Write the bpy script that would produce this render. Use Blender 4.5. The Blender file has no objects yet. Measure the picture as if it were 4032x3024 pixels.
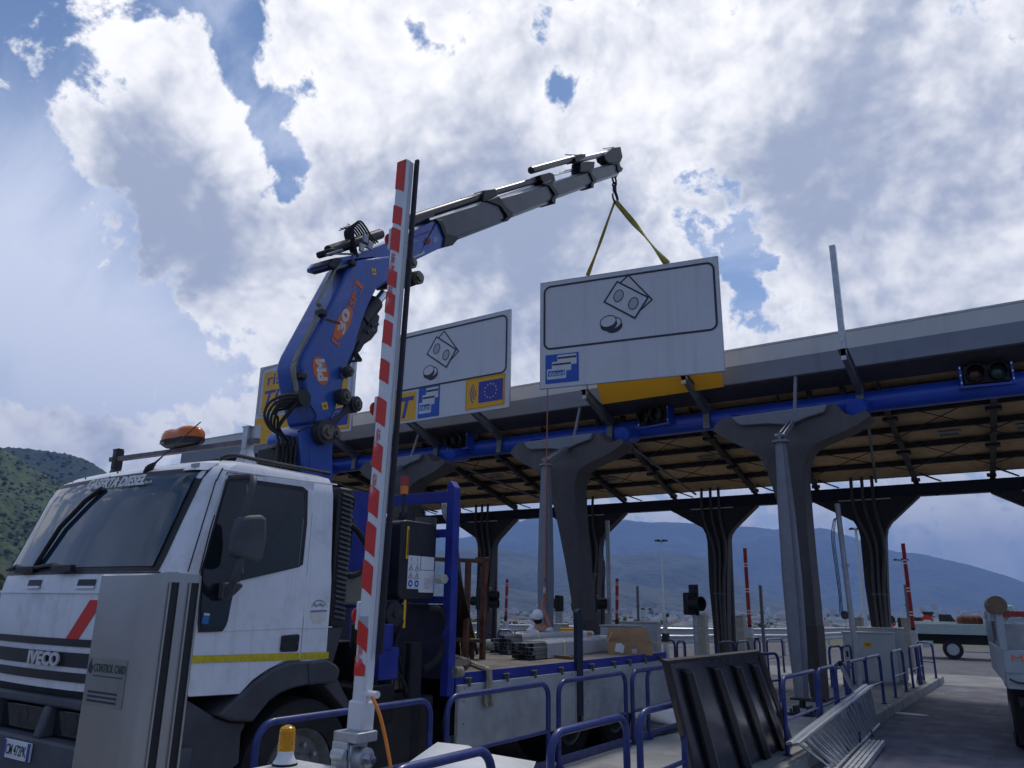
import bpy, math, random
from mathutils import Vector, Matrix
R = math.radians
rnd = random.Random(7)
SC = bpy.context.scene
COL = SC.collection

# ------------------------------------------------------------------ camera
EYE = Vector((0.0, 0.0, 1.8))
FOC, CX, CY = 3036.0, 2016.0, 1512.0           # focal length and centre, in pixels of the 4032 x 3024 photograph
_y = Vector((2134.0, 900.0, FOC)).normalized()
_x = -Vector((-4656.0, 801.0, FOC))
_x = (_x - _y * _x.dot(_y)).normalized()
_z = _x.cross(_y)
if _z.y > 0:
    _z = -_z
ROT = Matrix((_x, _y, _z))                      # camera axes (right, down, forward) -> world
cam_d = bpy.data.cameras.new('camera')
cam = bpy.data.objects.new('camera', cam_d)
COL.objects.link(cam)
cam_d.sensor_fit = 'HORIZONTAL'
cam_d.sensor_width = 36.0
cam_d.lens = FOC / 4032.0 * 36.0
cam_d.clip_start = 0.05
cam_d.clip_end = 60000.0
m4 = (ROT @ Matrix(((1, 0, 0), (0, -1, 0), (0, 0, -1)))).to_4x4()
m4.translation = EYE
cam.matrix_world = m4
SC.camera = cam


def ray(p):
    return ROT @ Vector((p[0] - CX, p[1] - CY, FOC))


def aX(p, x):
    d = ray(p)
    return EYE + d * ((x - EYE.x) / d.x)


def aY(p, y):
    d = ray(p)
    return EYE + d * ((y - EYE.y) / d.y)


def aZ(p, z):
    d = ray(p)
    return EYE + d * ((z - EYE.z) / d.z)


def aR(p, dist):
    d = ray(p).normalized()
    return EYE + d * dist


def aP(p, o, n):
    d = ray(p)
    return EYE + d * ((o - EYE).dot(n) / d.dot(n))


def crop(x0, y0, s):
    return lambda x, y: (x0 + x / s, y0 + y / s)


W = lambda x, y: (x * 1.82278, y * 1.82278)     # whole-picture view
c1 = crop(0, 1700, 1.2529)
c2 = crop(1150, 800, 2.765)
c3 = crop(1000, 1250, 2.552)
c4 = crop(1700, 2400, 2.212)
c5 = crop(400, 1650, 3.687)
c6 = crop(0, 2200, 2.0129)
c7 = crop(900, 2400, 2.212)
c8 = crop(1750, 2050, 3.318)
c9 = crop(2250, 2050, 3.318)
ca = crop(2850, 1900, 2.5141)
cb = crop(1700, 530, 2.458)
cd = crop(1300, 1850, 2.5517)
ce = crop(2100, 980, 2.765)
cf = crop(3600, 2250, 2.5532)
r1 = crop(3000, 1150, 2.0736)
r2 = crop(1900, 1350, 1.8433)
r3 = crop(1000, 1350, 1.8433)
r4 = crop(2500, 1700, 1.2533)
r5 = crop(2700, 2400, 2.6586)
r6 = crop(3300, 2200, 2.0137)

# ------------------------------------------------------------------ sun, exposure
SUN_EL, SUN_AZ = R(60), R(-12)                  # azimuth measured from +Y, negative towards -X
sun_d = bpy.data.lights.new('sun', 'SUN')
sun_d.energy = 1.5
sun_d.angle = R(9)
sun_d.color = (1.0, 0.95, 0.87)
sun = bpy.data.objects.new('sun', sun_d)
COL.objects.link(sun)
sdir = Vector((math.sin(SUN_AZ) * math.cos(SUN_EL), math.cos(SUN_AZ) * math.cos(SUN_EL), math.sin(SUN_EL)))
sun.rotation_euler = sdir.to_track_quat('Z', 'Y').to_euler()
SC.view_settings.view_transform = 'Standard'
SC.view_settings.look = 'None'
SC.view_settings.exposure = 0.2
SC.view_settings.gamma = 1.0
SC.view_settings.use_curve_mapping = False
SC.cycles.max_bounces = 8
SC.cycles.transparent_max_bounces = 12
SC.cycles.volume_bounces = 1
# ------------------------------------------------------------------ sky
world = bpy.data.worlds.new('World')
SC.world = world
world.use_nodes = True
world.cycles.sampling_method = 'MANUAL'
world.cycles.sample_map_resolution = 512
wt = world.node_tree
for n in list(wt.nodes):
    wt.nodes.remove(n)


class X:
    """a socket of a node tree with arithmetic"""
    def __init__(self, t, s):
        self.t, self.s = t, s

    def _m(self, op, *args, clamp=False):
        n = self.t.nodes.new('ShaderNodeMath')
        n.operation = op
        n.use_clamp = clamp
        for i, a in enumerate((self,) + args):
            if isinstance(a, X):
                self.t.links.new(a.s, n.inputs[i])
            else:
                n.inputs[i].default_value = a
        return X(self.t, n.outputs[0])

    def __add__(self, o): return self._m('ADD', o)
    def __sub__(self, o): return self._m('SUBTRACT', o)
    def __mul__(self, o): return self._m('MULTIPLY', o)
    def __truediv__(self, o): return self._m('DIVIDE', o)
    __radd__ = __add__
    __rmul__ = __mul__
    def __rsub__(self, o): return self * -1.0 + o
    def exp(self): return self._m('EXPONENT')
    def ab(self): return self._m('ABSOLUTE')
    def mx(self, o): return self._m('MAXIMUM', o)
    def pw(self, o): return self._m('POWER', o)

    def step(self, a, b):
        n = self.t.nodes.new('ShaderNodeMapRange')
        n.interpolation_type = 'SMOOTHSTEP'
        n.clamp = True
        self.t.links.new(self.s, n.inputs[0])
        n.inputs[1].default_value = a
        n.inputs[2].default_value = b
        return X(self.t, n.outputs[0])


def vmath(t, op, a, b=None):
    n = t.nodes.new('ShaderNodeVectorMath')
    n.operation = op
    for i, v in enumerate((a, b)):
        if v is None:
            continue
        if isinstance(v, X):
            t.links.new(v.s, n.inputs[i])
        elif isinstance(v, (int, float)):
            n.inputs['Scale'].default_value = v
        else:
            n.inputs[i].default_value = v
    return n


def noise(t, vec, scale, detail=8.0, rough=0.55, dist=0.0, lac=2.0, dims='3D'):
    n = t.nodes.new('ShaderNodeTexNoise')
    n.noise_dimensions = dims
    t.links.new(vec.s, n.inputs['Vector'])
    n.inputs['Scale'].default_value = scale
    n.inputs['Detail'].default_value = detail
    n.inputs['Roughness'].default_value = rough
    n.inputs['Lacunarity'].default_value = lac
    n.inputs['Distortion'].default_value = dist
    return X(t, n.outputs['Fac'])


def voro(t, vec, scale, detail=2.0, rough=0.5):
    n = t.nodes.new('ShaderNodeTexVoronoi')
    n.feature = 'F1'
    n.voronoi_dimensions = '2D'
    t.links.new(vec.s, n.inputs['Vector'])
    n.inputs['Scale'].default_value = scale
    n.inputs['Detail'].default_value = detail
    n.inputs['Roughness'].default_value = rough
    n.normalize = True
    return X(t, n.outputs['Distance'])


def mixc(t, fac, a, b):
    n = t.nodes.new('ShaderNodeMix')
    n.data_type = 'RGBA'
    n.clamp_factor = True
    if isinstance(fac, X):
        t.links.new(fac.s, n.inputs[0])
    else:
        n.inputs[0].default_value = fac
    for i, c in ((6, a), (7, b)):
        if isinstance(c, X):
            t.links.new(c.s, n.inputs[i])
        else:
            n.inputs[i].default_value = (*c, 1.0)
    return X(t, n.outputs[2])


tc = wt.nodes.new('ShaderNodeTexCoord')
DIR = X(wt, vmath(wt, 'NORMALIZE', X(wt, tc.outputs['Generated'])).outputs[0])
sep = wt.nodes.new('ShaderNodeSeparateXYZ')
wt.links.new(DIR.s, sep.inputs[0])
dz = X(wt, sep.outputs[2])
zc = dz.mx(-0.3) + 0.85
flat = vmath(wt, 'MULTIPLY', DIR, (1.0, 1.0, 0.0))
comb = wt.nodes.new('ShaderNodeCombineXYZ')
for i in range(3):
    wt.links.new(zc.s, comb.inputs[i])
PC = X(wt, vmath(wt, 'DIVIDE', X(wt, flat.outputs[0]), X(wt, comb.outputs[0])).outputs[0])


def skyblob(px, py, rad_px, amp):
    """a soft bump of the cloud cover round one bearing of the sky"""
    d = ray(W(px, py)).normalized()
    ang = math.atan(rad_px * 1.82278 / FOC)
    k = 1.0 / (1.0 - math.cos(ang))
    dot = X(wt, vmath(wt, 'DOT_PRODUCT', DIR, tuple(d)).outputs['Value'])
    return ((dot - 1.0) * k).exp() * amp


def blobsum(lst):
    s = None
    for b in lst:
        e = skyblob(*b)
        s = e if s is None else s + e
    return s


# warp a little so that outlines fold over
wn = wt.nodes.new('ShaderNodeTexNoise')
wn.noise_dimensions = '2D'
wt.links.new(PC.s, wn.inputs['Vector'])
wn.inputs['Scale'].default_value = 6.0
wn.inputs['Detail'].default_value = 1.0
woff = vmath(wt, 'SCALE', X(wt, vmath(wt, 'SUBTRACT', X(wt, wn.outputs['Color']), (0.5, 0.5, 0.5)).outputs[0]), 0.035)
PW = X(wt, vmath(wt, 'ADD', PC, X(wt, woff.outputs[0])).outputs[0])

COVER = blobsum([
    (20, 20, 150, -0.50), (40, 330, 120, -0.50), (10, 520, 150, -0.40), (540, 60, 50, -0.60), (520, 150, 50, -0.60),
    (570, 240, 50, -0.60), (600, 320, 50, -0.55), (640, 400, 55, -0.60), (470, 380, 25, -0.50), (30, 680, 150, -0.55), (120, 830, 160, -0.60), (300, 780, 140, -0.55), (470, 840, 90, -0.40), (230, 640, 100, -0.45),
    (300, 110, 120, 0.35), (350, 330, 160, 0.45), (520, 290, 60, 0.25), (400, 550, 120, 0.40), (220, 60, 40, 0.2),
    (760, 90, 120, 0.35), (900, 300, 260, 0.45), (800, 450, 170, 0.35), (1100, 80, 240, 0.2), (1000, 620, 260, 0.45),
    (890, 55, 40, -0.62), (1205, 190, 45, -0.62), (1190, 60, 45, -0.36), (1400, 120, 200, 0.35), (1900, 250, 420, 0.50),
    (1575, 430, 80, -0.62), (1500, 490, 60, -0.30), (1610, 590, 70, -0.75), (1440, 470, 50, 0.1), (1770, 690, 50, -0.30),
    (1720, 560, 80, 0.2), (2000, 560, 220, 0.4), (2120, 640, 140, 0.2), (1450, 760, 160, 0.3), (700, 800, 200, 0.3),
    (1250, 540, 240, 0.40), (640, 680, 140, 0.40), (30, 920, 70, 0.85), (240, 950, 80, 0.75), (420, 950, 60, 0.3),
    (110, 220, 60, 0.12), (60, 120, 40, 0.12), (2080, 1120, 160, 0.30), (1900, 1130, 90, -0.2),
])
SHADE = blobsum([
    (300, 400, 130, 0.75), (390, 560, 125, 1.05), (900, 210, 110, 0.3), (1250, 120, 120, 0.25), (700, 330, 80, 0.2), (250, 280, 80, 0.25), (480, 590, 70, 0.5),
    (1900, 330, 250, 0.85), (1750, 420, 160, 0.40), (2150, 200, 200, 0.40), (1800, 560, 120, 0.35),
    (1150, 560, 220, 0.62), (900, 420, 160, 0.25), (1350, 240, 160, 0.2), (640, 20, 60, 0.25), (1300, 520, 120, 0.35),
    (240, 930, 60, 1.0), (1000, 660, 200, 0.2), (1250, 420, 160, 0.15), (1050, 330, 140, 0.15), (700, 640, 120, 0.1),
    (780, 170, 140, -0.3), (1000, 170, 140, -0.25), (1350, 60, 160, -0.15), (250, 130, 90, -0.35), (540, 300, 60, -0.45),
    (620, 700, 140, -0.25), (1650, 160, 120, -0.35), (2150, 560, 120, -0.3), (1900, 640, 120, -0.15),
])


def puffs(P):
    return voro(wt, P, 17.0, 3.0, 0.6)


OFF = (-0.004, -0.012, 0.0)
up = X(wt, vmath(wt, 'ADD', PW, OFF).outputs[0])
big = noise(wt, PW, 6.0, 3.0, 0.5, dims='2D')
mid = noise(wt, PW, 24.0, 7.0, 0.62, dims='2D')
soft = noise(wt, X(wt, vmath(wt, 'ADD', PW, (3.7, 1.3, 0.0)).outputs[0]), 6.5, 4.0, 0.52, dims='2D')
bil = noise(wt, X(wt, vmath(wt, 'ADD', PW, (7.7, 4.3, 0.0)).outputs[0]), 14.0, 5.0, 0.55, dims='2D')
crease = (bil - 0.5).ab()
pf = puffs(PW)
pf2 = puffs(up)
FWD = ROT @ Vector((0, 0, 1))
back = X(wt, vmath(wt, 'DOT_PRODUCT', DIR, tuple(Vector((-FWD.x, -FWD.y, 0)).normalized())).outputs['Value']).step(-0.60, 0.10)   # the side away from the sun: fewer clouds, blue between them
dens = back * -0.78 + (big - 0.5) * 0.9 + (mid - 0.5) * 2.0 + (0.42 - pf) * 0.9 + COVER * 1.0 + 0.08
alpha = dens.step(-0.06, 0.26)
wisp = noise(wt, X(wt, vmath(wt, 'MULTIPLY', PC, (1.0, 1.7, 1.0)).outputs[0]), 5.0, 7.0, 0.6, 0.3, dims='2D')
wisp_a = wisp.step(0.36, 0.78) * 0.8
rim = (dens.mx(0.0) * -7.0).exp()
thick = (dens - 0.26) * 0.25 + SHADE * 0.80 + (pf2 - pf) * 1.3 + (pf - 0.40) * 0.45 + (soft - 0.5) * 2.0 + (0.10 - crease) * 1.9 - rim * 0.62 + 0.10
shade = thick.step(-0.30, 1.30)
skyt = wt.nodes.new('ShaderNodeTexSky')
skyt.sky_type = 'NISHITA'
skyt.sun_disc = False
skyt.sun_elevation = SUN_EL
skyt.sun_rotation = SUN_AZ
skyt.altitude = 50.0
skyt.air_density = 1.0
skyt.dust_density = 0.2
skyt.ozone_density = 5.0
SKY_K = 0.1
blue = X(wt, skyt.outputs['Color'])
white = (11.0, 10.9, 10.9)
grey = (3.7, 4.2, 5.5)
ccol = mixc(wt, shade, white, grey)
s1 = mixc(wt, wisp_a, blue, (6.2, 6.9, 8.6))
VEIL = blobsum([(60, 560, 200, 0.55), (150, 780, 230, 0.75), (420, 830, 180, 0.7), (20, 330, 120, 0.25)])
hz = (dz * -6.0).exp() * 0.7 + VEIL * (wisp + 0.42)
s2 = mixc(wt, hz, s1, (7.2, 7.8, 9.4))
s3 = mixc(wt, alpha, s2, ccol)
s4 = mixc(wt, (dz * -6.0).exp() * 0.7, s3, (5.6, 6.3, 7.9))
bg = wt.nodes.new('ShaderNodeBackground')
wt.links.new(s4.s, bg.inputs['Color'])
bg.inputs['Strength'].default_value = SKY_K
wo = wt.nodes.new('ShaderNodeOutputWorld')
wt.links.new(bg.outputs[0], wo.inputs['Surface'])
# ------------------------------------------------------------------ materials
MATS = {}


def M(name, col, rough=0.6, metal=0.0, var=0.12, vs=6.0, bump=0.0, bs=60.0, dirt=None, dirt_amt=0.35, ds=2.5,
      coat=0.0, spec=0.5, trans=0.0, alpha=1.0, ior=1.45, bd=0.01, streak=None, streak_col=None, streak_amt=0.3):
    """a procedural principled material: base colour broken up by noise, optional dirt, optional fine relief"""
    if name in MATS:
        return MATS[name]
    m = bpy.data.materials.new(name)
    m.use_nodes = True
    t = m.node_tree
    b = t.nodes['Principled BSDF']
    b.inputs['Roughness'].default_value = rough
    b.inputs['Metallic'].default_value = metal
    b.inputs['Specular IOR Level'].default_value = spec
    b.inputs['Coat Weight'].default_value = coat
    b.inputs['Transmission Weight'].default_value = trans
    b.inputs['Alpha'].default_value = alpha
    b.inputs['IOR'].default_value = ior
    g = t.nodes.new('ShaderNodeNewGeometry')
    P = X(t, g.outputs['Position'])
    n1 = noise(t, P, vs, 6.0, 0.6)
    lo = tuple(c * (1 - var) for c in col)
    hi = tuple(min(1, c * (1 + var)) for c in col)
    c = mixc(t, n1.step(0.3, 0.7), lo, hi)
    if dirt:
        n2 = noise(t, P, ds, 9.0, 0.68)
        c = mixc(t, n2.step(0.48, 0.75) * dirt_amt, c, dirt)
    if streak:
        sv_ = X(t, vmath(t, 'MULTIPLY', P, streak).outputs[0])
        c = mixc(t, noise(t, sv_, 1.0, 6.0, 0.62).step(0.50, 0.78) * streak_amt, c, streak_col or dirt)
    t.links.new(c.s, b.inputs['Base Color'])
    rr = n1 * 0.12 + (rough - 0.06)
    t.links.new(rr.s, b.inputs['Roughness'])
    if bump:
        n3 = noise(t, P, bs, 5.0, 0.6)
        bn = t.nodes.new('ShaderNodeBump')
        bn.inputs['Strength'].default_value = bump
        bn.inputs['Distance'].default_value = bd
        t.links.new(n3.s, bn.inputs['Height'])
        t.links.new(bn.outputs[0], b.inputs['Normal'])
    MATS[name] = m
    return m


def emat(name, col, k):
    m = bpy.data.materials.new(name)
    m.use_nodes = True
    b = m.node_tree.nodes['Principled BSDF']
    b.inputs['Base Color'].default_value = (*col, 1)
    b.inputs['Emission Color'].default_value = (*col, 1)
    b.inputs['Emission Strength'].default_value = k
    MATS[name] = m
    return m


# ------------------------------------------------------------------ geometry
V = Vector


class G:
    """collects boxes, bars, tubes and plates into ONE mesh"""
    def __init__(self):
        self.v, self.f = [], []

    def add(self, vs, fs):
        k = len(self.v)
        self.v += [V(p) for p in vs]
        self.f += [tuple(i + k for i in f) for f in fs]
        return self

    def box(self, x0, x1, y0, y1, z0, z1):
        return self.hexa([(x0, y0, z0), (x1, y0, z0), (x1, y1, z0), (x0, y1, z0)],
                         [(x0, y0, z1), (x1, y0, z1), (x1, y1, z1), (x0, y1, z1)])

    def hexa(self, a, b):
        n = len(a)
        fs = [tuple(range(n))[::-1], tuple(range(n, 2 * n))]
        for i in range(n):
            j = (i + 1) % n
            fs.append((i, j, n + j, n + i))
        return self.add(list(a) + list(b), fs)

    def prism(self, poly, off):
        off = V(off)
        return self.hexa([V(p) for p in poly], [V(p) + off for p in poly])

    def bar(self, p, q, w, h, up=(0, 0, 1), w2=None, h2=None):
        p, q = V(p), V(q)
        d = (q - p).normalized()
        up = V(up)
        s = d.cross(up)
        if s.length < 1e-4:
            s = d.cross(V((1, 0, 0)))
        s.normalize()
        u = s.cross(d).normalized()
        w2 = w if w2 is None else w2
        h2 = h if h2 is None else h2
        ring = lambda c, a, b: [c - s * a / 2 - u * b / 2, c + s * a / 2 - u * b / 2, c + s * a / 2 + u * b / 2, c - s * a / 2 + u * b / 2]
        return self.hexa(ring(p, w, h), ring(q, w2, h2))

    def tube(self, pts, r, n=8, cap=True, r2=None):
        pts = [V(p) for p in pts]
        m = len(pts)
        T = []
        for i in range(m):
            a = pts[max(i - 1, 0)]
            b = pts[min(i + 1, m - 1)]
            T.append((b - a).normalized())
        u = T[0].orthogonal().normalized()
        vs, fs = [], []
        for i in range(m):
            u = (u - T[i] * u.dot(T[i])).normalized()
            w = T[i].cross(u)
            rr = r if r2 is None else r + (r2 - r) * i / (m - 1)
            for k in range(n):
                a = 2 * math.pi * k / n
                vs.append(pts[i] + (u * math.cos(a) + w * math.sin(a)) * rr)
        for i in range(m - 1):
            for k in range(n):
                fs.append((i * n + k, i * n + (k + 1) % n, (i + 1) * n + (k + 1) % n, (i + 1) * n + k))
        if cap:
            fs.append(tuple(range(n))[::-1])
            fs.append(tuple((m - 1) * n + k for k in range(n)))
        return self.add(vs, fs)

    def cyl(self, p, q, r, n=16, r2=None):
        return self.tube([p, q], r, n, True, r2)

    def lathe(self, prof, origin, axis=(0, 0, 1), n=20, cap=True):
        axis = V(axis).normalized()
        o = V(origin)
        u = axis.orthogonal().normalized()
        w = axis.cross(u)
        vs, fs = [], []
        for r, z in prof:
            for k in range(n):
                a = 2 * math.pi * k / n
                vs.append(o + axis * z + (u * math.cos(a) + w * math.sin(a)) * r)
        m = len(prof)
        for i in range(m - 1):
            for k in range(n):
                fs.append((i * n + k, i * n + (k + 1) % n, (i + 1) * n + (k + 1) % n, (i + 1) * n + k))
        if cap:
            fs.append(tuple(range(n))[::-1])
            fs.append(tuple((m - 1) * n + k for k in range(n)))
        return self.add(vs, fs)

    def grid(self, rows):
        nr, nc = len(rows), len(rows[0])
        vs = [p for r in rows for p in r]
        fs = [(i * nc + j, i * nc + j + 1, (i + 1) * nc + j + 1, (i + 1) * nc + j) for i in range(nr - 1) for j in range(nc - 1)]
        return self.add(vs, fs)

    def poly(self, pts):
        return self.add(pts, [tuple(range(len(pts)))])

    def ball(self, c, rx, ry, rz, n=14, m=9):
        vs, fs = [], []
        for i in range(m + 1):
            th = math.pi * i / m
            for k in range(n):
                a = 2 * math.pi * k / n
                vs.append((c[0] + rx * math.sin(th) * math.cos(a), c[1] + ry * math.sin(th) * math.sin(a), c[2] + rz * math.cos(th)))
        for i in range(m):
            for k in range(n):
                fs.append((i * n + k, (i + 1) * n + k, (i + 1) * n + (k + 1) % n, i * n + (k + 1) % n))
        return self.add(vs, fs)


ORG = {}


def build(name, g, mat, parent=None, bevel=0.0, sharp=35, segs=2, origin=None):
    """link a G as ONE mesh object; a part's mesh is written relative to its thing's base"""
    o0 = ORG.get(parent.name, V((0, 0, 0))) if parent else (V(origin) if origin is not None else V((0, 0, 0)))
    me = bpy.data.meshes.new(name)
    me.from_pydata([tuple(p - o0) for p in g.v], [], g.f)
    me.update()
    import bmesh
    bm = bmesh.new()
    bm.from_mesh(me)
    bmesh.ops.recalc_face_normals(bm, faces=bm.faces)
    bm.to_mesh(me)
    bm.free()
    for p in me.polygons:
        p.use_smooth = True
    me.set_sharp_from_angle(angle=R(sharp))
    if isinstance(mat, (list, tuple)):
        for k in mat:
            me.materials.append(k)
    elif mat:
        me.materials.append(mat)
    o = bpy.data.objects.new(name, me)
    COL.objects.link(o)
    if parent:
        o.parent = parent
    else:
        o.location = o0
    ORG[o.name] = o0
    if bevel:
        b = o.modifiers.new('bevel', 'BEVEL')
        b.width = bevel
        b.segments = segs
        b.limit_method = 'ANGLE'
        b.angle_limit = R(40)
        b.harden_normals = False
    return o


def tag(o, label=None, cat=None, group=None, kind=None):
    if label: o['label'] = label
    if cat: o['category'] = cat
    if group: o['group'] = group
    if kind: o['kind'] = kind
    return o


def thing(name, loc, label, cat, group=None, rotz=0.0):
    o = bpy.data.objects.new(name, None)
    o.empty_display_size = 0.2
    COL.objects.link(o)
    o.location = loc
    o.rotation_euler = (0, 0, rotz)
    ORG[o.name] = V(loc)
    return tag(o, label, cat, group)


def local(o):
    """parts of this thing are written in its own coordinates"""
    ORG[o.name] = V((0, 0, 0))
    return o


KIDS = {}


def kids(o):
    return [c for c in COL.objects if c.parent is o]


def copy_tree(o, parent=None, ch=None):
    c = o.copy()
    COL.objects.link(c)
    if parent:
        c.parent = parent
    for k in kids(o):
        copy_tree(k, c)
    return c


def place_copy(o, loc, rotz, label, group=None):
    c = copy_tree(o)
    c.location = loc
    c.rotation_euler = (0, 0, rotz)
    c['label'] = label
    if group: c['group'] = group
    return c


TEXTS = []


def text(name, body, mat, parent, o, xd, yd, w=None, h=None, shear=0.0, bold=0.0, ext=0.001, size=1.0, center=False):
    """flat lettering: o is the lower left corner of the box, xd the reading direction, yd up; fitted to w x h"""
    cu = bpy.data.curves.new(name, 'FONT')
    cu.body = body
    cu.size = size
    cu.shear = shear
    cu.offset = bold
    cu.extrude = 0.0
    cu.resolution_u = 3
    cu.space_character = 1.0
    if mat: cu.materials.append(mat)
    ob = bpy.data.objects.new(name, cu)
    COL.objects.link(ob)
    ob.parent = parent
    TEXTS.append((ob, V(o), V(xd).normalized(), V(yd), w, h, ext, ORG.get(parent.name, V((0, 0, 0)))))
    return ob


def fit_texts():
    bpy.context.view_layer.update()
    dg = bpy.context.evaluated_depsgraph_get()
    for ob, o, xd, yd, w, h, ext, o0 in TEXTS:
        ev = ob.evaluated_get(dg)
        bb = [V(c) for c in ev.bound_box]
        x0, x1 = min(c.x for c in bb), max(c.x for c in bb)
        y0, y1 = min(c.y for c in bb), max(c.y for c in bb)
        sx = w / max(x1 - x0, 1e-6) if w else None
        sy = h / max(y1 - y0, 1e-6) if h else None
        sx = sx or sy
        sy = sy or sx
        yd2 = (yd - xd * yd.dot(xd)).normalized()
        zd = xd.cross(yd2)
        m = Matrix((xd * sx, yd2 * sy, zd * sx)).transposed().to_4x4()
        ob.data.extrude = ext / sx
        m.translation = (o - o0) - xd * x0 * sx - yd2 * y0 * sy
        ob.matrix_basis = m
    bpy.context.view_layer.update()
    dg = bpy.context.evaluated_depsgraph_get()
    done = [(ob, bpy.data.meshes.new_from_object(ob.evaluated_get(dg))) for ob, *_ in TEXTS]
    for ob, me in done:
        nm, par, mb_, cu = ob.name, ob.parent, ob.matrix_basis.copy(), ob.data
        bpy.data.objects.remove(ob)
        bpy.data.curves.remove(cu)
        o2 = bpy.data.objects.new(nm, me)
        COL.objects.link(o2)
        o2.parent = par
        o2.matrix_basis = mb_


def rrect(w, h, r, n=5):
    """rounded rectangle outline round 0,0"""
    pts = []
    for cx, cy, a0 in ((w / 2 - r, h / 2 - r, 0), (-w / 2 + r, h / 2 - r, 90), (-w / 2 + r, -h / 2 + r, 180), (w / 2 - r, -h / 2 + r, 270)):
        for k in range(n + 1):
            a = R(a0 + 90 * k / n)
            pts.append((cx + r * math.cos(a), cy + r * math.sin(a)))
    return pts


def ring(g, outer, inner, to3, th):
    """flat frame between two outlines of equal length, th thick towards the viewer (to3 maps u,v,depth to space)"""
    n = len(outer)
    vs = [to3(*p, 0) for p in outer] + [to3(*p, 0) for p in inner] + [to3(*p, th) for p in outer] + [to3(*p, th) for p in inner]
    fs = []
    for i in range(n):
        j = (i + 1) % n
        fs += [(2 * n + i, 2 * n + j, 3 * n + j, 3 * n + i), (i, j, 2 * n + j, 2 * n + i), (n + i, 3 * n + i, 3 * n + j, n + j), (i, n + i, n + j, j)]
    return g.add(vs, fs)


def arcpts(c, r, a0, a1, n, u, v):
    c, u, v = V(c), V(u), V(v)
    return [c + u * (r * math.cos(R(a0 + (a1 - a0) * k / n))) + v * (r * math.sin(R(a0 + (a1 - a0) * k / n))) for k in range(n + 1)]


def curve3(pts, n=6):
    """smooth path through points (Catmull-Rom)"""
    pts = [V(p) for p in pts]
    out = []
    for i in range(len(pts) - 1):
        p0, p1, p2, p3 = pts[max(i - 1, 0)], pts[i], pts[i + 1], pts[min(i + 2, len(pts) - 1)]
        for k in range(n):
            t = k / n
            out.append(0.5 * ((2 * p1) + (p2 - p0) * t + (2 * p0 - 5 * p1 + 4 * p2 - p3) * t * t + (3 * p1 - p0 - 3 * p2 + p3) * t ** 3))
    out.append(pts[-1])
    return out


# ------------------------------------------------------------------ the palette
asphalt = M('asphalt', (0.10, 0.10, 0.11), 0.9, var=0.25, vs=1.3, bump=0.5, bs=160, dirt=(0.16, 0.155, 0.16), dirt_amt=0.6, ds=0.5, streak=(2.2, .08, 1), streak_amt=.55, streak_col=(.045, .045, .05))
concrete = M('concrete', (0.33, 0.325, 0.31), 0.85, var=0.14, vs=2.0, bump=0.3, bs=90, dirt=(0.16, 0.15, 0.14), dirt_amt=0.55)
kerbstone = M('kerbstone', (0.30, 0.295, 0.28), 0.85, var=0.2, vs=5.0, bump=0.4, bs=80, dirt=(0.13, 0.12, 0.11), dirt_amt=0.6, ds=4)
white_paint = M('white_paint', (0.74, 0.75, 0.78), 0.35, var=0.03, coat=0.3, dirt=(0.38, 0.36, 0.33), dirt_amt=0.42, ds=3.5, streak=(14, 14, .9), streak_amt=.35)
sign_white = M('sign_white', (0.60, 0.60, 0.635), 0.38, var=0.02, vs=1.0, dirt=(0.46, 0.46, 0.48), dirt_amt=0.35, ds=0.8, streak=(5, 5, .25), streak_amt=.5)
sign_grey = M('sign_grey', (0.40, 0.40, 0.43), 0.5, var=0.05)
ink = M('dark_ink', (0.03, 0.032, 0.05), 0.5, var=0.1)
sign_blue = M('sign_blue', (0.015, 0.085, 0.42), 0.4, var=0.05)
eu_blue = M('flag_blue', (0.03, 0.04, 0.30), 0.4, var=0.05)
sign_yellow = M('sign_yellow', (0.78, 0.40, 0.01), 0.4, var=0.04)
tele_blue = M('letter_blue', (0.04, 0.06, 0.30), 0.4)
crane_blue = M('crane_blue', (0.03, 0.088, 0.36), 0.35, var=0.14, vs=3.0, coat=0.25, dirt=(0.05, 0.08, 0.2), dirt_amt=0.5, streak=(9, 9, 1.2), streak_amt=.35, streak_col=(.09, .13, .30))
frame_blue = M('frame_blue', (0.016, 0.03, 0.26), 0.5, var=0.2, vs=5, dirt=(0.06, 0.06, 0.12), dirt_amt=0.5)
hoop_blue = M('railing_blue', (0.018, 0.034, 0.17), 0.38, var=0.25, vs=9, coat=0.2, dirt=(0.10, 0.11, 0.2), dirt_amt=0.45, ds=7)
tube_blue = M('pipe_blue', (0.018, 0.07, 0.46), 0.35, var=0.12, vs=1.2, coat=0.2)
orange_decal = M('orange_decal', (0.72, 0.14, 0.02), 0.45, var=0.05)
black_plastic = M('black_plastic', (0.018, 0.018, 0.02), 0.5, var=0.3, bump=0.1, bs=300)
grey_plastic = M('grey_plastic', (0.06, 0.062, 0.072), 0.6, var=0.2, vs=4, bump=0.1, bs=250, dirt=(0.14, 0.14, 0.14), dirt_amt=0.4)
rubber = M('rubber', (0.016, 0.016, 0.017), 0.8, var=0.3, vs=8, dirt=(0.06, 0.055, 0.05), dirt_amt=0.4)
steel_dark = M('dark_steel', (0.035, 0.034, 0.036), 0.5, 0.3, var=0.3, vs=5, dirt=(0.09, 0.08, 0.07), dirt_amt=0.4)
steel_grey = M('grey_steel', (0.16, 0.165, 0.185), 0.5, 0.2, var=0.12, vs=2, dirt=(0.1, 0.09, 0.085), dirt_amt=0.3)
boom_grey = M('boom_grey', (0.085, 0.088, 0.10), 0.42, 0.2, var=0.2, vs=2.2, dirt=(0.05, 0.05, 0.055), dirt_amt=0.5)
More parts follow.
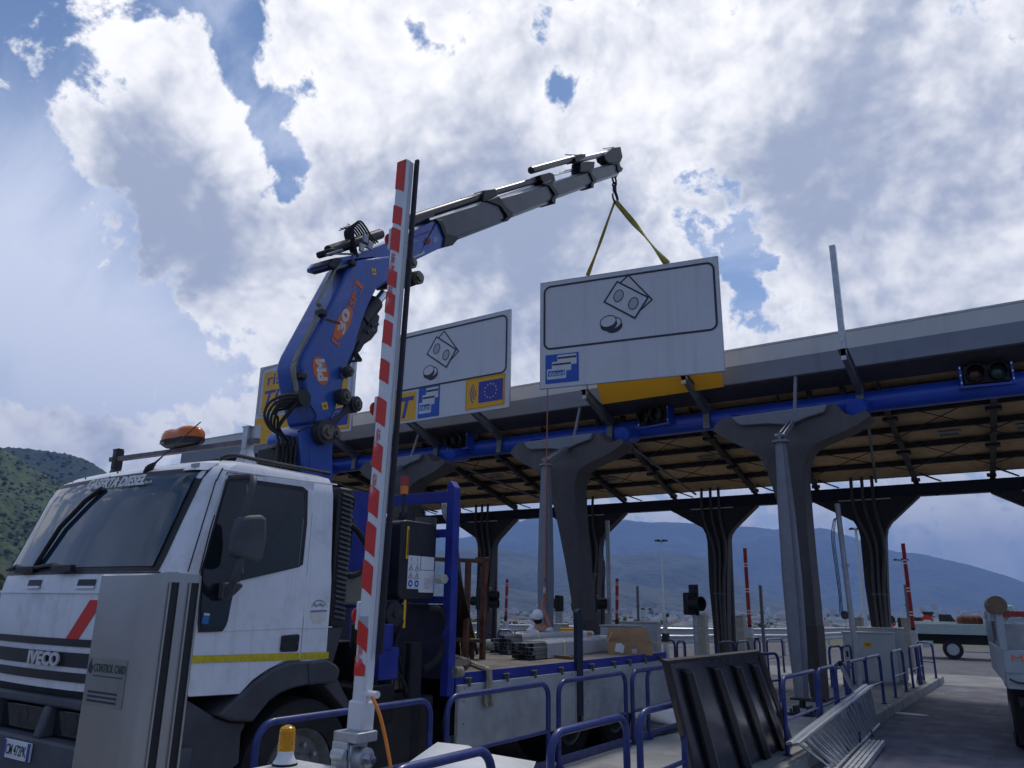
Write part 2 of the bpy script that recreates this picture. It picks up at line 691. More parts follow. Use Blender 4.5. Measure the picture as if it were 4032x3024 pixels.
chrome = M('bright_steel', (0.62, 0.63, 0.65), 0.18, 1.0, var=0.08)
galv = M('galvanised', (0.46, 0.48, 0.50), 0.45, 0.75, var=0.16, vs=12, dirt=(0.25, 0.25, 0.25), dirt_amt=0.4, ds=6)
alu = M('aluminium', (0.66, 0.68, 0.71), 0.36, 0.75, var=0.1, vs=9, dirt=(0.35, 0.35, 0.36), dirt_amt=0.35, ds=8)
alu_board = M('sideboard_aluminium', (0.43, 0.46, 0.47), 0.55, 0.25, var=0.12, vs=3, dirt=(0.2, 0.2, 0.19), dirt_amt=0.6, ds=2.2, bump=0.1, bs=40)
stainless = M('stainless_steel', (0.46, 0.45, 0.43), 0.34, 0.85, var=0.08, vs=1.6, dirt=(0.3, 0.29, 0.27), dirt_amt=0.4, ds=2)
brown = M('rusty_brown', (0.13, 0.052, 0.03), 0.8, 0.1, var=0.35, vs=9, bump=0.2, bs=80)
column_grey = M('column_grey', (0.095, 0.088, 0.09), 0.6, 0.1, var=0.10, vs=2.5, dirt=(0.06, 0.05, 0.045), dirt_amt=0.45, ds=0.9, streak=(7, 7, .3), streak_amt=.5, streak_col=(.15, .14, .135))
strut_grey = M('strut_grey', (0.20, 0.205, 0.235), 0.5, 0.1, var=0.08)
fascia_grey = M('fascia_grey', (0.20, 0.215, 0.255), 0.5, 0.1, var=0.08, vs=1, streak=(3, 1, .5), streak_amt=.4, streak_col=(.12, .125, .14))
fascia_pale = M('fascia_pale', (0.52, 0.51, 0.49), 0.55, var=0.06, vs=1, streak=(3, 1, .5), streak_amt=.4, streak_col=(.36, .35, .33))
soffit = M('dark_soffit', (0.075, 0.07, 0.075), 0.7, var=0.15)
tan_board = M('tan_board', (0.66, 0.45, 0.23), 0.75, var=0.16, vs=5, bump=0.25, bs=30)
beam_dark = M('beam_dark', (0.04, 0.036, 0.038), 0.6, 0.1, var=0.2)
backblue = M('beam_blue_black', (0.014, 0.017, 0.035), 0.5, 0.1, var=0.2)
red_paint = M('red_reflective', (0.66, 0.03, 0.016), 0.35, var=0.06)
red_dull = M('red_faded', (0.30, 0.016, 0.022), 0.5, var=0.1)
logo_red = M('logo_red', (0.72, 0.09, 0.08), 0.4)
logo_pink = M('logo_pink', (0.72, 0.36, 0.36), 0.4)
yellow_tape = M('yellow_tape', (0.58, 0.46, 0.02), 0.35, var=0.15, vs=40)
yellow_label = M('yellow_label', (0.80, 0.45, 0.02), 0.45)
cardboard = M('cardboard', (0.40, 0.24, 0.12), 0.85, var=0.12, vs=6, dirt=(0.3, 0.17, 0.08), dirt_amt=0.4)
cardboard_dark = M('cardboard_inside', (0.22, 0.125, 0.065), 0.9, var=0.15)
bed_wood = M('dusty_bed', (0.20, 0.17, 0.14), 0.9, var=0.3, vs=4, bump=0.5, bs=60, dirt=(0.10, 0.08, 0.065), dirt_amt=0.7, ds=3)
webbing = M('yellow_webbing', (0.36, 0.31, 0.055), 0.8, var=0.2, vs=20, bump=0.3, bs=200)
strap_tan = M('tan_webbing', (0.27, 0.25, 0.19), 0.9, var=0.25, vs=15, bump=0.4, bs=200)
rope_orange = M('orange_rope', (0.42, 0.13, 0.055), 0.8, var=0.2, vs=60)
cord_orange = M('orange_cord', (0.80, 0.24, 0.03), 0.5)
paper = M('white_paper', (0.72, 0.73, 0.74), 0.7, var=0.04)
cabinet_grey = M('cabinet_grey', (0.50, 0.52, 0.51), 0.5, var=0.05, vs=1.5, dirt=(0.33, 0.33, 0.31), dirt_amt=0.3)
amber = M('amber_lens', (0.92, 0.52, 0.015), 0.12, var=0.06, vs=20, trans=0.55, ior=1.4)
amber_dome = M('amber_dome', (0.75, 0.17, 0.008), 0.2, var=0.08, vs=10, trans=0.25)
lens_red = M('red_lens', (0.07, 0.008, 0.008), 0.15)
lens_green = M('green_lens', (0.02, 0.055, 0.045), 0.12)
glass_dark = M('tinted_glass', (0.012, 0.018, 0.022), 0.03, var=0.05, spec=0.5)
clear_film = M('plastic_film', (0.86, 0.87, 0.88), 0.25, var=0.05, vs=14, alpha=0.42, bump=0.8, bs=22)
skin = M('skin', (0.42, 0.20, 0.13), 0.6, var=0.06)
hair_m = M('dark_hair', (0.02, 0.014, 0.01), 0.7)
cloth_white = M('white_cloth', (0.72, 0.73, 0.76), 0.9, var=0.05, bump=0.2, bs=120)
cloth_blue = M('blue_print', (0.30, 0.48, 0.64), 0.9, var=0.2, vs=30)
cloth_dark = M('dark_trousers', (0.03, 0.035, 0.05), 0.9)
bronze = M('worn_bushing', (0.17, 0.15, 0.115), 0.5, 0.5, var=0.25, vs=30)
leaf_dark = M('leaf_dark', (0.045, 0.075, 0.025), 0.8, var=0.4, vs=3)
# ------------------------------------------------------------------ ground, islands
from mathutils import noise as mn


def fb(x, y, z=0.0, o=5):
    return mn.fractal(V((x, y, z)), 0.9, 2.0, o)


def gz(x, y):
    """the plaza stands on a bank above the plain"""
    d = math.hypot(x * 0.9, y)
    t = min(max((d - 75) / 260.0, 0), 1)
    return -38.0 * t * t * (3 - 2 * t)


g = G()
rad = [0, 8, 16, 26, 38, 52, 66, 80, 100, 130, 170, 220, 280, 350, 500, 800, 1300, 2200, 4000, 7000, 11000, 16000]
rows = []
NA = 120
for r in rad:
    rows.append([(r * math.sin(2 * math.pi * k / NA), r * math.cos(2 * math.pi * k / NA), gz(r * math.sin(2 * math.pi * k / NA), r * math.cos(2 * math.pi * k / NA)) - 0.02) for k in range(NA + 1)])
g.grid(rows)
plain = M('plain_soil', (0.10, 0.105, 0.06), 0.95, var=0.4, vs=0.02, dirt=(0.16, 0.13, 0.09), dirt_amt=0.6, ds=0.006)
tag(build('ground', g, plain), kind='structure')

g = G()
g.grid([[(x, y, 0.0) for x in (-70, -40, -20, -10, -2, 4, 12, 40)] for y in (-20, -8, 0, 8, 16, 24, 32, 40, 46)])
tag(build('asphalt_road', g, asphalt), kind='structure')
apron = M('apron_concrete', (0.24, 0.24, 0.235), 0.9, var=0.2, vs=0.9, bump=0.3, bs=90, dirt=(0.1, 0.1, 0.1), dirt_amt=0.5, ds=0.8)
g = G()
g.grid([[(x, y, 0.004) for x in (-60, -30, -10, 0, 12)] for y in (23.4, 25.4, 27.2)])
tag(build('concrete_apron', g, apron), kind='structure')
lane = M('lane_surface', (0.115, 0.115, 0.15), 0.85, var=0.3, vs=2.2, bump=0.5, bs=120, dirt=(0.22, 0.22, 0.25), dirt_amt=0.7, ds=1.1, streak=(3.5, .12, 1), streak_amt=.6, streak_col=(.05, .05, .06))
g = G()
g.grid([[(x, y, 0.004) for x in (-2.60, -1.2, 0.2)] for y in (3, 6, 10, 14, 17.5, 23.3)])
tag(build('toll_lane', g, lane), kind='structure')

ISL = [1.15, -3.68, -8.55, -13.42, -18.3, -23.2]
IZ = 0.16


def island(xc, y0, y1, name='traffic_island'):
    t = thing(name, (xc, (y0 + y1) / 2, 0), 'toll island', 'toll island')
    del t['label']; del t['category']
    t['kind'] = 'structure'
    hw = 1.05
    g = G().box(xc - hw + 0.15, xc + hw - 0.15, y0 + 0.15, y1 - 0.15, -0.02, IZ - 0.004)
    build('paving', g, concrete, t)
    k = 0
    y = y0 + 0.155
    while y < y1 - 0.2:
        e = min(y + 1.0, y1 - 0.155)
        for sx in (-1, 1):
            if xc < -10 and sx < 0:
                continue
            j = rnd.uniform(-0.004, 0.004)
            g = G().box(min(xc + sx * hw, xc + sx * (hw - 0.14)) + j, max(xc + sx * hw, xc + sx * (hw - 0.14)) + j, y + 0.006, e - 0.006, -0.03, IZ + 0.003 + j)
            build('kerb_stone', g, kerbstone, t, bevel=0.014)
        y = e
    for yy in (y0, y1 - 0.15):
        for q in range(3):
            a = xc - hw + q * 0.7
            build('kerb_stone', G().box(a + 0.006, a + 0.694, yy, yy + 0.145, -0.03, IZ + 0.002), kerbstone, t, bevel=0.014)
    return t


island(ISL[1], -1.0, 24.2)
for x in (ISL[0],):
    island(x, -2.0, 9.0)
for x in ISL[2:4]:
    island(x, 2.0, 24.2)

# ------------------------------------------------------------------ far hills, built at their distance
forest_far = M('far_forest', (0.045, 0.058, 0.04), 0.95, var=0.5, vs=0.006, dirt=(0.15, 0.135, 0.10), dirt_amt=0.6, ds=0.0022, bump=1.0, bs=0.015, bd=40.0)
forest_near = M('hill_forest', (0.046, 0.075, 0.022), 0.95, var=0.6, vs=0.05, dirt=(0.105, 0.13, 0.042), dirt_amt=0.9, ds=0.02, bump=1.0, bs=0.12, bd=6.0)
forest_dark = M('hill_dark_forest', (0.018, 0.034, 0.016), 0.95, var=0.7, vs=0.05, dirt=(0.04, 0.06, 0.025), dirt_amt=0.8, ds=0.014, bump=1.0, bs=0.12, bd=6.0)


def hill(name, prof, D, depth, mat, rough, zb, step=6, seed=0.0, rows_n=26, crown=0.0):
    """ridge line given by bearings and elevations of the real ridge, a slope of real depth before it"""
    cols = []
    for (xa, ya), (xb, yb) in zip(prof, prof[1:]):
        n = max(1, int((xb - xa) / step))
        cols += [(xa + (xb - xa) * k / n, ya + (yb - ya) * k / n) for k in range(n)]
    cols.append(prof[-1])
    grid = []
    for j, (px, py) in enumerate(cols):
        d = ray(W(px, py))
        hl = math.hypot(d.x, d.y)
        dx, dy = d.x / hl, d.y / hl
        zt = EYE.z + D * d.z / hl
        col = []
        for i in range(rows_n + 1):
            t = i / rows_n
            r = D * (1 - depth * (1 - t))
            x, y = EYE.x + dx * r, EYE.y + dy * r
            s = t ** 1.25
            n = fb(x / (D * 0.06) + seed, y / (D * 0.06), seed, 6)
            z = zb + (zt - zb) * s + n * rough * (zt - zb + 30) * math.sin(math.pi * min(t * 1.02, 1)) * 0.8
            if i == rows_n:
                z = zt + abs(fb(x / (D * 0.004), y / (D * 0.004), seed, 3)) * crown
            col.append(V((x, y, z)))
        r = D * 1.15
        col.append(V((EYE.x + dx * r, EYE.y + dy * r, zb + (zt - zb) * 0.5)))
        grid.append(col)
    return tag(build(name, G().grid(grid), mat, sharp=180), kind='structure')


far_prof = [(300, 1190), (500, 1150), (700, 1135), (850, 1160), (990, 1163), (1018, 1160), (1060, 1140), (1093, 1124), (1112, 1119), (1124, 1128), (1141, 1121),
            (1175, 1118), (1230, 1124), (1290, 1128), (1326, 1131), (1349, 1122), (1370, 1126), (1405, 1129), (1438, 1128), (1465, 1129), (1530, 1133),
            (1587, 1137), (1625, 1138), (1671, 1144), (1755, 1140), (1763, 1143), (1768, 1140), (1793, 1145), (1825, 1156), (1849, 1163),
            (1880, 1178), (1916, 1187), (1939, 1193), (1956, 1194), (1985, 1196), (2030, 1206), (2090, 1220), (2140, 1234), (2175, 1244), (2212, 1258),
            (2300, 1290), (2420, 1322)]
hill('mountain_range', far_prof, 10500, 0.30, forest_far, 0.22, -40, step=7, seed=3.1, crown=10)
mid_prof = [(600, 1250), (800, 1205), (990, 1185), (1029, 1184), (1074, 1186), (1092, 1186), (1116, 1191), (1145, 1199), (1170, 1206), (1230, 1215), (1270, 1212),
            (1317, 1202), (1340, 1198), (1383, 1196), (1413, 1192), (1439, 1196), (1482, 1200), (1515, 1205), (1529, 1208), (1560, 1225),
            (1600, 1250), (1660, 1283), (1720, 1305), (1800, 1322)]
hill('mountains', mid_prof, 5600, 0.33, forest_far, 0.22, -40, step=6, seed=8.7, crown=9)
spur_prof = [(900, 1275), (1000, 1262), (1080, 1266), (1120, 1276), (1180, 1285), (1240, 1278), (1290, 1262), (1325, 1253), (1367, 1262), (1441, 1279), (1499, 1285), (1525, 1292),
             (1600, 1305), (1700, 1320)]
hill('wooded_spur', spur_prof, 3600, 0.25, forest_far, 0.25, -40, step=5, seed=1.7, crown=7)
back_prof = [(-420, 930), (-250, 940), (-120, 962), (0, 970), (16, 968), (46, 969), (100, 976), (139, 981), (162, 987), (190, 996), (212, 1010), (240, 1028),
             (300, 1075), (400, 1150), (520, 1220), (640, 1285)]
dark_h = hill('dark_hill', back_prof, 2300, 0.42, forest_dark, 0.10, -38, step=4, seed=5.5, rows_n=60, crown=7)
front_prof = [(-420, 950), (-250, 955), (-60, 962), (0, 972), (23, 979), (46, 995), (69, 1013), (93, 1025), (116, 1037), (130, 1047), (180, 1085), (260, 1150), (330, 1215), (400, 1290)]
green_h = hill('green_hill', front_prof, 1350, 0.5, forest_near, 0.10, -38, step=3, seed=9.2, rows_n=80, crown=4)

for hill_o, nm, cnt, rr_, mt in ((green_h, 'hill_trees', 4200, (1.0, 2.6), forest_near), (dark_h, 'hill_trees', 2600, (2.2, 4.6), forest_dark)):
    vv = [v.co for v in hill_o.data.vertices]
    g = G()
    for _ in range(cnt):
        c = rnd.choice(vv)
        r = rnd.uniform(*rr_)
        c = c + V((rnd.uniform(-6, 6), rnd.uniform(-6, 6), 0))
        if (c - EYE).length > 2320:
            continue
        g.ball((c.x, c.y, c.z + r * .3), r * rnd.uniform(1, 1.5), r * rnd.uniform(1, 1.5), r * rnd.uniform(.8, 1.2), 6, 4)
    tag(build(nm, g, mt, sharp=180), kind='stuff')

# ------------------------------------------------------------------ the air
hz_m = bpy.data.materials.new('haze')
hz_m.use_nodes = True
for n in list(hz_m.node_tree.nodes):
    if n.type != 'OUTPUT_MATERIAL':
        hz_m.node_tree.nodes.remove(n)
pv = hz_m.node_tree.nodes.new('ShaderNodeVolumePrincipled')
HAZE = 1.2e-4
pv.inputs['Color'].default_value = (0.24, 0.40, 0.80, 1)
pv.inputs['Density'].default_value = HAZE
pv.inputs['Anisotropy'].default_value = 0.1
hz_m.node_tree.links.new(pv.outputs[0], hz_m.node_tree.nodes['Material Output'].inputs['Volume'])
g = G().box(-17500, 17500, -17500, 17500, -42, 1260)
tag(build('haze', g, hz_m), kind='stuff')

# ------------------------------------------------------------------ the far town
town_cols = [(0.50, 0.44, 0.36), (0.55, 0.50, 0.45), (0.46, 0.36, 0.26), (0.60, 0.58, 0.55), (0.50, 0.34, 0.24), (0.42, 0.40, 0.38)]
roof_cols = [(0.32, 0.14, 0.08), (0.26, 0.13, 0.09), (0.36, 0.30, 0.27)]
tw = [M('town_wall_%d' % i, c, 0.9, var=0.1, vs=0.1) for i, c in enumerate(town_cols)]
tr = [M('town_roof_%d' % i, c, 0.9, var=0.1, vs=0.1) for i, c in enumerate(roof_cols)]
pane_dark = M('far_window', (0.05, 0.055, 0.07), 0.3)


def ground_at(px, d):
    """point of the plain on the bearing of px, d metres out"""
    q = ray((px, 2385))
    h = math.hypot(q.x, q.y)
    x, y = q.x / h * d, q.y / h * d
    return V((x, y, gz(x, y)))


def far_building(px, d, w, dp, hgt, wall, roof, label, cat='building', group=None, gable=False, windows=True, rz=None):
    c = ground_at(px, d)
    rz = math.atan2(-c.x, c.y) + rnd.uniform(-0.3, 0.3) if rz is None else rz
    t = local(thing('town_house' if cat == 'house' else 'building', c, label, cat, group, rz))
    build('wall', G().box(-w / 2, w / 2, -dp / 2, dp / 2, -2, hgt), wall, t)
    if gable:
        build('roof', G().prism([(-w / 2 - .4, -dp / 2 - .4, hgt), (-w / 2 - .4, dp / 2 + .4, hgt), (-w / 2 - .4, 0, hgt + dp * 0.22)], (w + .8, 0, 0)), roof, t)
    else:
        build('roof', G().box(-w / 2 - .3, w / 2 + .3, -dp / 2 - .3, dp / 2 + .3, hgt, hgt + .5), roof, t)
    if windows:
        n = max(2, int(w / 4))
        for fl in range(max(1, int(hgt / 3.2))):
            for k in range(n):
                x = -w / 2 + (k + .5) * w / n
                build('window', G().box(x - .6, x + .6, -dp / 2 - .06, -dp / 2 + .05, 1 + fl * 3.2, 2.5 + fl * 3.2), pane_dark, t)
    return t


yw = M('yellow_wall', (0.52, 0.33, 0.08), 0.9, var=0.08, vs=0.3)
ww = M('pale_wall', (0.55, 0.55, 0.52), 0.9, var=0.08, vs=0.3)
gw = M('shed_green_grey', (0.33, 0.37, 0.30), 0.9, var=0.08, vs=0.3)
rw = M('dull_red_roof', (0.42, 0.10, 0.09), 0.8, var=0.08, vs=0.3)
lw = M('white_roof_sheet', (0.8, 0.8, 0.8), 0.5, var=0.05, vs=0.3)
far_building(2165, 330, 22, 14, 26, yw, yw, 'ochre yellow building seen just right of the worker with the white cap', gable=True, windows=False)
far_building(1955, 420, 24, 14, 30, gw, gw, 'grey green shed beyond the rails left of the worker', windows=False)
far_building(2010, 500, 26, 20, 18, ww, lw, 'low hall with a bright white curved roof left of the worker', gable=True, windows=False)
far_building(2085, 470, 12, 12, 20, ww, tr[2], 'pale block in the gap left of the steel strut of the second column')
far_building(2640, 560, 26, 14, 14, ww, rw, 'low hall with a dull red roof beyond the grey signal cabinet', gable=True, windows=False)
far_building(2690, 520, 20, 12, 18, yw, tr[2], 'pale yellow house beyond the cabinet with a black lamp on top', cat='house')
far_building(2575, 600, 26, 14, 16, ww, tr[2], 'long cream house beyond the white jointed stake of the truck bed', cat='house')
far_building(3030, 700, 40, 18, 12, ww, lw, 'long low hall with white roof between the two right columns', gable=True, windows=False)
far_building(3290, 760, 60, 18, 10, ww, lw, 'very long pale hall right of the leaning grey pole', gable=True, windows=False)
far_building(3800, 640, 36, 22, 14, gw, tr[2], 'grey green hall behind the no entry sign', windows=False)
far_building(2330, 640, 18, 12, 17, ww, tr[0], 'small pale house between two grey poles near the second column', cat='house', gable=True)
far_building(2880, 650, 16, 12, 16, yw, tr[0], 'ochre house with red roof left of the rear column', cat='house', gable=True)

g = G()
g2 = G()
g3 = G()
for i in range(2600):
    d = 750 * (4.6 ** rnd.random())
    px = rnd.uniform(1500, 4600)
    c = ground_at(px, d)
    up = 0.0
    if d > 2300:
        up = (d - 2300) / 1000 * rnd.uniform(10, 45)
    w, dp, h = rnd.uniform(9, 24), rnd.uniform(9, 16), rnd.choice((5, 7, 7, 10, 10, 13, 17)) + up
    a = math.atan2(-c.x, c.y) + rnd.uniform(-.6, .6)
    ca_, sa_ = math.cos(a), math.sin(a)
    P = lambda x, y, z: (c.x + x * ca_ - y * sa_, c.y + x * sa_ + y * ca_, c.z + z)
    tgt = (g, g2, g3)[i % 3]
    base = [P(-w / 2, -dp / 2, up - 3), P(w / 2, -dp / 2, up - 3), P(w / 2, dp / 2, up - 3), P(-w / 2, dp / 2, up - 3)]
    tgt.hexa(base, [(q[0], q[1], c.z + h) for q in base])
tag(build('town', g, tw[1]), kind='stuff')
tag(build('town', g2, tw[4]), kind='stuff')
tag(build('town', g3, tw[3]), kind='stuff')
g = G()
for i in range(1500):
    d = 700 * (4.2 ** rnd.random())
    c = ground_at(rnd.uniform(1400, 4700), d)
    r = rnd.uniform(3, 9)
    up = (d - 2300) / 1000 * rnd.uniform(5, 40) if d > 2300 else 0
    g.ball((c.x, c.y, c.z + r * 0.7 + up), r * rnd.uniform(1, 1.8), r * rnd.uniform(1, 1.8), r * rnd.uniform(.7, 1.1), 7, 5)
tag(build('trees', g, leaf_dark, sharp=180), kind='stuff')


# nearer trees beyond the rails: trunk and a crown of leaf clumps
bark = M('bark', (0.10, 0.075, 0.05), 0.9, var=0.3)
leaf_a = M('leaf_green', (0.055, 0.095, 0.028), 0.8, var=0.5, vs=1.2)
leaf_b = M('leaf_yellow_green', (0.10, 0.12, 0.03), 0.8, var=0.5, vs=1.2)


def far_tree(px, d, top_px, rad_, mat, label):
    c = ground_at(px, d)
    ztop = aR((px, top_px), 1)
    q = ray((px, top_px))
    zt = EYE.z + d * q.z / math.hypot(q.x, q.y)
    h = zt - c.z
    t = local(thing('tree', c, label, 'tree', 'trees beyond the guard rails'))
    build('trunk', G().tube([(0, 0, 0), (.1, .1, h * .5), (.0, .2, h * .8)], rad_ * .09, 7, True, rad_ * .04), bark, t)
    g = G()
    for i in range(700):
        th, ph, rr = rnd.uniform(0, 6.283), math.acos(rnd.uniform(-1, 1)), rnd.random() ** 0.4
        lump = 1 + 0.35 * fb(math.cos(th) * 1.5 + px, math.sin(th) * 1.5, ph, 3)
        p = V((math.sin(ph) * math.cos(th) * rad_ * rr * lump, math.sin(ph) * math.sin(th) * rad_ * rr * lump, h * .62 + math.cos(ph) * h * .37 * rr * lump))
        s = rad_ * rnd.uniform(.07, .16)
        a = V((rnd.uniform(-1, 1), rnd.uniform(-1, 1), rnd.uniform(-1, 1))).normalized() * s
        b = a.orthogonal().normalized() * s * rnd.uniform(.5, 1)
        g.add([p - a, p - b * .8, p + a, p + b], [(0, 1, 2, 3)])
    build('crown', g, mat, t)
    return t


far_tree(2470, 190, 2432, 6.5, leaf_a, 'round green tree beyond the rails right of the second red and white barrier')
far_tree(2395, 170, 2445, 4.5, leaf_b, 'low yellowish tree just right of the leaning column foot')
far_tree(1880, 150, 2432, 4.5, leaf_b, 'bushy tree seen behind the rusty rack on the truck bed')
far_tree(1975, 120, 2452, 3.5, leaf_a, 'dark bush under the rails left of the worker')
far_tree(2600, 210, 2455, 5.0, leaf_a, 'low dark tree beside the white jointed stake')
far_tree(2960, 230, 2448, 4.0, leaf_b, 'yellowish tree below the mast between the right columns')
far_tree(3010, 180, 2455, 4.0, leaf_a, 'dark low tree right of the thin grey post')
far_tree(40, 260, 2290, 9.0, leaf_a, 'tree at the foot of the green hill left of the truck bonnet')
far_tree(-60, 220, 2260, 9.0, leaf_b, 'yellowish tree far left at the foot of the green hill')


# ------------------------------------------------------------------ guard rails behind the plaza
def guard_rail(pix, ztop, label, posts=2.0, double=False):
    pts = [aZ(p, ztop) for p in pix]
    t = thing('guard_rail', (pts[0].x, pts[0].y, 0), label, 'guard rail', 'guard rails behind the toll plaza')
    prof = [(0.0, 0.0), (.05, -.03), (.05, -.09), (0, -.13), (0, -.18), (.05, -.22), (.05, -.28), (0, -.31)]
    for (dz_) in ((0.0,) if not double else (0.0, -0.42)):
        rows = []
        for i, p in enumerate(pts):
            d = (pts[min(i + 1, len(pts) - 1)] - pts[max(i - 1, 0)])
            n = V((d.y, -d.x, 0)).normalized()
            if n.dot(EYE - p) < 0: n = -n
            rows.append([p + n * a + V((0, 0, b + dz_)) for a, b in prof])
        build('rail', G().grid(rows), galv, t)
    for a, b in zip(pts, pts[1:]):
        n = max(1, int((b - a).length / posts))
        for k in range(n):
            q = a + (b - a) * (k / n)
            q = V((q.x, q.y, 0)) + V((q.x - EYE.x, q.y - EYE.y, 0)).normalized() * .08
            build('post', G().box(q.x - .05, q.x + .05, q.y - .04, q.y + .04, -0.3, ztop - .02), galv, t)
    return t


guard_rail([(1500, 2447), (1870, 2452), (2010, 2457), (2340, 2466), (2690, 2472), (2847, 2473), (3083, 2473), (3339, 2470), (3500, 2466)], 0.86, 'far galvanised guard rail in front of the trees, upper of the two')
guard_rail([(1500, 2485), (1864, 2488), (2069, 2491), (2334, 2497), (2693, 2500), (2847, 2496), (3083, 2498), (3242, 2491), (3347, 2486)], 0.80, 'nearer galvanised guard rail, lower of the two behind the islands')
# ------------------------------------------------------------------ toll canopy
FY = 15.2                                         # plane of the fascia
RY = 22.0                                         # rear eave
X0, X1 = -23.9, 7.5
canopy = thing('toll_canopy', (-8.5, 18.5, 0), 'long toll canopy with grey fascia, tan boarded underside and forked columns', 'canopy')
rz_ = lambda y: 6.24 - 0.166 * (y - FY)           # underside of the boards
build('fascia', G().box(X0, X1, FY, FY + 0.06, 6.24, 6.62), fascia_grey, canopy)
build('fascia_cap', G().hexa([(X0, FY + .03, 6.625), (X1, FY + .03, 6.625), (X1, FY + .5, 6.625), (X0, FY + .5, 6.625)],
                             [(X0, FY + .10, 6.98), (X1, FY + .10, 6.98), (X1, FY + .5, 6.98), (X0, FY + .5, 6.98)]), fascia_pale, canopy)
build('soffit', G().hexa([(X0, FY + .02, 6.215), (X1, FY + .02, 6.215), (X1, FY + .62, 6.06), (X0, FY + .62, 6.06)],
                         [(X0, FY + .02, 6.235), (X1, FY + .02, 6.235), (X1, FY + .62, 6.3), (X0, FY + .62, 6.3)]), soffit, canopy)
build('end_plate', G().prism([(X0 - .05, FY, 6.2), (X0 - .05, FY, 6.95), (X0 - .05, RY, 5.5), (X0 - .05, RY, 5.1)], (.045, 0, 0)), fascia_grey, canopy)
build('roof_sheet', G().hexa([(X0, FY + .1, 6.99), (X1, FY + .1, 6.99), (X1, RY + .1, 5.45), (X0, RY + .1, 5.45)],
                             [(X0, FY + .1, 7.03), (X1, FY + .1, 7.03), (X1, RY + .1, 5.49), (X0, RY + .1, 5.49)]), fascia_pale, canopy)
# rafters: front spacing 1.92, the rear ones fan out to the ends of the rear columns
raft = []
BX = [-3.66 - 4.1 * i for i in range(-2, 6)]
ends = sorted([b + 1.22 for b in BX] + [b - 1.22 for b in BX], reverse=True)
k0 = min(range(len(ends)), key=lambda i: abs(ends[i] + 2.44))
for i, e in enumerate(ends):
    raft.append((-2.2 - 1.92 * (i - k0), e))
purl = [16.35, 17.45, 18.5, 19.55, 20.75]
edges = [FY + .62] + purl + [RY]
rows_b = [rz_(y) for y in edges]
bx = [X1] + [None] * len(raft) + [X0]


def raft_x(i, y):
    f, b = raft[i]
    return f + (b - f) * (y - 15.8) / (22 - 15.8)


for i in range(-1, len(raft)):
    for j in range(len(edges) - 1):
        y0, y1 = edges[j], edges[j + 1]
        xa0 = min(X1, raft_x(i, y0)) if i >= 0 else X1
        xa1 = min(X1, raft_x(i, y1)) if i >= 0 else X1
        xb0 = max(X0, raft_x(i + 1, y0)) if i + 1 < len(raft) else X0
        xb1 = max(X0, raft_x(i + 1, y1)) if i + 1 < len(raft) else X0
        if xa0 - xb0 < .05 or xa1 - xb1 < .05:
            continue
        q = rnd.uniform(-.006, .006)
        z0, z1 = rz_(y0) + q, rz_(y1) + q
        e = .008
        a = [(xb0 + e, y0 + e, z0), (xa0 - e, y0 + e, z0), (xa1 - e, y1 - e, z1), (xb1 + e, y1 - e, z1)]
        build('roof_board', G().hexa(a, [(x, y, z + .035) for x, y, z in a]), tan_board, canopy)
for y in purl:
    z = rz_(y)
    build('purlin', G().bar((X0, y, z - .066), (X1, y, z - .066), .10, .12, up=(0, 0, 1)), beam_dark, canopy)
build('purlin', G().bar((X0, RY + .02, rz_(RY) + .06), (X1, RY + .02, rz_(RY) + .06), .1, .13), backblue, canopy)
for i, (f, b) in enumerate(raft):
    if not X0 < f < X1:
        continue
    g = G()
    g.bar((f, 15.85, rz_(15.85) - .25), (b, RY + .1, rz_(RY) - .21), .12, .03)
    g.bar((f, 15.85, rz_(15.85) - .15), (b, RY + .1, rz_(RY) - .11), .03, .17)
    r_ = build('rafter', g, beam_dark, canopy)
    for y in (purl[1], purl[3]):
        x = raft_x(i, y)
        build('cleat', G().box(x - .14, x + .14, y - .12, y + .12, rz_(y) - .26, rz_(y) - .19), beam_dark, r_)
# diagonal tie rods below the boards
for i in range(len(raft) - 1):
    for j in range(1, len(edges) - 2, 2):
        y0, y1 = edges[j] + .06, edges[min(j + 2, len(edges) - 1)] - .06
        pts = [(raft_x(i, y0), y0), (raft_x(i + 1, y0), y0), (raft_x(i, y1), y1), (raft_x(i + 1, y1), y1)]
        if not (X0 < pts[1][0] and pts[0][0] < X1):
            continue
        for a, b in ((0, 3), (1, 2)):
            p, q = pts[a], pts[b]
            build('tie_rod', G().tube([(p[0], p[1], rz_(p[1]) - .27), (q[0], q[1], rz_(q[1]) - .27)], .012, 6), steel_dark, canopy)
# flat ceiling lamps
for (x, y) in ((-1.35, 19.1), (0.1, 19.1), (-6.9, 19.2), (-5.1, 19.5), (-10.2, 20.2), (-11.1, 20.2), (-13.5, 19.1)):
    z = rz_(y)
    l = build('ceiling_lamp', G().box(x - .22, x + .22, y - .1, y + .1, z - .06, z - .005), cabinet_grey, canopy)
    build('lamp_grille', G().box(x - .19, x + .19, y - .08, y + .08, z - .075, z - .062), steel_grey, l)
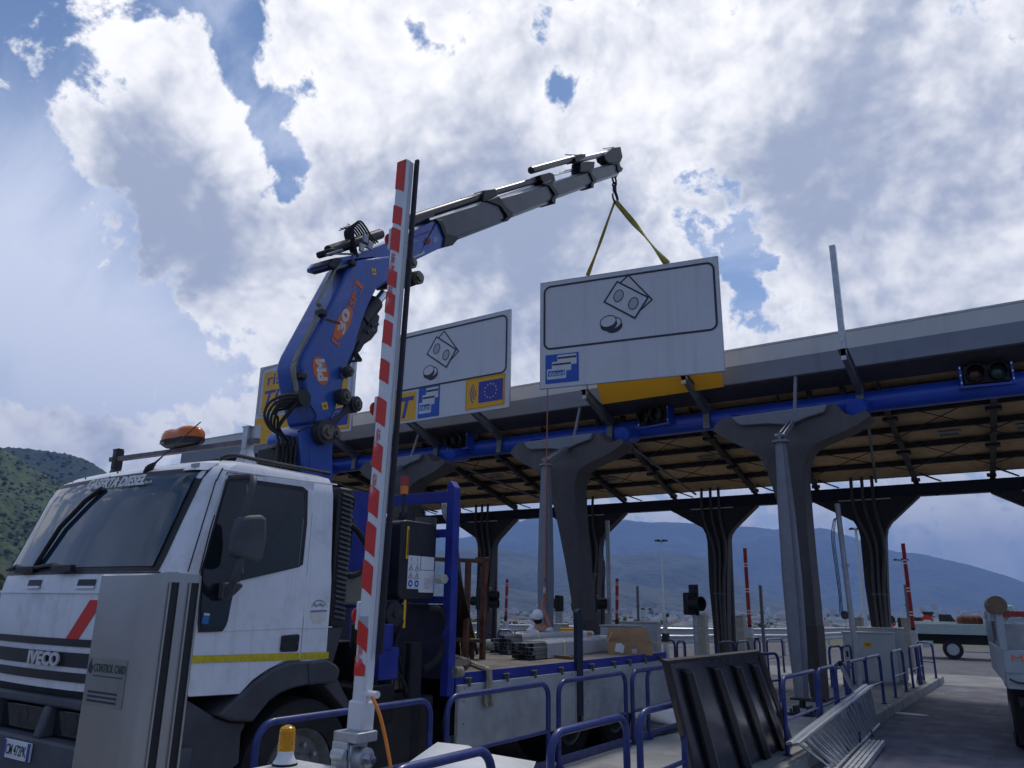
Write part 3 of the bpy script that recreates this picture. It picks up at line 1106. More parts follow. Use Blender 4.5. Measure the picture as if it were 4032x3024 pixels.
# big blue pipe and the rear beam
TY, TZ, TR = 16.0, 5.72, 0.215
build('beam_pipe', G().tube([(X0 + .3, TY, TZ), (X1, TY, TZ)], TR, 24), tube_blue, canopy)
build('roof_beam', G().box(X0 + .3, X1, RY - .12, RY + .12, 4.59, 4.90), backblue, canopy)
for i in range(24):
    x = 3.4 - i * 1.35
    build('beam_bolt', G().box(x - .05, x + .05, RY - .16, RY - .125, 4.56, 4.64), backblue, canopy)
for i, (f, b) in enumerate(raft):
    if X0 < b < X1:
        g = G().prism([(b - .02, RY - .1, 4.945), (b - .02, RY + .25, 4.945), (b - .02, RY + .1, rz_(RY) - .15), (b - .02, RY - .02, rz_(RY) - .15)], (.04, 0, 0))
        g.cyl((b - .1, RY - .05, 5.0), (b + .1, RY - .05, 5.0), .05, 10)
        build('eave_bracket', g, steel_dark, canopy)
        build('eave_strut', G().bar((b + .55, RY + .1, 4.95), (b + .12, RY - .25, rz_(RY) + .02), .04, .03), steel_dark, canopy)


LOFT = [(.10, -.27, -.11), (1.0, -.265, -.04), (1.9, -.26, .03), (2.7, -.29, .07), (3.3, -.335, .105), (3.8, -.38, .14), (4.1, -.43, .16), (4.3, -.47, .19), (4.42, -.505, .225), (4.52, -.545, .27),
        (4.6, -.60, .32), (4.66, -.66, .38), (4.72, -.735, .46), (4.78, -.82, .60), (4.84, -.92, .78), (4.90, -1.03, .97), (4.97, -1.14, 1.16), (5.05, -1.27, 1.31), (5.15, -1.40, 1.46)]
CREST = [(-1.46, 5.21), (-1.37, 5.32), (-1.21, 5.44), (-.91, 5.41), (.58, 5.43), (.91, 5.43), (.95, 5.33), (1.04, 5.23), (1.15, 5.18), (1.31, 5.22), (1.39, 5.25)]
lean = lambda z: 14.68 + max(0.0, 4.75 - z) * .26
DEPTH = .56


def front_column(xc):
    c = G()
    vs, fs = [], []
    for z, l, r in LOFT:
        y = lean(z)
        vs += [(xc + l, y, z), (xc + r, y, z), (xc + r, y + DEPTH, z), (xc + l, y + DEPTH, z)]
    m = len(LOFT)
    for i in range(m - 1):
        for k in range(4):
            fs.append((i * 4 + k, i * 4 + (k + 1) % 4, i * 4 + 4 + (k + 1) % 4, i * 4 + 4 + k))
    fs.append((0, 1, 2, 3))
    # the crest with its two saddles closes the loft
    top = [(xc + x, z) for x, z in CREST]
    k0 = len(vs)
    vs += [(x, lean(5), z) for x, z in top] + [(x, lean(5) + DEPTH, z) for x, z in top]
    n = len(top)
    t4 = (m - 1) * 4
    fs.append((t4, t4 + 1) + tuple(k0 + i for i in range(n - 1, -1, -1)))
    fs.append((t4 + 3, t4 + 2) + tuple(k0 + n + i for i in range(n - 1, -1, -1)))
    for i in range(n - 1):
        fs.append((k0 + i, k0 + i + 1, k0 + n + i + 1, k0 + n + i))
    fs.append((t4, k0, k0 + n, t4 + 3))
    fs.append((t4 + 1, t4 + 2, k0 + 2 * n - 1, k0 + n - 1))
    c.add(vs, fs)
    col_ = build('column', c, column_grey, canopy, sharp=40)
    build('column_foot', G().box(xc - .36, xc + .0, 15.75, 16.55, IZ - .01, IZ + .05), steel_dark, col_)
    build('column_skirt', G().hexa([(xc - .285, 15.86, .15), (xc - .095, 15.86, .15), (xc - .095, 16.46, .15), (xc - .285, 16.46, .15)], [(xc - .275, lean(1.5) - .012, 1.5), (xc + .012, lean(1.5) - .012, 1.5), (xc + .012, lean(1.5) + DEPTH + .012, 1.5), (xc - .275, lean(1.5) + DEPTH + .012, 1.5)]), M('column_brown', (.075, .062, .056), .65, .1, var=.15), col_)
    # pale folded plate along the front of the head, the pinned steel post below it
    yp = lean(5) - .10
    cap = G().prism([(xc - 1.02, yp, 5.40), (xc + .76, yp, 5.42), (xc + .74, yp, 5.36), (xc + .70, yp, 5.28), (xc + .40, yp, 5.22), (xc + .10, yp, 5.12), (xc + .0, yp, 5.12), (xc - .3, yp, 5.18), (xc - .84, yp, 5.21), (xc - .94, yp, 5.27)], (0, .098, 0))
    build('head_plate', cap, strut_grey, col_, bevel=.02)
    for sx, xx in ((-1, xc - 1.34), (1, xc + 1.15)):
        g = G().cyl((xx, 15.25, 5.45), (xx + .0, 15.9, 5.58), .18, 24)
        s = build('pipe_seat', g, tube_blue, col_)
        for k in range(9):
            a = R(180 + 20 * k)
            build('seat_bolt', G().cyl((xx + .155 * math.cos(a), 15.22, 5.445 + .155 * math.sin(a)), (xx + .155 * math.cos(a), 15.26, 5.45 + .155 * math.sin(a)), .018, 6), tube_blue, s)
    build('hanger_tube', G().tube([(xc + .10, FY + .05, 6.22), (xc + .10, 14.9, 5.3)], .035, 10), strut_grey, col_)
    for dx in (-.15, .5):
        build('pipe_strut', G().box(xc + dx + .25, xc + dx + .35, 16.0, 16.1, 5.9, 6.1), beam_dark, col_)
    build('tie_pipe', G().tube([(xc + 1.25, 15.7, 5.2), (xc + .35, RY - .3, 4.98)], .03, 8), steel_grey, col_)
    # jointed steel post standing before the column
    px_, py_ = xc + .10, 13.75
    st = G()

    def cross(z, a, b):
        return [(px_ - a, py_ - b, z), (px_ - b, py_ - b, z), (px_ - b, py_ - a, z), (px_ + b, py_ - a, z), (px_ + b, py_ - b, z), (px_ + a, py_ - b, z),
                (px_ + a, py_ + b, z), (px_ + b, py_ + b, z), (px_ + b, py_ + a, z), (px_ - b, py_ + a, z), (px_ - b, py_ + b, z), (px_ - a, py_ + b, z)]
    lv = [(.42, .095), (1.2, .13), (2.3, .142), (3.4, .125), (4.62, .085)]
    for (za, wa), (zb, wb) in zip(lv, lv[1:]):
        st.hexa(cross(za, wa, wa * .62), cross(zb, wb, wb * .62))
    p = build('steel_post', st, strut_grey, col_)
    build('cap_plate', G().cyl((px_, py_, 4.62), (px_, py_, 4.66), .15, 14), strut_grey, p)
    build('pin_joint', G().box(px_ - .025, px_ + .025, py_ - .07, py_ + .07, 4.66, 4.80).bar((px_ - .04, py_ + .02, 4.72), (px_ - .04, 14.6, 5.15), .02, .10).bar((px_ + .04, py_ + .02, 4.72), (px_ + .04, 14.6, 5.15), .02, .10).cyl((px_ - .09, py_, 4.75), (px_ + .09, py_, 4.75), .035, 10), strut_grey, p)
    build('base_pin', G().cyl((px_, py_, .26), (px_, py_, .42), .05, 10).box(px_ - .16, px_ + .16, py_ - .13, py_ + .13, .385, .42), steel_dark, p)
    b = build('base_plate', G().box(px_ - .2, px_ + .2, py_ - .2, py_ + .2, IZ, IZ + .04).box(px_ - .13, px_ - .08, py_ - .12, py_ + .12, IZ + .03, .30).box(px_ + .08, px_ + .13, py_ - .12, py_ + .12, IZ + .03, .30), steel_dark, p)
    for sx in (-1, 1):
        for sy in (-1, 1):
            build('anchor_bolt', G().cyl((px_ + sx * .15, py_ + sy * .15, IZ + .03), (px_ + sx * .15, py_ + sy * .15, IZ + .10), .02, 8), steel_dark, p)
    return col_


for x in ISL[1:]:
    front_column(x)

rear_out = [r4(886, 352), r4(1084, 445), r4(1106, 480), r4(1117, 520), r4(1140, 760), r4(1172, 965), r4(1188, 1090),
            r4(1268, 1090), r4(1262, 960), r4(1250, 760), r4(1243, 520), r4(1248, 480), r4(1268, 448), r4(1405, 320)]
RP = [aY(p, RY) for p in rear_out]
RP = [V((p.x + 3.66, 0, p.z)) for p in RP] + [V((1.24, 0, 4.62)), V((-1.2, 0, 4.62))]
RP[6].z = RP[7].z = -.05


def rear_column(xc):
    y = RY - .16
    c = build('column', G().prism([V((p.x + xc, y, p.z)) for p in RP], (0, .34, 0)), beam_dark, canopy, bevel=.03)
    for k, (a, b, cc, dd) in enumerate(((-.28, -.05, -.02, .0), (-.02, .1, .10, .1), (.22, .28, .2, .17))):
        pts = [(xc + a, y - .06, 5.3), (xc + a, y - .06, 4.35), (xc + b + .05, y - .07, 3.4), (xc + cc, y - .07, 2.2), (xc + dd, y - .07, .2)]
        p = build('drain_pipe', G().tube(curve3(pts, 5), .042, 10), M('pipe_grey', (.10, .09, .088), .5, .1), c)
        build('pipe_clip', G().cyl((xc + cc - .005, y - .07, 2.16), (xc + cc, y - .07, 2.2), .062, 10), steel_grey, p)
    build('light_bar', G().box(xc - .65, xc + .6, y - .05, y - .02, 4.545, 4.57), paper, c)
    return c


for b in BX:
    if b < X1:
        rear_column(b)

# ------------------------------------------------------------------ sign brackets
SY = 14.46                                        # plane of the mounted signs
BR = [-2.53, -5.62, -7.94, -11.07, -13.15, -16.2, -18.3]
for x in BR:
    b = G()
    b.prism([(x - .05, SY + .06, 6.28), (x - .05, SY + .06, 6.40), (x - .05, 15.82, 5.99), (x - .05, 15.82, 5.78)], (.1, 0, 0))
    b.prism([(x - .09, SY + .06, 6.40), (x - .09, SY + .06, 6.415), (x - .09, 15.7, 6.05), (x - .09, 15.7, 6.03)], (.18, 0, 0))
    br = build('sign_bracket', b, steel_grey, canopy)
    build('bracket_clamp', G().prism([(x - .07, 15.75, 5.98), (x - .07, 16.0, 6.06), (x - .07, 16.25, 5.97), (x - .07, 16.25, 5.92), (x - .07, 16.0, 5.945), (x - .07, 15.80, 5.90), (x - .07, 15.74, 5.5), (x - .07, 15.70, 5.5)], (.14, 0, 0)), steel_grey, br)
for x in (-2.53, -5.62, -7.94):
    top = 8.5 if x == -2.53 else 6.9
    up = build('sign_upright', G().box(x - .045, x + .045, SY + .06, SY + .12, 6.20, top).box(x + .045, x + .06, SY + .06, SY + .16, 6.30, top), galv, canopy)
    for k in range(int((top - 6.4) / .38)):
        build('screw', G().cyl((x + .0, SY + .055, 6.6 + k * .38), (x, SY + .061, 6.6 + k * .38), .012, 6), chrome, up)

# ------------------------------------------------------------------ signs
def sign_frame(o, ud, vd, nd):
    return lambda u, v, d=0.0: o + ud * u + vd * v + nd * d


def outline_ring(t, T, cx, cy, w, h, r, th, mat, name='border', d=.004, parent=None):
    g = G()
    ring(g, [(cx + a, cy + b) for a, b in rrect(w, h, r)], [(cx + a, cy + b) for a, b in rrect(w - 2 * th, h - 2 * th, max(.01, r - th))], lambda u, v, q: T(u, v, d + q), .003)
    return build(name, g, mat, parent or t)


def plate(t, T, pts, mat, name, d=.004, th=.003, parent=None):
    g = G().hexa([T(u, v, d) for u, v in pts], [T(u, v, d + th) for u, v in pts])
    return build(name, g, mat, parent or t)


def ell(cx, cy, a, b, rot=0.0, n=28, a0=0, a1=360):
    out = []
    for k in range(n + (0 if a1 - a0 == 360 else 1)):
        q = R(a0 + (a1 - a0) * k / n)
        x, y = a * math.cos(q), b * math.sin(q)
        out.append((cx + x * math.cos(rot) - y * math.sin(rot), cy + x * math.sin(rot) + y * math.cos(rot)))
    return out


def stroke(t, T, pts, w, mat, name, d=.004, closed=True, parent=None):
    """line of constant width along a polyline, mitred"""
    n = len(pts)
    outer, inner = [], []
    for i in range(n):
        a = V((*pts[(i - 1) % n], 0)) if closed or i else V((*pts[i], 0)) * 2 - V((*pts[i + 1], 0))
        b = V((*pts[i], 0))
        c = V((*pts[(i + 1) % n], 0)) if closed or i < n - 1 else b * 2 - a
        d1, d2 = (b - a).normalized(), (c - b).normalized()
        n1, n2 = V((-d1.y, d1.x, 0)), V((-d2.y, d2.x, 0))
        m = (n1 + n2).normalized()
        k = w / 2 / max(.35, m.dot(n1))
        outer.append((b.x + m.x * k, b.y + m.y * k))
        inner.append((b.x - m.x * k, b.y - m.y * k))
    g = G()
    m_ = n if closed else n - 1
    vs = []
    for q in (d, d + .003):
        vs += [T(*p, q) for p in outer] + [T(*p, q) for p in inner]
    fs = []
    for i in range(m_):
        j = (i + 1) % n
        fs += [(2 * n + i, 2 * n + j, 3 * n + j, 3 * n + i), (i, n + i, n + j, j), (i, j, 2 * n + j, 2 * n + i), (n + i, 3 * n + i, 3 * n + j, n + j)]
    g.add(vs, fs)
    return build(name, g, mat, parent or t)


def money(t, T, cx, cy, s):
    """banknotes and coins pictogram; cx, cy is the middle of the front note"""
    L, H = .62 * s, .40 * s
    a = R(-35)
    rot = lambda x, y, an: (x * math.cos(an) - y * math.sin(an), x * math.sin(an) + y * math.cos(an))

    def quad(an, ox, oy):
        return [(cx + ox + rot(x, y, an)[0], cy + oy + rot(x, y, an)[1]) for x, y in ((-L / 2, -H / 2), (L / 2, -H / 2), (L / 2, H / 2), (-L / 2, H / 2))]
    back = quad(R(-52), .085 * s, .06 * s)
    stroke(t, T, back, .024 * s, ink, 'banknote', d=.003)
    front = quad(a, 0, 0)
    plate(t, T, front, sign_white, 'banknote', d=.0062, th=.002)
    stroke(t, T, front, .028 * s, ink, 'banknote', d=.0085)
    for k in (-1, 1):
        ox, oy = rot(k * .15 * s, 0, a)
        plate(t, T, ell(cx + ox, cy + oy, .078 * s, .105 * s, R(-20)), sign_grey, 'note_disc', d=.0085)
        stroke(t, T, ell(cx + ox, cy + oy, .078 * s, .105 * s, R(-20)), .014 * s, ink, 'note_disc', d=.0118)
    bx_, by_ = cx - .31 * s, cy - .34 * s
    for ox, oy, dd in ((.085 * s, -.045 * s, .003), (0, 0, .0065)):
        plate(t, T, ell(bx_ + ox + .01 * s, by_ + oy - .06 * s, .145 * s, .105 * s, R(12)), ink, 'coin', d=dd, th=.001)
        plate(t, T, ell(bx_ + ox, by_ + oy, .145 * s, .105 * s, R(12)), ink, 'coin', d=dd + .001, th=.001)
        plate(t, T, ell(bx_ + ox, by_ + oy, .128 * s, .088 * s, R(12)), sign_white, 'coin', d=dd + .002, th=.001)


def cards_panel(t, T, x, y, w, h):
    """blue square with three stepped payment cards"""
    p = plate(t, T, [(x, y), (x + w, y), (x + w, y + h), (x, y + h)], sign_blue, 'card_panel', d=.004)
    for (u, v, cw, chh, stripe, dd) in ((.36, .60, .58, .36, True, .008), (.20, .40, .58, .34, True, .0095), (.05, .14, .58, .36, False, .011)):
        cxx, cyy = x + (u + cw / 2) * w, y + (v + chh / 2) * h
        plate(t, T, [(cxx + a, cyy + b) for a, b in rrect(cw * w, chh * h, .03 * w, 3)], sign_white, 'card', d=dd, th=.001, parent=p)
        if stripe:
            plate(t, T, [(x + u * w + .01, y + (v + chh * .62) * h), (x + (u + cw) * w - .004, y + (v + chh * .62) * h), (x + (u + cw) * w - .004, y + (v + chh * .80) * h), (x + u * w + .01, y + (v + chh * .80) * h)], ink, 'card_stripe', d=dd + .0012, th=.001, parent=p)
        else:
            plate(t, T, [(x + (u + .03) * w, y + (v + .10) * h), (x + (u + cw - .04) * w, y + (v + .10) * h), (x + (u + cw - .04) * w, y + (v + .29) * h), (x + (u + .03) * w, y + (v + .29) * h)], M('card_band', (.03, .10, .30), .4), 'card_band', d=dd + .0012, th=.001, parent=p)
            pale = M('card_letter', (.45, .62, .78), .4)
            text('lettering', 'VIA', pale, p, T(x + (u + .05) * w, y + (v + .115) * h, dd + .003), T(1, 0) - T(0, 0), T(0, 1) - T(0, 0), w=.22 * w, h=.13 * h, bold=.02)
            text('lettering', 'card', pale, p, T(x + (u + .275) * w, y + (v + .115) * h, dd + .003), T(1, 0) - T(0, 0), T(0, 1) - T(0, 0), w=.24 * w, h=.15 * h, bold=.01)
    return p


def flag_panel(t, T, x, y, w, h):
    p = plate(t, T, [(x + w / 2 + a, y + h / 2 + b) for a, b in rrect(w, h, .004, 2)], sign_yellow, 'toll_service_panel', d=.004)
    outline_ring(t, T, x + w / 2, y + h / 2, w * .97, h * .95, .06, .008, M('border_orange', (.42, .15, .03), .5), 'panel_border', d=.008, parent=p)
    fx, fy, fw, fh = x + w * .34, y + h * .17, w * .61, h * .68
    plate(t, T, [(fx, fy), (fx + fw, fy), (fx + fw, fy + fh), (fx, fy + fh)], eu_blue, 'flag', d=.008, parent=p)
    star = M('star_yellow', (.85, .66, .05), .4)
    for k in range(12):
        a = R(90 + 30 * k)
        sx, sy = fx + fw / 2 + math.cos(a) * fh * .33, fy + fh / 2 + math.sin(a) * fh * .33
        pts = []
        for q in range(10):
            r_ = (.05 if q % 2 == 0 else .02) * fh
            b = R(90 + 36 * q)
            pts.append((sx + r_ * math.cos(b), sy + r_ * math.sin(b)))
        plate(t, T, pts, star, 'star', d=.0115, th=.002, parent=p)
    for k, rr in enumerate((.10, .21, .32)):
        arc = ell(x + w * .30, y + h * .5, rr * h * .75, rr * h * 1.15, 0, 14, 125, 235)
        stroke(t, T, arc, .035 * h, eu_blue, 'radio_wave', d=.008, closed=False, parent=p)
    return p


def sign_board(name, T, w, h, label, th=.05, mat=None):
    o = T(w / 2, 0)
    t = thing(name, o, label, 'road sign', 'large signs over the toll lanes')
    g = G().hexa([T(0, 0, -th), T(w, 0, -th), T(w, h, -th), T(0, h, -th)], [T(0, 0, 0), T(w, 0, 0), T(w, h, 0), T(0, h, 0)])
    build('panel', g, mat or sign_white, t, bevel=.004)
    fr = G()
    e = .012
    for (u0, u1, v0, v1) in ((0, w, -e, 0), (0, w, h, h + e), (-e, 0, -e, h + e), (w, w + e, -e, h + e)):
        fr.hexa([T(u0, v0, -th - .002), T(u1, v0, -th - .002), T(u1, v1, -th - .002), T(u0, v1, -th - .002)], [T(u0, v0, .004), T(u1, v0, .004), T(u1, v1, .004), T(u0, v1, .004)])
    build('edge_profile', fr, galv, t)
    return t


up_v = V((0, 0, 1))
# the sign hanging from the crane, turned a little
bl, br_ = V((-8.44, 13.50, 6.26)), V((-4.66, 14.24, 6.26))
hu = (br_ - bl).normalized()
hn = V((hu.y, -hu.x, 0))
HW, HH = (br_ - bl).length, 2.43
TH = sign_frame(bl, hu, up_v, hn)
hang = sign_board('hanging_sign', TH, HW, HH, 'big white cash and card sign hanging from the crane hook on yellow slings')
outline_ring(hang, TH, HW / 2, HH * .655, HW * .965, HH * .615, .17, .045, ink)
money(hang, TH, HW * .50, HH * .725, 1.28)
cards_panel(hang, TH, HW * .030, HH * .035, HW * .195, HH * .265)
build('panel_seam', G().hexa([TH(HW * .655, .01, .0005), TH(HW * .655 + .004, .01, .0005), TH(HW * .655 + .004, HH - .01, .0005), TH(HW * .655, HH - .01, .0005)],
                             [TH(HW * .655, .01, .0012), TH(HW * .655 + .004, .01, .0012), TH(HW * .655 + .004, HH - .01, .0012), TH(HW * .655, HH - .01, .0012)]), sign_grey, hang)

# the mounted sign in the middle
TM = sign_frame(V((-14.13, SY, 6.26)), V((1, 0, 0)), up_v, V((0, -1, 0)))
mid = sign_board('toll_sign', TM, 4.22, 2.44, 'white cash sign with yellow and blue panels mounted left of the hanging sign')
outline_ring(mid, TM, 2.11, 2.44 * .655, 4.22 * .965, 2.44 * .615, .17, .045, ink)
money(mid, TM, 4.22 * .50, 2.44 * .705, 1.28)
flag_panel(mid, TM, 2.93, .07, 1.17, .78)
cards_panel(mid, TM, 1.41, .05, .70, .80)
tp = plate(mid, TM, [(.30, .05), (1.33, .05), (1.33, .80), (.30, .80)], sign_yellow, 'service_panel')
text('lettering', 'T', tele_blue, tp, TM(.84, .14, .008), V((1, 0, 0)), V((0, 0, 1)), w=.40, h=.52, shear=.25, bold=.03)

# the yellow sign far left
TT = sign_frame(V((-19.2, SY, 6.28)), V((1, 0, 0)), up_v, V((0, -1, 0)))
tele = sign_board('toll_sign', TT, 4.1, 2.42, 'white and yellow reserved lane sign partly hidden behind the blue crane boom')
outline_ring(tele, TT, 2.05, 1.62, 3.98, 1.54, .2, .045, sign_grey)
p = plate(tele, TT, [(.22, .95), (3.84, .95), (3.84, 2.22), (.22, 2.22)], sign_yellow, 'service_panel')
text('lettering', 'riservato', tele_blue, p, TT(.42, 1.80, .008), V((1, 0, 0)), V((0, 0, 1)), w=2.3, h=.33, bold=.015)
text('lettering', 'TELEPASS', tele_blue, p, TT(.34, 1.12, .008), V((1, 0, 0)), V((0, 0, 1)), w=3.35, h=.5, shear=.25, bold=.02)
plate(tele, TT, [(.02, .0), (2.4, .0), (2.4, .80), (.02, .80)], sign_yellow, 'yellow_panel')
flag_panel(tele, TT, 2.62, .06, 1.42, .74)

# old yellow sign lying tilted on its brackets behind the hanging one
T4 = lambda u, v, d=0.0: V((-7.75 + u * .875, 15.0 - v * .30, 6.15 + v * .50)) + V((0, -.857, -.514)) * d
yl = thing('sign_panel', T4(1.6, 0), 'plain yellow panel tilted on the brackets below the hanging sign', 'sign panel')
build('panel', G().hexa([T4(0, 0, -.03), T4(3.2, 0, -.03), T4(3.2, 1, -.03), T4(0, 1, -.03)], [T4(0, 0), T4(3.2, 0), T4(3.2, 1), T4(0, 1)]), sign_yellow, yl, bevel=.004)
yb = G()
for a in (.25, 2.6):
    yb.hexa([T4(a, 0, -.075), T4(a + .08, 0, -.075), T4(a + .08, 1, -.075), T4(a, 1, -.075)], [T4(a, 0, -.032), T4(a + .08, 0, -.032), T4(a + .08, 1, -.032), T4(a, 1, -.032)])
build('mounting_rail', yb, galv, yl)


# ------------------------------------------------------------------ signal lamps on the blue pipe
def pipe_signal(x, label, yaw=0.0):
    o = V((x, TY - .32, TZ + .18))
    t = local(thing('traffic_light', o, label, 'traffic light', 'paired signal lamps on the blue pipe', yaw))
    build('housing', G().box(-.50, .50, -.02, .16, -.24, .24), black_plastic, t, bevel=.02)
    build('mounting_plate', G().box(-.60, -.545, -.03, .30, -.30, .26).box(.545, .60, -.03, .30, -.30, .26).box(-.62, .62, .0, .26, -.33, -.27), tube_blue, t)
    for sx in (-1, 1):
        for k in range(3):
            build('bolt', G().cyl((sx * .573, -.045, -.2 + k * .2), (sx * .573, -.03, -.2 + k * .2), .02, 6), chrome, t)
    for sx, lm in ((-.25, lens_red), (.25, lens_green)):
        h = G()
        n = 22
        vs, fs = [], []
        for q, (yy, rr, cut) in enumerate(((-.02, .215, 0), (-.36, .215, 1))):
            for k in range(n):
                a = 2 * math.pi * k / n
                z = rr * math.sin(a)
                y2 = yy + (0.12 * (0.5 - 0.5 * math.sin(a)) if cut else 0)
                vs.append((sx + rr * math.cos(a), y2, z))
        for k in range(n):
            fs.append((k, (k + 1) % n, n + (k + 1) % n, n + k))
        h.add(vs, fs)
        hood = build('hood', h, black_plastic, t)
        sol = hood.modifiers.new('wall', 'SOLIDIFY')
        sol.thickness = .012
        build('lens', G().lathe([(.19, 0), (.17, .03), (.10, .05), (.02, .056)], (sx, -.03, 0), (0, -1, 0), 18), lm, t)
    t.scale = (.70, .70, .70)
    return t


pipe_signal(aY(r1(1835, 690), TY - .32).x, 'large pair of dark signal lamps on the blue pipe near the right edge', R(8))
pipe_signal(aY(r2(1240, 545), TY - .32).x, 'pair of signal lamps on the blue pipe just below the hanging sign', R(-14))
pipe_signal(aY(r3(1480, 715), TY - .32).x, 'pair of signal lamps on the blue pipe under the middle sign, left one reddish', R(-14))
# ------------------------------------------------------------------ blue tube railings
def make_hoop(L, H, label, group, base_bar=False, r=.027, mid=.47):
    """runs along local +x from 0 to L"""
    t = local(thing('railing_hoop', (0, 0, 0), label, 'railing', group))
    cr = .14
    pts = [(0, 0, -.05), (0, 0, H - cr)] + [(cr - cr * math.cos(R(15 * k)), 0, H - cr + cr * math.sin(R(15 * k))) for k in range(1, 6)] + [(cr, 0, H)]
    pts += [(L - cr, 0, H)] + [(L - cr + cr * math.sin(R(15 * k)), 0, H - cr + cr * math.cos(R(15 * k))) for k in range(1, 6)] + [(L, 0, H - cr), (L, 0, -.05)]
    build('hoop_tube', G().tube(pts, r, 14), hoop_blue, t, sharp=60)
    build('rail', G().tube([(r * .8, 0, H - mid), (L - r * .8, 0, H - mid)], r * .72, 12), hoop_blue, t, sharp=60)
    for x in (0, L):
        build('foot_plate', G().cyl((x, 0, 0), (x, 0, .012), r * 2.0, 14), hoop_blue, t)
    if base_bar:
        build('base_bar', G().box(r, L - r, -.008, .008, .01, .10), hoop_blue, t)
    return t


HT = 1.03                                          # height of the hoop axis above the road


def hoop_between(a, b, label, group, base_bar=False, z0=IZ, r=.027):
    a, b = V((a.x, a.y, z0)), V((b.x, b.y, z0))
    L = (b - a).length
    t = make_hoop(L, HT - z0 - r, label, group, base_bar, r)
    t.location = a
    t.rotation_euler = (0, 0, math.atan2(b.y - a.y, b.x - a.x))
    return t


GF = 'blue hoop railings along the kerb side of the near island'
GB = 'blue hoop railings along the truck side of the near island'
XF, XB = -2.80, -4.56
fy = lambda p: V((XF, aX(p, XF).y, 0))
by = lambda p: V((XB, aX(p, XB).y, 0))
hoop_between(fy(W(835, 1659)), fy(W(1062, 1640)), 'nearest blue hoop at the bottom edge before the white folded sheet', GF)
hoop_between(fy(c4(1035, 1230)), fy(c4(1695, 1100)), 'blue hoop left of the leaning black panel, wheel showing through it', GF)
hoop_between(fy(c4(1812, 1150)), fy(c4(2192, 1000)), 'blue hoop half hidden behind the left edge of the leaning black panel', GF)
hoop_between(fy(r5(1022, 900)), fy(r5(1370, 860)), 'blue hoop just right of the leaning black panel above the ladder foot', GF)
hoop_between(fy(r5(1400, 850)), fy(r5(1560, 800)), 'narrow blue hoop, second right of the black panel behind the ladder', GF)
hoop_between(fy(r5(1575, 760)), fy(r5(1672, 720)), 'narrow blue hoop with the ladder end leaning on it', GF)
hoop_between(fy(r6(80, 900)), fy(r6(222, 900)), 'blue hoop behind the upper end of the ladder beside the grey pole', GF)
hoop_between(fy(r6(228, 950)), fy(r6(345, 950)), 'blue hoop above the far ladder end in front of the big cabinet', GF)
hoop_between(fy(r6(425, 800)), fy(r6(525, 900)), 'blue hoop at the right edge of the grey green cabinet', GF)
hoop_between(fy(r6(572, 800)), fy(r6(630, 850)), 'blue hoop left of the road cone at the island end', GF)
hoop_between(fy(r6(636, 800)), fy(r6(668, 850)), 'blue hoop directly behind the road cone', GF)
a_, b_ = aZ(r6(622, 650), HT), aZ(r6(742, 660), HT)
hoop_between(a_, b_, 'blue hoop across the far end of the near island beside the tipper truck', GF)
hoop_between(by(c7(232, 1200)), by(c7(1752, 1000)), 'wide blue hoop behind the raised barrier arm and amber beacon', GB)
hoop_between(by(c4(130, 950)), by(c4(1015, 900)), 'blue hoop before the first grey sideboard of the truck, strap hanging behind', GB, True)
hoop_between(by(c4(1105, 850)), by(c4(1690, 760)), 'blue hoop before the black stake in the middle of the truck sideboard', GB, True)
hoop_between(by(c4(1748, 760)), by(c4(2330, 660)), 'blue hoop before the rear sideboard of the truck behind the black panel', GB, True)
hoop_between(by(W(985, 1000)) + V((0, 4.2, 0)), by(W(985, 1000)) + V((0, 5.2, 0)), 'blue hoop behind the leaning black panel, only its top right corner showing', GB)
a_ = fy(W(472, 1640))
hoop_between(V((-3.9, 1.35, 0)), V((-3.9, 2.62, 0)), 'blue hoop behind the stainless column showing at both of its sides', 'blue hoop railing at the near end of the island')
GO = 'blue hoop railings on the farther islands'
for (a, b, lb) in (
        (c8(432, 1450), c8(612, 1450), 'small far blue hoop left of the grey cabinet behind the rusty rack'),
        (c8(700, 1422), c8(875, 1422), 'small far blue hoop right under the thin red and white barrier, nearest the worker'),
        (c8(915, 1420), c8(1080, 1415), 'small far blue hoop just left of the worker, farther one of two'),
        (c8(905, 1490), c8(1110, 1485), 'small far blue hoop just left of the worker, lower one of two'),
        (c9(885, 1490), c9(1100, 1478), 'far blue hoop behind the open cardboard box'),
        (c9(1100, 1550), c9(1345, 1545), 'blue hoop right of the white jointed stake'),
        (c9(1375, 1560), c9(1480, 1555), 'blue hoop directly left of the grey signal cabinet'),
        (c9(270, 1490), c9(440, 1485), 'far blue hoop right of the truck stake behind the plastic wrapped tubes'),
        (r5(335, 330), r5(505, 325), 'blue hoop between the grey cabinets and the rear column foot'),
        (r5(528, 325), r5(655, 318), 'blue hoop before the pale stone post of the second island'),
        (r5(715, 290), r5(770, 292), 'blue hoop right of the pale barrier housing'),
        (r5(845, 305), r5(1005, 292), 'blue hoop left of the fluted steel post of the right column'),
        (r5(760, 452), r5(960, 440), 'blue hoop behind the top right corner of the black panel'),
        (r5(1495, 375), r5(1625, 368), 'blue hoop right of the right column foot, left one of the pair'),
        (r5(1632, 372), r5(1722, 362), 'blue hoop right of the right column foot, right one of the pair')):
    hoop_between(aZ(a, HT), aZ(b, HT), lb, GO)

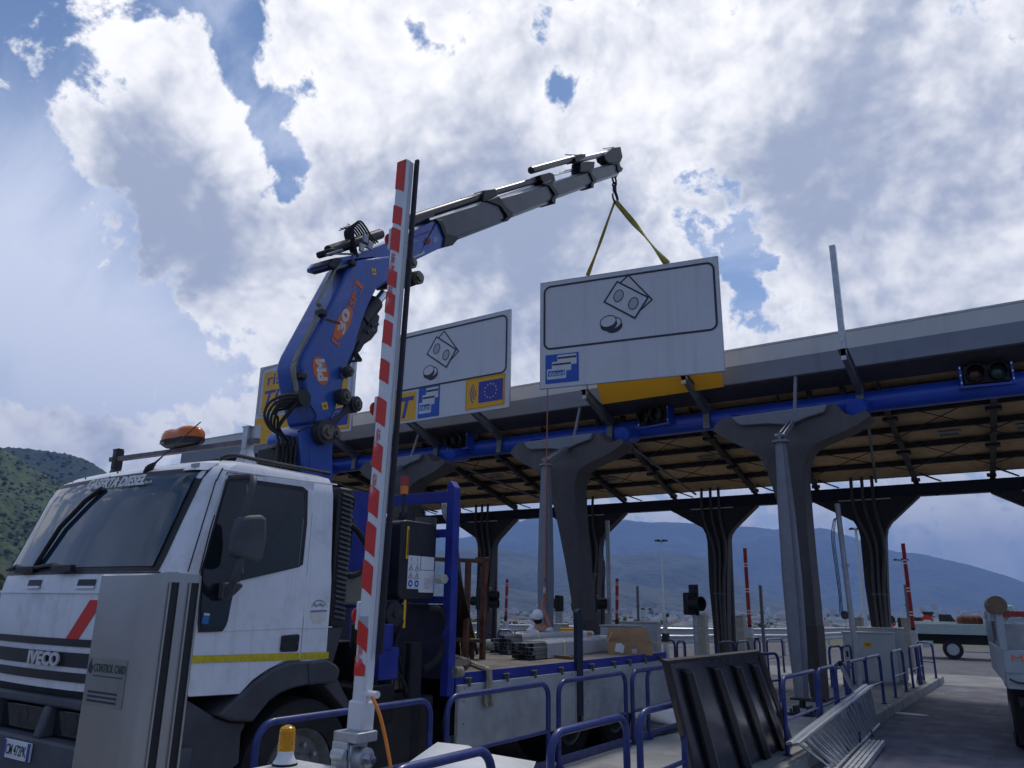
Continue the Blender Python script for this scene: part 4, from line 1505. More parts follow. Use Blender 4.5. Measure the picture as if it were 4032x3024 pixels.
# ------------------------------------------------------------------ stainless card column
px0 = -2.86
A = aX(W(330, 1236), px0)
Bq = aY(W(206, 1232), A.y)
Cq = aX(W(444, 1238), px0)
x0p, y0p, y1p = Bq.x + .04, A.y, Cq.y
zt = A.z + .01
col_t = thing('card_reader_column', ((x0p + px0) / 2, (y0p + y1p) / 2, IZ), 'brushed stainless card column with two black slots at the left front', 'card column')
prof = []
rr = .07
for (cx, cy, a0) in ((px0 - rr, y0p + rr, -90), (px0 - .03, y1p - .03, 0), (x0p + .03, y1p - .03, 90), (x0p + .02, y0p + .02, 180)):
    r_ = rr if a0 == -90 else (.03 if a0 != 180 else .02)
    for k in range(6):
        a = R(a0 + 18 * k)
        prof.append((cx + r_ * math.cos(a), cy + r_ * math.sin(a)))
g = G().hexa([(x, y, IZ) for x, y in prof], [(x, y, zt - .02 + .018 * math.sin(math.pi * (y - y0p) / (y1p - y0p))) for x, y in prof])
build('casing', g, stainless, col_t, sharp=50)
dy = y1p - y0p
for f in (.42, .80):
    yy = y0p + dy * f
    g = G().box(px0 + .0006, px0 + .003, yy - .017, yy + .017, IZ + .05, zt - .045)
    s = build('slot', g, black_plastic, col_t)
    build('slot_edge', G().box(px0 + .0008, px0 + .008, yy - .024, yy - .0175, IZ + .05, zt - .045).box(px0 + .0008, px0 + .008, yy + .0175, yy + .024, IZ + .05, zt - .045), stainless, s)
lw_ = px0 - rr - x0p
lb_x = x0p + .02
lab = build('maker_label', G().box(lb_x, px0 - rr - .01, y0p - .0022, y0p - .0005, 1.40, 1.575), M('label_steel', (.30, .295, .28), .45, .6), col_t)
text('lettering', 'CONTROL CARD', M('label_green', (.03, .07, .05), .5), lab, (lb_x + .05, y0p - .0025, 1.525), (1, 0, 0), (0, 0, 1), w=lw_ * .72, h=.03, bold=.02)
build('logo', G().prism([(lb_x + .01, y0p - .0026, 1.525), (lb_x + .03, y0p - .0026, 1.515), (lb_x + .042, y0p - .0026, 1.545), (lb_x + .028, y0p - .0026, 1.55), (lb_x + .024, y0p - .0026, 1.57), (lb_x + .012, y0p - .0026, 1.55)], (0, -.0015, 0)), ink, lab)
for k in range(3):
    build('text_line', G().box(lb_x + .03, px0 - rr - .05, y0p - .0032, y0p - .0024, 1.447 - k * .016, 1.455 - k * .016), ink, lab)
build('text_line', G().box(lb_x + .05, px0 - rr - .03, y0p - .0032, y0p - .0024, 1.508, 1.512), ink, lab)
build('base_flange', G().box(x0p - .04, px0 + .04, y0p - .04, y1p + .04, IZ + .001, IZ + .014), stainless, col_t)

# ------------------------------------------------------------------ raised barrier beside the column
bxx = -3.05
bb = aX(W(770, 1560), bxx)
bt = aX(W(871, 338), bxx)
bar_t = thing('barrier', (bxx, bb.y, IZ), 'tall raised barrier arm striped red and white with black rubber edge, nearest the camera', 'barrier')
hx, hy = .047, .032
bxx -= .03
cy_ = bb.y + .03
ztop = bt.z
arm = build('arm', G().box(bxx - hx, bxx + hx, cy_ - hy, cy_ + hy, bb.z - .02, ztop), M('arm_white', (.70, .71, .73), .35, var=.03, coat=.2), bar_t, bevel=.012, segs=3)
build('groove', G().box(bxx + hx - .006, bxx + hx + .0015, cy_ - .008, cy_ - .004, bb.z + .2, ztop - .01), sign_grey, arm)
build('rubber_edge', G().box(bxx + hx + .006, bxx + hx + .034, cy_ + .024, cy_ + .046, bb.z + .33, ztop + .015).box(bxx + hx - .002, bxx + hx + .012, cy_ + .028, cy_ + .038, bb.z + .30, ztop), M('rubber_blue_black', (.02, .021, .03), .65), bar_t, bevel=.008)
yf = cy_ - hy - .0018
z_at = lambda wy: aY(W(845, wy), yf).z
stripes = [(338, 375, 0), (412, 452, 1), (462, 512, 1), (556, 592, 1), (607, 655, 1), (670, 722, 1), (757, 805, 1), (843, 900, 1), (943, 1000, 1), (1040, 1100, 1), (1120, 1185, 1), (1205, 1268, 1), (1340, 1392, 2), (1420, 1462, 3)]


def arm_px(wy):
    # follow the arm down the picture: pixel on its striped face at picture height wy
    f = (wy - 338) / (1575.0 - 338)
    return W(868 - f * 100, wy)


for (a, b, kind) in stripes:
    zt_, zb_ = aY(arm_px(a), yf).z, aY(arm_px(b), yf).z
    sl = .045
    pts = []
    n = 5
    for k in range(n + 1):
        u = k / n
        pts.append((bxx - hx + .004 + u * (2 * hx - .016), (zt_ if kind != 0 else ztop - .004) - (sl * (u ** 1.3) if kind != 0 else 0)))
    for k in range(n, -1, -1):
        u = k / n
        pts.append((bxx - hx + .004 + u * (2 * hx - .016), zb_ - (sl * (u ** 1.3) if kind != 3 else 0)))
    build('stripe', G().prism([(x, yf, z) for x, z in pts], (0, -.0012, 0)), red_paint, arm)
for wy in (530, 605, 925, 1025, 1395):
    z = aY(arm_px(wy + 0), yf).z - .06
    g = G()
    lg = build('maker_logo', G().prism([(bxx - .02 + .02 * math.cos(a) * 1.2 + .004, yf - .0005, z - .03 + .018 * math.sin(a) + .014 * math.cos(a)) for a in [R(30 * k) for k in range(12)]], (0, -.001, 0)), logo_red, arm)
    build('logo_leaf', G().prism([(bxx - .024 + .011 * math.cos(a), yf - .0018, z - .008 + .022 * math.sin(a)) for a in [R(36 * k) for k in range(10)]], (0, -.001, 0)), logo_pink, lg)
    text('lettering', 'CONTROL', logo_red, lg, (bxx - .012, yf - .001, z + .012), (0, 0, 1), (-1, 0, 0), w=.072, h=.013, bold=.01)
    text('lettering', 'CARD srl', logo_red, lg, (bxx + .004, yf - .001, z + .012), (0, 0, 1), (-1, 0, 0), w=.06, h=.013, bold=.01)
for wy in (485, 868, 1330):
    z = aY(arm_px(wy), yf).z
    rf = build('reflector_mount', G().box(bxx - hx - .028, bxx - hx - .001, cy_ - .03, cy_ + .02, z - .075, z + .075), paper, bar_t, bevel=.01)
    build('red_reflector', G().lathe([(.045, 0), (.042, .012), (.02, .018)], (bxx - hx - .028, cy_ - .005, z), (-1, 0, 0), 16), red_paint, rf)
build('sleeve', G().box(bxx - hx - .012, bxx + hx + .012, cy_ - hy - .012, cy_ + hy + .012, bb.z - .05, bb.z + .10), M('arm_white', (.7, .7, .7)), bar_t, bevel=.014)
build('patch', G().box(bxx - hx + .01, bxx + hx - .02, yf - .001, yf + .0005, bb.z + .44, bb.z + .52), sign_grey, bar_t)
cl = G().box(bxx - .085, bxx + .085, cy_ - .075, cy_ + .075, bb.z - .095, bb.z - .045)
cl.box(bxx - .075, bxx + .03, cy_ - .09, cy_ - .07, bb.z - .27, bb.z - .09)
cl.cyl((bxx - .06, cy_ - .085, bb.z - .15), (bxx + .03, cy_ - .085, bb.z - .15), .032, 14)
build('clamp', cl, galv, bar_t, bevel=.006)
pv_ = build('pivot', G().cyl((bxx + .03, cy_ - .01, bb.z - .17), (bxx + .10, cy_ - .01, bb.z - .17), .055, 18), galv, bar_t)
build('pivot_nut', G().cyl((bxx + .10, cy_ - .01, bb.z - .17), (bxx + .145, cy_ - .01, bb.z - .17), .022, 6).cyl((bxx + .10, cy_ - .01, bb.z - .17), (bxx + .108, cy_ - .01, bb.z - .17), .038, 14), chrome, pv_)
build('lever', G().box(bxx - .07, bxx + .035, cy_ - .065, cy_ + .06, .72, bb.z - .10), galv, bar_t, bevel=.008)
bz = aX(W(615, 1652), -3.30).z
build('housing', G().box(-3.35, -3.10, 2.74, 3.0, IZ + .02, bz - .032), cabinet_grey, bar_t, bevel=.02)
build('housing_lid', G().box(-3.37, -3.07, 2.72, 3.02, bz - .031, bz - .001), M('lid_white', (.62, .64, .63), .4), bar_t, bevel=.01)
build('plinth', G().box(bxx - .12, bxx + .10, cy_ - .14, cy_ + .14, IZ, .75), galv, bar_t, bevel=.01)
build('eyelet', G().cyl((bxx + hx + .0, cy_ - .025, bb.z + .135), (bxx + hx + .085, cy_ - .025, bb.z + .135), .018, 10).box(bxx + hx + .004, bxx + hx + .018, cy_ - .04, cy_ - .02, bb.z + .0, bb.z + .30), M('arm_white', (.7, .7, .7)), bar_t)
p0 = V((bxx + hx + .08, cy_ - .03, bb.z + .13))
tag(build('cord', G().tube(curve3([p0, p0 + V((.05, .02, -.10)), p0 + V((.10, .05, -.30)), p0 + V((.14, .08, -.55)), p0 + V((.17, .1, -.9))], 5), .009, 8), cord_orange), 'orange cord hanging down beside the barrier pivot', 'cord')

for c_ in list(COL.objects):
    if c_.parent is bar_t and c_.name.split('.')[0] in ('arm', 'rubber_edge', 'reflector_mount', 'sleeve', 'patch', 'eyelet'):
        c_.rotation_euler = (-(bt.y - bb.y) / (bt.z - bb.z), 0, 0)        # the raised arm stands a little off plumb
# amber beacon on the barrier housing
bc = aX(W(615, 1652), -3.30)
bp = V((-3.30, bc.y, bz))
bea = thing('beacon', bp, 'amber ribbed beacon on a white flared base beside the barrier', 'beacon light')
K_ = .80
sc2 = lambda pr: [(r * K_, h * K_) for r, h in pr]
build('base', G().lathe(sc2([(.075, .012), (.072, .02), (.060, .035), (.052, .055), (.050, .075), (.05, .082)]), bp, n=28), M('beacon_white', (.72, .73, .74), .35), bea)
build('rubber_foot', G().lathe(sc2([(.078, 0), (.078, .012)]), bp, n=28), rubber, bea)
prof = [(.049, .083)]
z = .083
for k in range(13):
    prof += [(.054 - k * .0003, z + .003), (.0505 - k * .0003, z + .009)]
    z += .0095
prof += [(.047, z), (.046, z + .006), (.036, z + .014), (.02, z + .022), (.006, z + .025)]
build('lens', G().lathe(sc2(prof), bp, n=28), amber, bea, sharp=25)
build('lamp_core', G().lathe(sc2([(.012, .085), (.026, .10), (.028, .15), (.02, .19), (.005, .195)]), bp, n=14), M('core_amber', (.55, .25, .01), .4), bea)

# ------------------------------------------------------------------ white folded sheet lying on the island
sh = G()
pa, pb_, pc_, pd_ = aX(W(875, 1652), -3.15), aX(W(945, 1603), -3.75), aX(W(1158, 1645), -3.5), aX(W(1140, 1690), -3.0)
pe_, pf_ = aX(W(1012, 1610), -3.9), aX(W(1040, 1625), -3.6)
rows = []
sh.add([pa, pb_, pe_, pf_, pc_, pd_, V((-3.0, 3.6, pa.z - .25))], [(0, 1, 3), (1, 2, 3), (0, 3, 4, 5), (0, 5, 6)])
so = tag(build('white_sheet', sh, paper, sharp=15), 'creased white sheet propped behind the nearest blue hoop', 'sheet')
m_ = so.modifiers.new('thick', 'SOLIDIFY'); m_.thickness = .006
sh2 = G()
q = [aZ(c4(1720, 935), .20), aZ(c4(1870, 850), .30), aZ(c4(2190, 770), .30), aZ(c4(2190, 1010), .19), aZ(c4(1940, 985), .20)]
sh2.add(q, [(0, 1, 4), (1, 2, 3, 4)])
so = tag(build('white_sheet', sh2, paper, sharp=10), 'flat white sheet lying on the island under the rear sideboard', 'sheet')
m_ = so.modifiers.new('thick', 'SOLIDIFY'); m_.thickness = .006
q = [aZ(c4(1870, 985), .175), aZ(c4(2180, 1015), .175), aZ(c4(2150, 1060), .175), aZ(c4(1850, 1130), .175)]
rb = thing('grating', (q[0] + q[2]) / 2, 'dark ribbed mat lying beside the white sheet on the island', 'grating')
for k in range(9):
    a, b = q[0].lerp(q[3], k / 9), q[1].lerp(q[2], k / 9)
    a2, b2 = q[0].lerp(q[3], (k + .6) / 9), q[1].lerp(q[2], (k + .6) / 9)
    build('slat', G().hexa([a, b, b2, a2], [p + V((0, 0, .02)) for p in (a, b, b2, a2)]), steel_dark, rb)

# ------------------------------------------------------------------ black sign panel leaning on the railing, back outwards
tl, tr_ = W(1441, 1429), W(1637, 1409)
PTL = aX(tl, -2.60)
PTR = V((-2.60, aX(tr_, -2.60).y, PTL.z + .0))
PTR = aX(tr_, -2.62)
PBL = aZ(W(1512, 1722), .10)
dirv = (PTR - PTL).normalized()
dn = (PBL - PTL)
LN = dn.length
dn.normalize()
nv = dirv.cross(dn).normalized()
if nv.dot(EYE - PTL) < 0: nv = -nv
PBR = aP(W(1742, 1705), PTL, nv)
w_ = (PTR - PTL).length
TP = lambda u, v, d=0.0: PTL.lerp(PTR, u).lerp(PBL.lerp(PBR, u), v) + nv * d
pan = thing('sign_panel', (PBL + PBR) / 2, 'dark glossy sign panel leaning back outwards on the railing with four black ribs', 'sign panel')
gloss = M('panel_back', (.13, .145, .19), .2, .8, var=.2, vs=2, dirt=(.02, .02, .025), dirt_amt=.4, ds=3, bump=.05, bs=6)
build('panel', G().hexa([TP(0, 0, -.03), TP(1, 0, -.03), TP(1, 1, -.03), TP(0, 1, -.03)], [TP(0, 0), TP(1, 0), TP(1, 1), TP(0, 1)]), gloss, pan)
e = .02
g = G()
for (u0, u1, v0, v1) in ((-.015, 1.015, -.008, .012), (-.015, .012, 0, 1), (.985, 1.045, 0, 1)):
    g.hexa([TP(u0, v0, -.035), TP(u1, v0, -.035), TP(u1, v1, -.035), TP(u0, v1, -.035)], [TP(u0, v0, .012), TP(u1, v0, .012), TP(u1, v1, .012), TP(u0, v1, .012)])
build('edge_profile', g, steel_dark, pan)
for u in (.125, .40, .635, .86):
    g = G()
    hw = .032
    v0 = .06
    g.hexa([TP(u - hw, v0, .003), TP(u + hw, v0, .003), TP(u + hw, .99, .003), TP(u - hw, .99, .003)], [TP(u - hw, v0, .05), TP(u + hw, v0, .05), TP(u + hw, .99, .05), TP(u - hw, .99, .05)])
    rb_ = build('rib', g, M('rib_black', (.02, .021, .026), .45, .3), pan, bevel=.01)
    build('rib_slot', G().hexa([TP(u + hw - .008, v0, .0505), TP(u + hw + .002, v0, .0505), TP(u + hw + .002, .99, .0505), TP(u + hw - .008, .99, .0505)], [TP(u + hw - .008, v0, .053), TP(u + hw + .002, v0, .053), TP(u + hw + .002, .99, .053), TP(u + hw - .008, .99, .053)]), steel_grey, rb_)
for k in range(12):
    u = .03 + .085 * k
    c = TP(u, .022, .001)
    build('rivet', G().cyl(c, c + nv * .004, .006, 6), galv, pan)

# ------------------------------------------------------------------ aluminium ladder lying against the railing
LA = aX(r5(1100, 1385), -2.66)
LB = aX(r5(1870, 800), -2.66)
ld = (LB - LA).normalized()
Lc, Ld = aZ(r5(1480, 1665), .03), aZ(r5(1945, 1200), .03)
lad = thing('ladder', (Lc + Ld) / 2, 'folded aluminium ladder lying on its side against the blue hoops', 'ladder')
low_dir = ((Lc + Ld) / 2 - (LA + LB) / 2)
LL = (LB - LA).length
TL_ = lambda u, v, d=0.0: LA.lerp(LB, u).lerp(Lc.lerp(Ld, u), v) + V((1, -.2, 0)) * d
for dd in (0.0, .085):
    for (v, tag_) in ((0, 'rail'), (1, 'rail')):
        build('side_rail', G().bar(TL_(-.02, v, dd), TL_(1.02, v, dd), .03, .075, up=(1, -.2, .3)), alu, lad, bevel=.004)
    for k in range(19):
        u = .03 + k * .052
        if dd == 0.0 or k % 1 == 0:
            build('rung', G().bar(TL_(u + (.03 if dd else 0), .02, dd), TL_(u + (.03 if dd else 0), .98, dd), .03, .026), alu, lad)
st = curve3([TL_(.62, -.02, .12), TL_(.70, .1, .13), TL_(.71, .35, .13), TL_(.73, .62, .13)], 5)
g = G()
g.grid([[p + V((0, -.02, 0)) for p in st], [p + V((.0, .025, 0)) for p in st]])
so = tag(build('strap', g, M('blue_webbing', (.02, .05, .42), .8)), 'bright blue strap tied round the middle of the ladder', 'strap')
m_ = so.modifiers.new('thick', 'SOLIDIFY'); m_.thickness = .003
st = curve3([aX(r6(70, 1490), -2.5), aZ(r6(85, 1560), .03), aZ(r6(115, 1585), .02), aX(r6(165, 1540), -2.45), aX(r6(175, 1470), -2.45), aX(r6(168, 1375), -2.5)], 5)
tag(build('strap', G().tube(st, .014, 6), M('dark_webbing', (.03, .035, .06), .9)), 'dark strap loop drooping below the ladder to the road', 'strap')
S0, S1 = aZ(r6(110, 1690), .05), aZ(r6(305, 1455), .06)
st2 = thing('ladder_section', S0.lerp(S1, .5), 'aluminium ladder section lying on the road at the kerb, black end cap up', 'ladder')
sd = (S1 - S0).normalized()
ss = V((sd.y, -sd.x, 0))
for k in range(4):
    o = ss * (k * .055 - .08)
    build('side_rail', G().bar(S0 - sd * .4 + o, S1 + o, .04, .07), alu, st2, bevel=.004)
for k in range(6):
    c = S0.lerp(S1, .1 + k * .16)
    build('rung', G().bar(c - ss * .1 + V((0, 0, .02)), c + ss * .1 + V((0, 0, .02)), .03, .03), alu, st2)
build('end_cap', G().bar(S1 - ss * .02 - sd * .02, S1 - ss * .02 + sd * .05, .17, .08), black_plastic, st2, bevel=.01)
L2a, L2b = aX(r6(225, 1290), -2.5), aX(r6(305, 1450), -2.46)
build('stay', G().bar(L2a, L2b, .03, .02), alu, st2)
P0, P1 = aX(r5(1622, 580), -2.76), aX(r5(1742, 820), -2.66)
pl = thing('steel_strut', (P0 + P1) / 2, 'short grey square bar standing out of the ladder top', 'bar')
build('bar', G().bar(P0, P1, .045, .045), alu, pl)
build('end_cap', G().bar(P0 - (P1 - P0).normalized() * .05, P0, .06, .06), black_plastic, pl)

# paper rubbish and cone
q = [aZ(r6(395, 1150), .20), aZ(r6(465, 1165), .08), aZ(r6(445, 1215), .02), aZ(r6(415, 1230), .02), aZ(r6(432, 1228), .02), aZ(r6(720, 1248), .012), aZ(r6(700, 1237), .02), aZ(r6(470, 1213), .03)]
pp = G().add(q, [(0, 1, 2, 3), (4, 5, 6, 7)])
so = tag(build('paper_scrap', pp, paper, sharp=10), 'torn white sheet with a long strip lying on the lane by the kerb', 'paper')
m_ = so.modifiers.new('thick', 'SOLIDIFY'); m_.thickness = .004
co = aZ(cf(75, 1195), .004)
cone = thing('traffic_cone', co, 'dirty banded road cone at the kerb corner of the island end', 'traffic cone')
cb_ = M('cone_brown', (.16, .10, .06), .8, var=.3, vs=10)
cw_ = M('cone_white', (.42, .40, .36), .8, var=.2)
build('foot', G().box(co.x - .17, co.x + .17, co.y - .17, co.y + .17, .004, .035), rubber, cone, bevel=.01)
zz = [.035, .14, .23, .33, .42, .52]
for k in range(5):
    ra, rb2 = .13 - .105 * zz[k] / .55, .13 - .105 * zz[k + 1] / .55
    build('band', G().lathe([(ra, zz[k]), (rb2, zz[k + 1])], co, n=16), (cb_, cw_)[k % 2], cone)


# ------------------------------------------------------------------ cabinets, posts, signals of the islands
def cabinet(p_foot, w, d, h, yaw, label, yellow=True, name='cabinet', mat=cabinet_grey):
    t = local(thing(name, p_foot, label, 'cabinet', None, yaw))
    build('case', G().box(-w / 2, w / 2, -d / 2, d / 2, .06, h), mat, t, bevel=.008)
    build('plinth', G().box(-w / 2 + .03, w / 2 - .03, -d / 2 + .03, d / 2 - .03, -.02, .06), concrete, t)
    build('cover', G().box(-w / 2 - .02, w / 2 + .02, -d / 2 - .03, d / 2 + .02, h + .002, h + .035), mat, t, bevel=.008)
    dr = build('door', G().box(-w / 2 + .03, w / 2 - .03, -d / 2 - .014, -d / 2 - .002, .12, h - .05), mat, t, bevel=.004)
    build('handle', G().box(-w / 2 + .05, -w / 2 + .09, -d / 2 - .045, -d / 2 - .015, h * .52, h * .64), black_plastic, dr, bevel=.006)
    if yellow:
        lb = build('warning_label', G().box(-.11, .07, -d / 2 - .0165, -d / 2 - .0145, h - .30, h - .19), yellow_label, dr)
        build('label_print', G().box(-.06, .02, -d / 2 - .018, -d / 2 - .0167, h - .265, h - .215), M('print_olive', (.35, .22, .02), .6), lb)
    return t


def foot(p, z=IZ):
    q = aZ(p, z)
    return V((q.x, q.y, z))


def vert_h(f, p):
    """height reached on the vertical through f at pixel height p"""
    return aY(p, f.y).z - f.z


# big cabinet on the near island
f = V((-3.72, 20.6, IZ))
hT = vert_h(f, r6(240, 592))
cabinet(f, 1.10, .45, hT, R(8), 'grey green cabinet with yellow label behind the leaning pole')
f2 = V((-3.55, 21.25, IZ))
cabinet(f2, 1.0, .35, vert_h(f2, r6(300, 555)), R(8), 'taller plain pale cabinet just behind the labelled one by the pole', False)
f = aZ(c9(1600, 1900), IZ); f = V((-8.55, 17.3, IZ))
cabinet(f, .86, .5, vert_h(f, c9(1600, 1412)), R(12), 'light grey signal cabinet with yellow label and a black lamp rising above')
f2 = V((-8.5, 18.3, IZ))
cabinet(f2, .9, .45, vert_h(f2, c9(1800, 1360)), R(12), 'plain pale cabinet just behind the signal cabinet of the second island', False)


def far_box(pl_, pr_, ptop, Y, dpt, label, name='stone_post', mat=concrete, cat='post', bevel=.01):
    a, b = aY(pl_, Y), aY(pr_, Y)
    zt_ = aY(ptop, Y).z
    c = V(((a.x + b.x) / 2, Y + dpt / 2, IZ))
    t = thing(name, c, label, cat)
    build('body', G().box(a.x, b.x, Y, Y + dpt, IZ - .02, zt_), mat, t, bevel=bevel)
    build('cap', G().box(a.x - .01, b.x + .01, Y - .01, Y + dpt + .01, zt_ + .001, zt_ + .03), mat, t)
    for k in range(3):
        build('text_line', G().box(a.x + .05, b.x - .05, Y - .004, Y - .001, zt_ - .40 - k * .03, zt_ - .385 - k * .03), sign_grey, t)
    return t


pale_post = M('pale_post', (.30, .29, .26), .8, var=.12)
far_box(ca(120, 1500), ca(200, 1500), ca(160, 1325), 27.0, .3, 'pale column left of the second red barrier pole', mat=pale_post, cat='post')
far_box(ca(1768, 1500), ca(1860, 1500), ca(1815, 1350), 27.0, .35, 'pale column below the rightmost red barrier pole', mat=pale_post, cat='post')
far_box(ca(1285, 1480), ca(1380, 1480), ca(1330, 1345), 27.0, .3, 'pale column behind the leaning galvanised pole', mat=pale_post, cat='post')
far_box(c9(375, 1400), c9(490, 1400), c9(430, 1218), 25.0, .3, 'pale column beside the pole left of the second red barrier pole', mat=pale_post, cat='post')
far_box(c9(1640, 1400), c9(1750, 1400), c9(1690, 1240), 27.0, .3, 'brownish column rising behind the signal cabinet', mat=pale_post, cat='post')
far_box(c8(570, 1400), c8(660, 1400), c8(610, 1180), 24.0, .3, 'grey cabinet column right of the rusty rack', mat=cabinet_grey, cat='post')
far_box(c8(690, 1560), c8(820, 1560), c8(750, 1432), 22.0, .35, 'low grey box below the leftmost thin barrier pole', name='equipment_box', mat=cabinet_grey, cat='box')
far_box(c8(1400, 1560), c8(1540, 1560), c8(1470, 1362), 21.0, .4, 'grey box right of the worker behind the cardboard boxes', name='equipment_box', mat=cabinet_grey, cat='box')
far_box(r5(630, 440), r5(715, 440), r5(670, 300), 26.0, .45, 'pale barrier housing below the second red barrier pole', name='barrier_housing', mat=pale_post, cat='box')


def far_barrier(pb, pt, Y, r, label, bands):
    a, b = aY(pb, Y), aY(pt, Y)
    t = thing('barrier', (a.x, Y, IZ), label, 'barrier', 'raised barrier arms behind the canopy')
    d = b - a
    build('arm', G().bar(a, b, r * 2, r * 1.2, up=(0, 1, 0)), red_dull, t)
    for f0, f1, m in bands:
        build('band', G().bar(a + d * f0, a + d * f1, r * 2 + .006, r * 1.2 + .006, up=(0, 1, 0)), m, t)
    build('pivot', G().box(a.x - .08, a.x + .08, Y - .12, Y + .12, IZ, a.z + .02), galv, t)
    return t


pw = M('band_white', (.62, .55, .56), .5)
BND = [(0, .13, black_plastic), (.245, .262, pw), (.29, .307, pw), (.545, .562, pw), (.59, .607, pw), (.85, .867, pw), (.895, .912, pw)]
BND2 = [(0, .04, black_plastic), (.17, .185, pw), (.205, .22, pw), (.44, .455, pw), (.475, .49, pw), (.76, .775, pw), (.795, .81, pw)]
far_barrier(c8(800, 1320), c8(821, 765), 26.0, .05, 'thin dark red barrier arm with pale bands left of the worker', BND)
far_barrier(c9(594, 1360), c9(597, 755), 26.0, .05, 'thin red barrier arm with pale bands right of the second column', BND)
far_barrier(ca(258, 1440), ca(208, 650), 26.4, .055, 'red barrier arm just left of the right column', BND2)
far_barrier(ca(1878, 1470), ca(1773, 603), 26.4, .052, 'red barrier arm farthest right beside the rear column', BND2)


def pole(pb, pt, Y, r, label, mat=galv, cap=True, name='pole'):
    a, b = aY(pb, Y), aY(pt, Y)
    t = thing(name, (a.x, Y, 0.0), label, 'pole')
    build('shaft', G().tube([V((a.x + (a.x - b.x) * (a.z / max(.1, b.z - a.z)) * 0, Y, 0.0)), b], r, 12), mat, t)
    if cap:
        build('collar', G().cyl(a.lerp(b, .55), a.lerp(b, .56) + V((0, 0, .03)), r * 1.5, 10), mat, t)
    return t


pole(ca(1310, 1640), ca(1122, 210), 19.2, .06, 'tall galvanised pole leaning before the rear right column')
cabl = G()
for k in range(3):
    ps = [aY(ca(1115, 352), 19.15), aY(ca(1082 + k * 12, 385), 19.15), aY(ca(1068 + k * 14, 560), 19.15), aY(ca(1105 + k * 14, 850), 19.15), aY(ca(1140 + k * 12, 1120), 19.15), aY(ca(1150 + k * 14, 1300), 19.15)]
    cabl.tube(curve3(ps, 6), .009, 6)
tag(build('cable', cabl, rubber), 'three loose dark cables hanging from the leaning galvanised pole', 'cable')
pole(c9(512, 1420), c9(468, 0), 21.5, .07, 'galvanised pole with a cable right of the leaning column')
tag(build('cable', G().tube(curve3([aY(c9(445, 100), 21.45), aY(c9(405, 190), 21.45), aY(c9(405, 380), 21.45), aY(c9(440, 660), 21.45), aY(c9(410, 930), 21.45)], 6), .012, 6), rubber), 'dark cable hanging beside the pole right of the leaning column', 'cable')
pole(c9(878, 1480), c9(862, 855), 24.5, .045, 'short thin grey post in the middle gap behind the open box', mat=steel_grey)
pole(ca(398, 1640), ca(360, 1018), 24.0, .05, 'short thin grey post left of the right column', mat=steel_grey)
pole(c9(258, 1530), c9(262, 930), 19.5, .05, 'galvanised pole carrying the black signal right of the truck stake')
pole(c9(1625, 1410), c9(1600, 1120), 17.3, .045, 'short pole carrying the black round lamp on the signal cabinet', cap=False)
pole(ca(1840, 1480), ca(1795, 1010), 27.8, .05, 'thin grey post behind the rightmost red barrier arm', mat=steel_grey)
pole(c9(372, 1480), c9(372, 520), 22.6, .16, 'dark square edged post behind the pole and column in the middle', mat=steel_dark, cap=False)
pole(c8(640, 1180), c8(650, 225), 22.4, .14, 'dark round post between the rusty rack and the thin barrier', mat=steel_dark, cap=False)
pole(ca(60, 1590), ca(25, 560), 22.5, .16, 'dark round post leaning right of the middle rear column', mat=steel_dark, cap=False)
pole(c8(1505, 1350), c8(1500, 1150), 22.8, .14, 'pale blue grey pole left of the leaning column foot', mat=galv, cap=False)


def round_lamp(c, yaw, r, label, plate_h=None):
    t = local(thing('signal_lamp', c, label, 'signal lamp', 'black signal lamps on the farther islands', yaw))
    build('body', G().box(-.16, .16, -.05, .1, -.24, .24), black_plastic, t, bevel=.03)
    g = G().lathe([(r, 0), (r, .26), (r - .015, .26), (r - .015, .02)], (0, -.05, .0), (0, -1, 0), 20, cap=False)
    build('hood', g, black_plastic, t)
    build('lens', G().lathe([(r - .02, 0), (.02, .03)], (0, -.06, 0), (0, -1, 0), 14), M('lens_off', (.10, .06, .03), .2), t)
    if plate_h:
        build('baffle', G().box(.10, .14, -.12, .14, -.25, plate_h), black_plastic, t, bevel=.01)
    return t


cc = aY(c9(1560, 1085), 17.2)
round_lamp(cc, R(70), .16, 'round black signal lamp on the short pole above the signal cabinet', .42)
cc = aY(c8(580, 975), 20.0)
round_lamp(cc, R(110), .13, 'upper black signal lamp on the dark post behind the rusty rack')
cc = aY(c8(580, 1085), 20.0)
round_lamp(cc, R(110), .13, 'lower black signal lamp on the dark post behind the rusty rack')
cc = aY(c8(480, 1050), 20.0)
round_lamp(cc, R(-80), .14, 'black signal lamp turned away left of the rusty rack post', .4)
cc = aY(c9(150, 1010), 19.6)
round_lamp(cc, R(-70), .13, 'upper black signal lamp just right of the leaning column')
cc = aY(c9(150, 1110), 19.6)
round_lamp(cc, R(-70), .13, 'lower black signal lamp just right of the leaning column')
cc = aY(c9(325, 1085), 21.0)
round_lamp(cc, R(110), .16, 'black signal lamp at the dark post in the middle, open hood to the right')
cc = aY(c8(1490, 1080), 21.0)
round_lamp(cc, R(-90), .16, 'black signal lamp peeping out left of the leaning column')
cc = aY(c9(245, 1080), 19.55)
t = local(thing('signal_box', cc, 'tall black signal box on the pole right of the truck stake', 'signal box'))
build('case', G().box(-.12, .12, -.1, .1, -.75, .72), black_plastic, t, bevel=.02)
build('cap', G().box(-.16, .16, -.14, .14, .722, .80).box(-.16, .16, -.14, .14, -.84, -.752), black_plastic, t, bevel=.02)


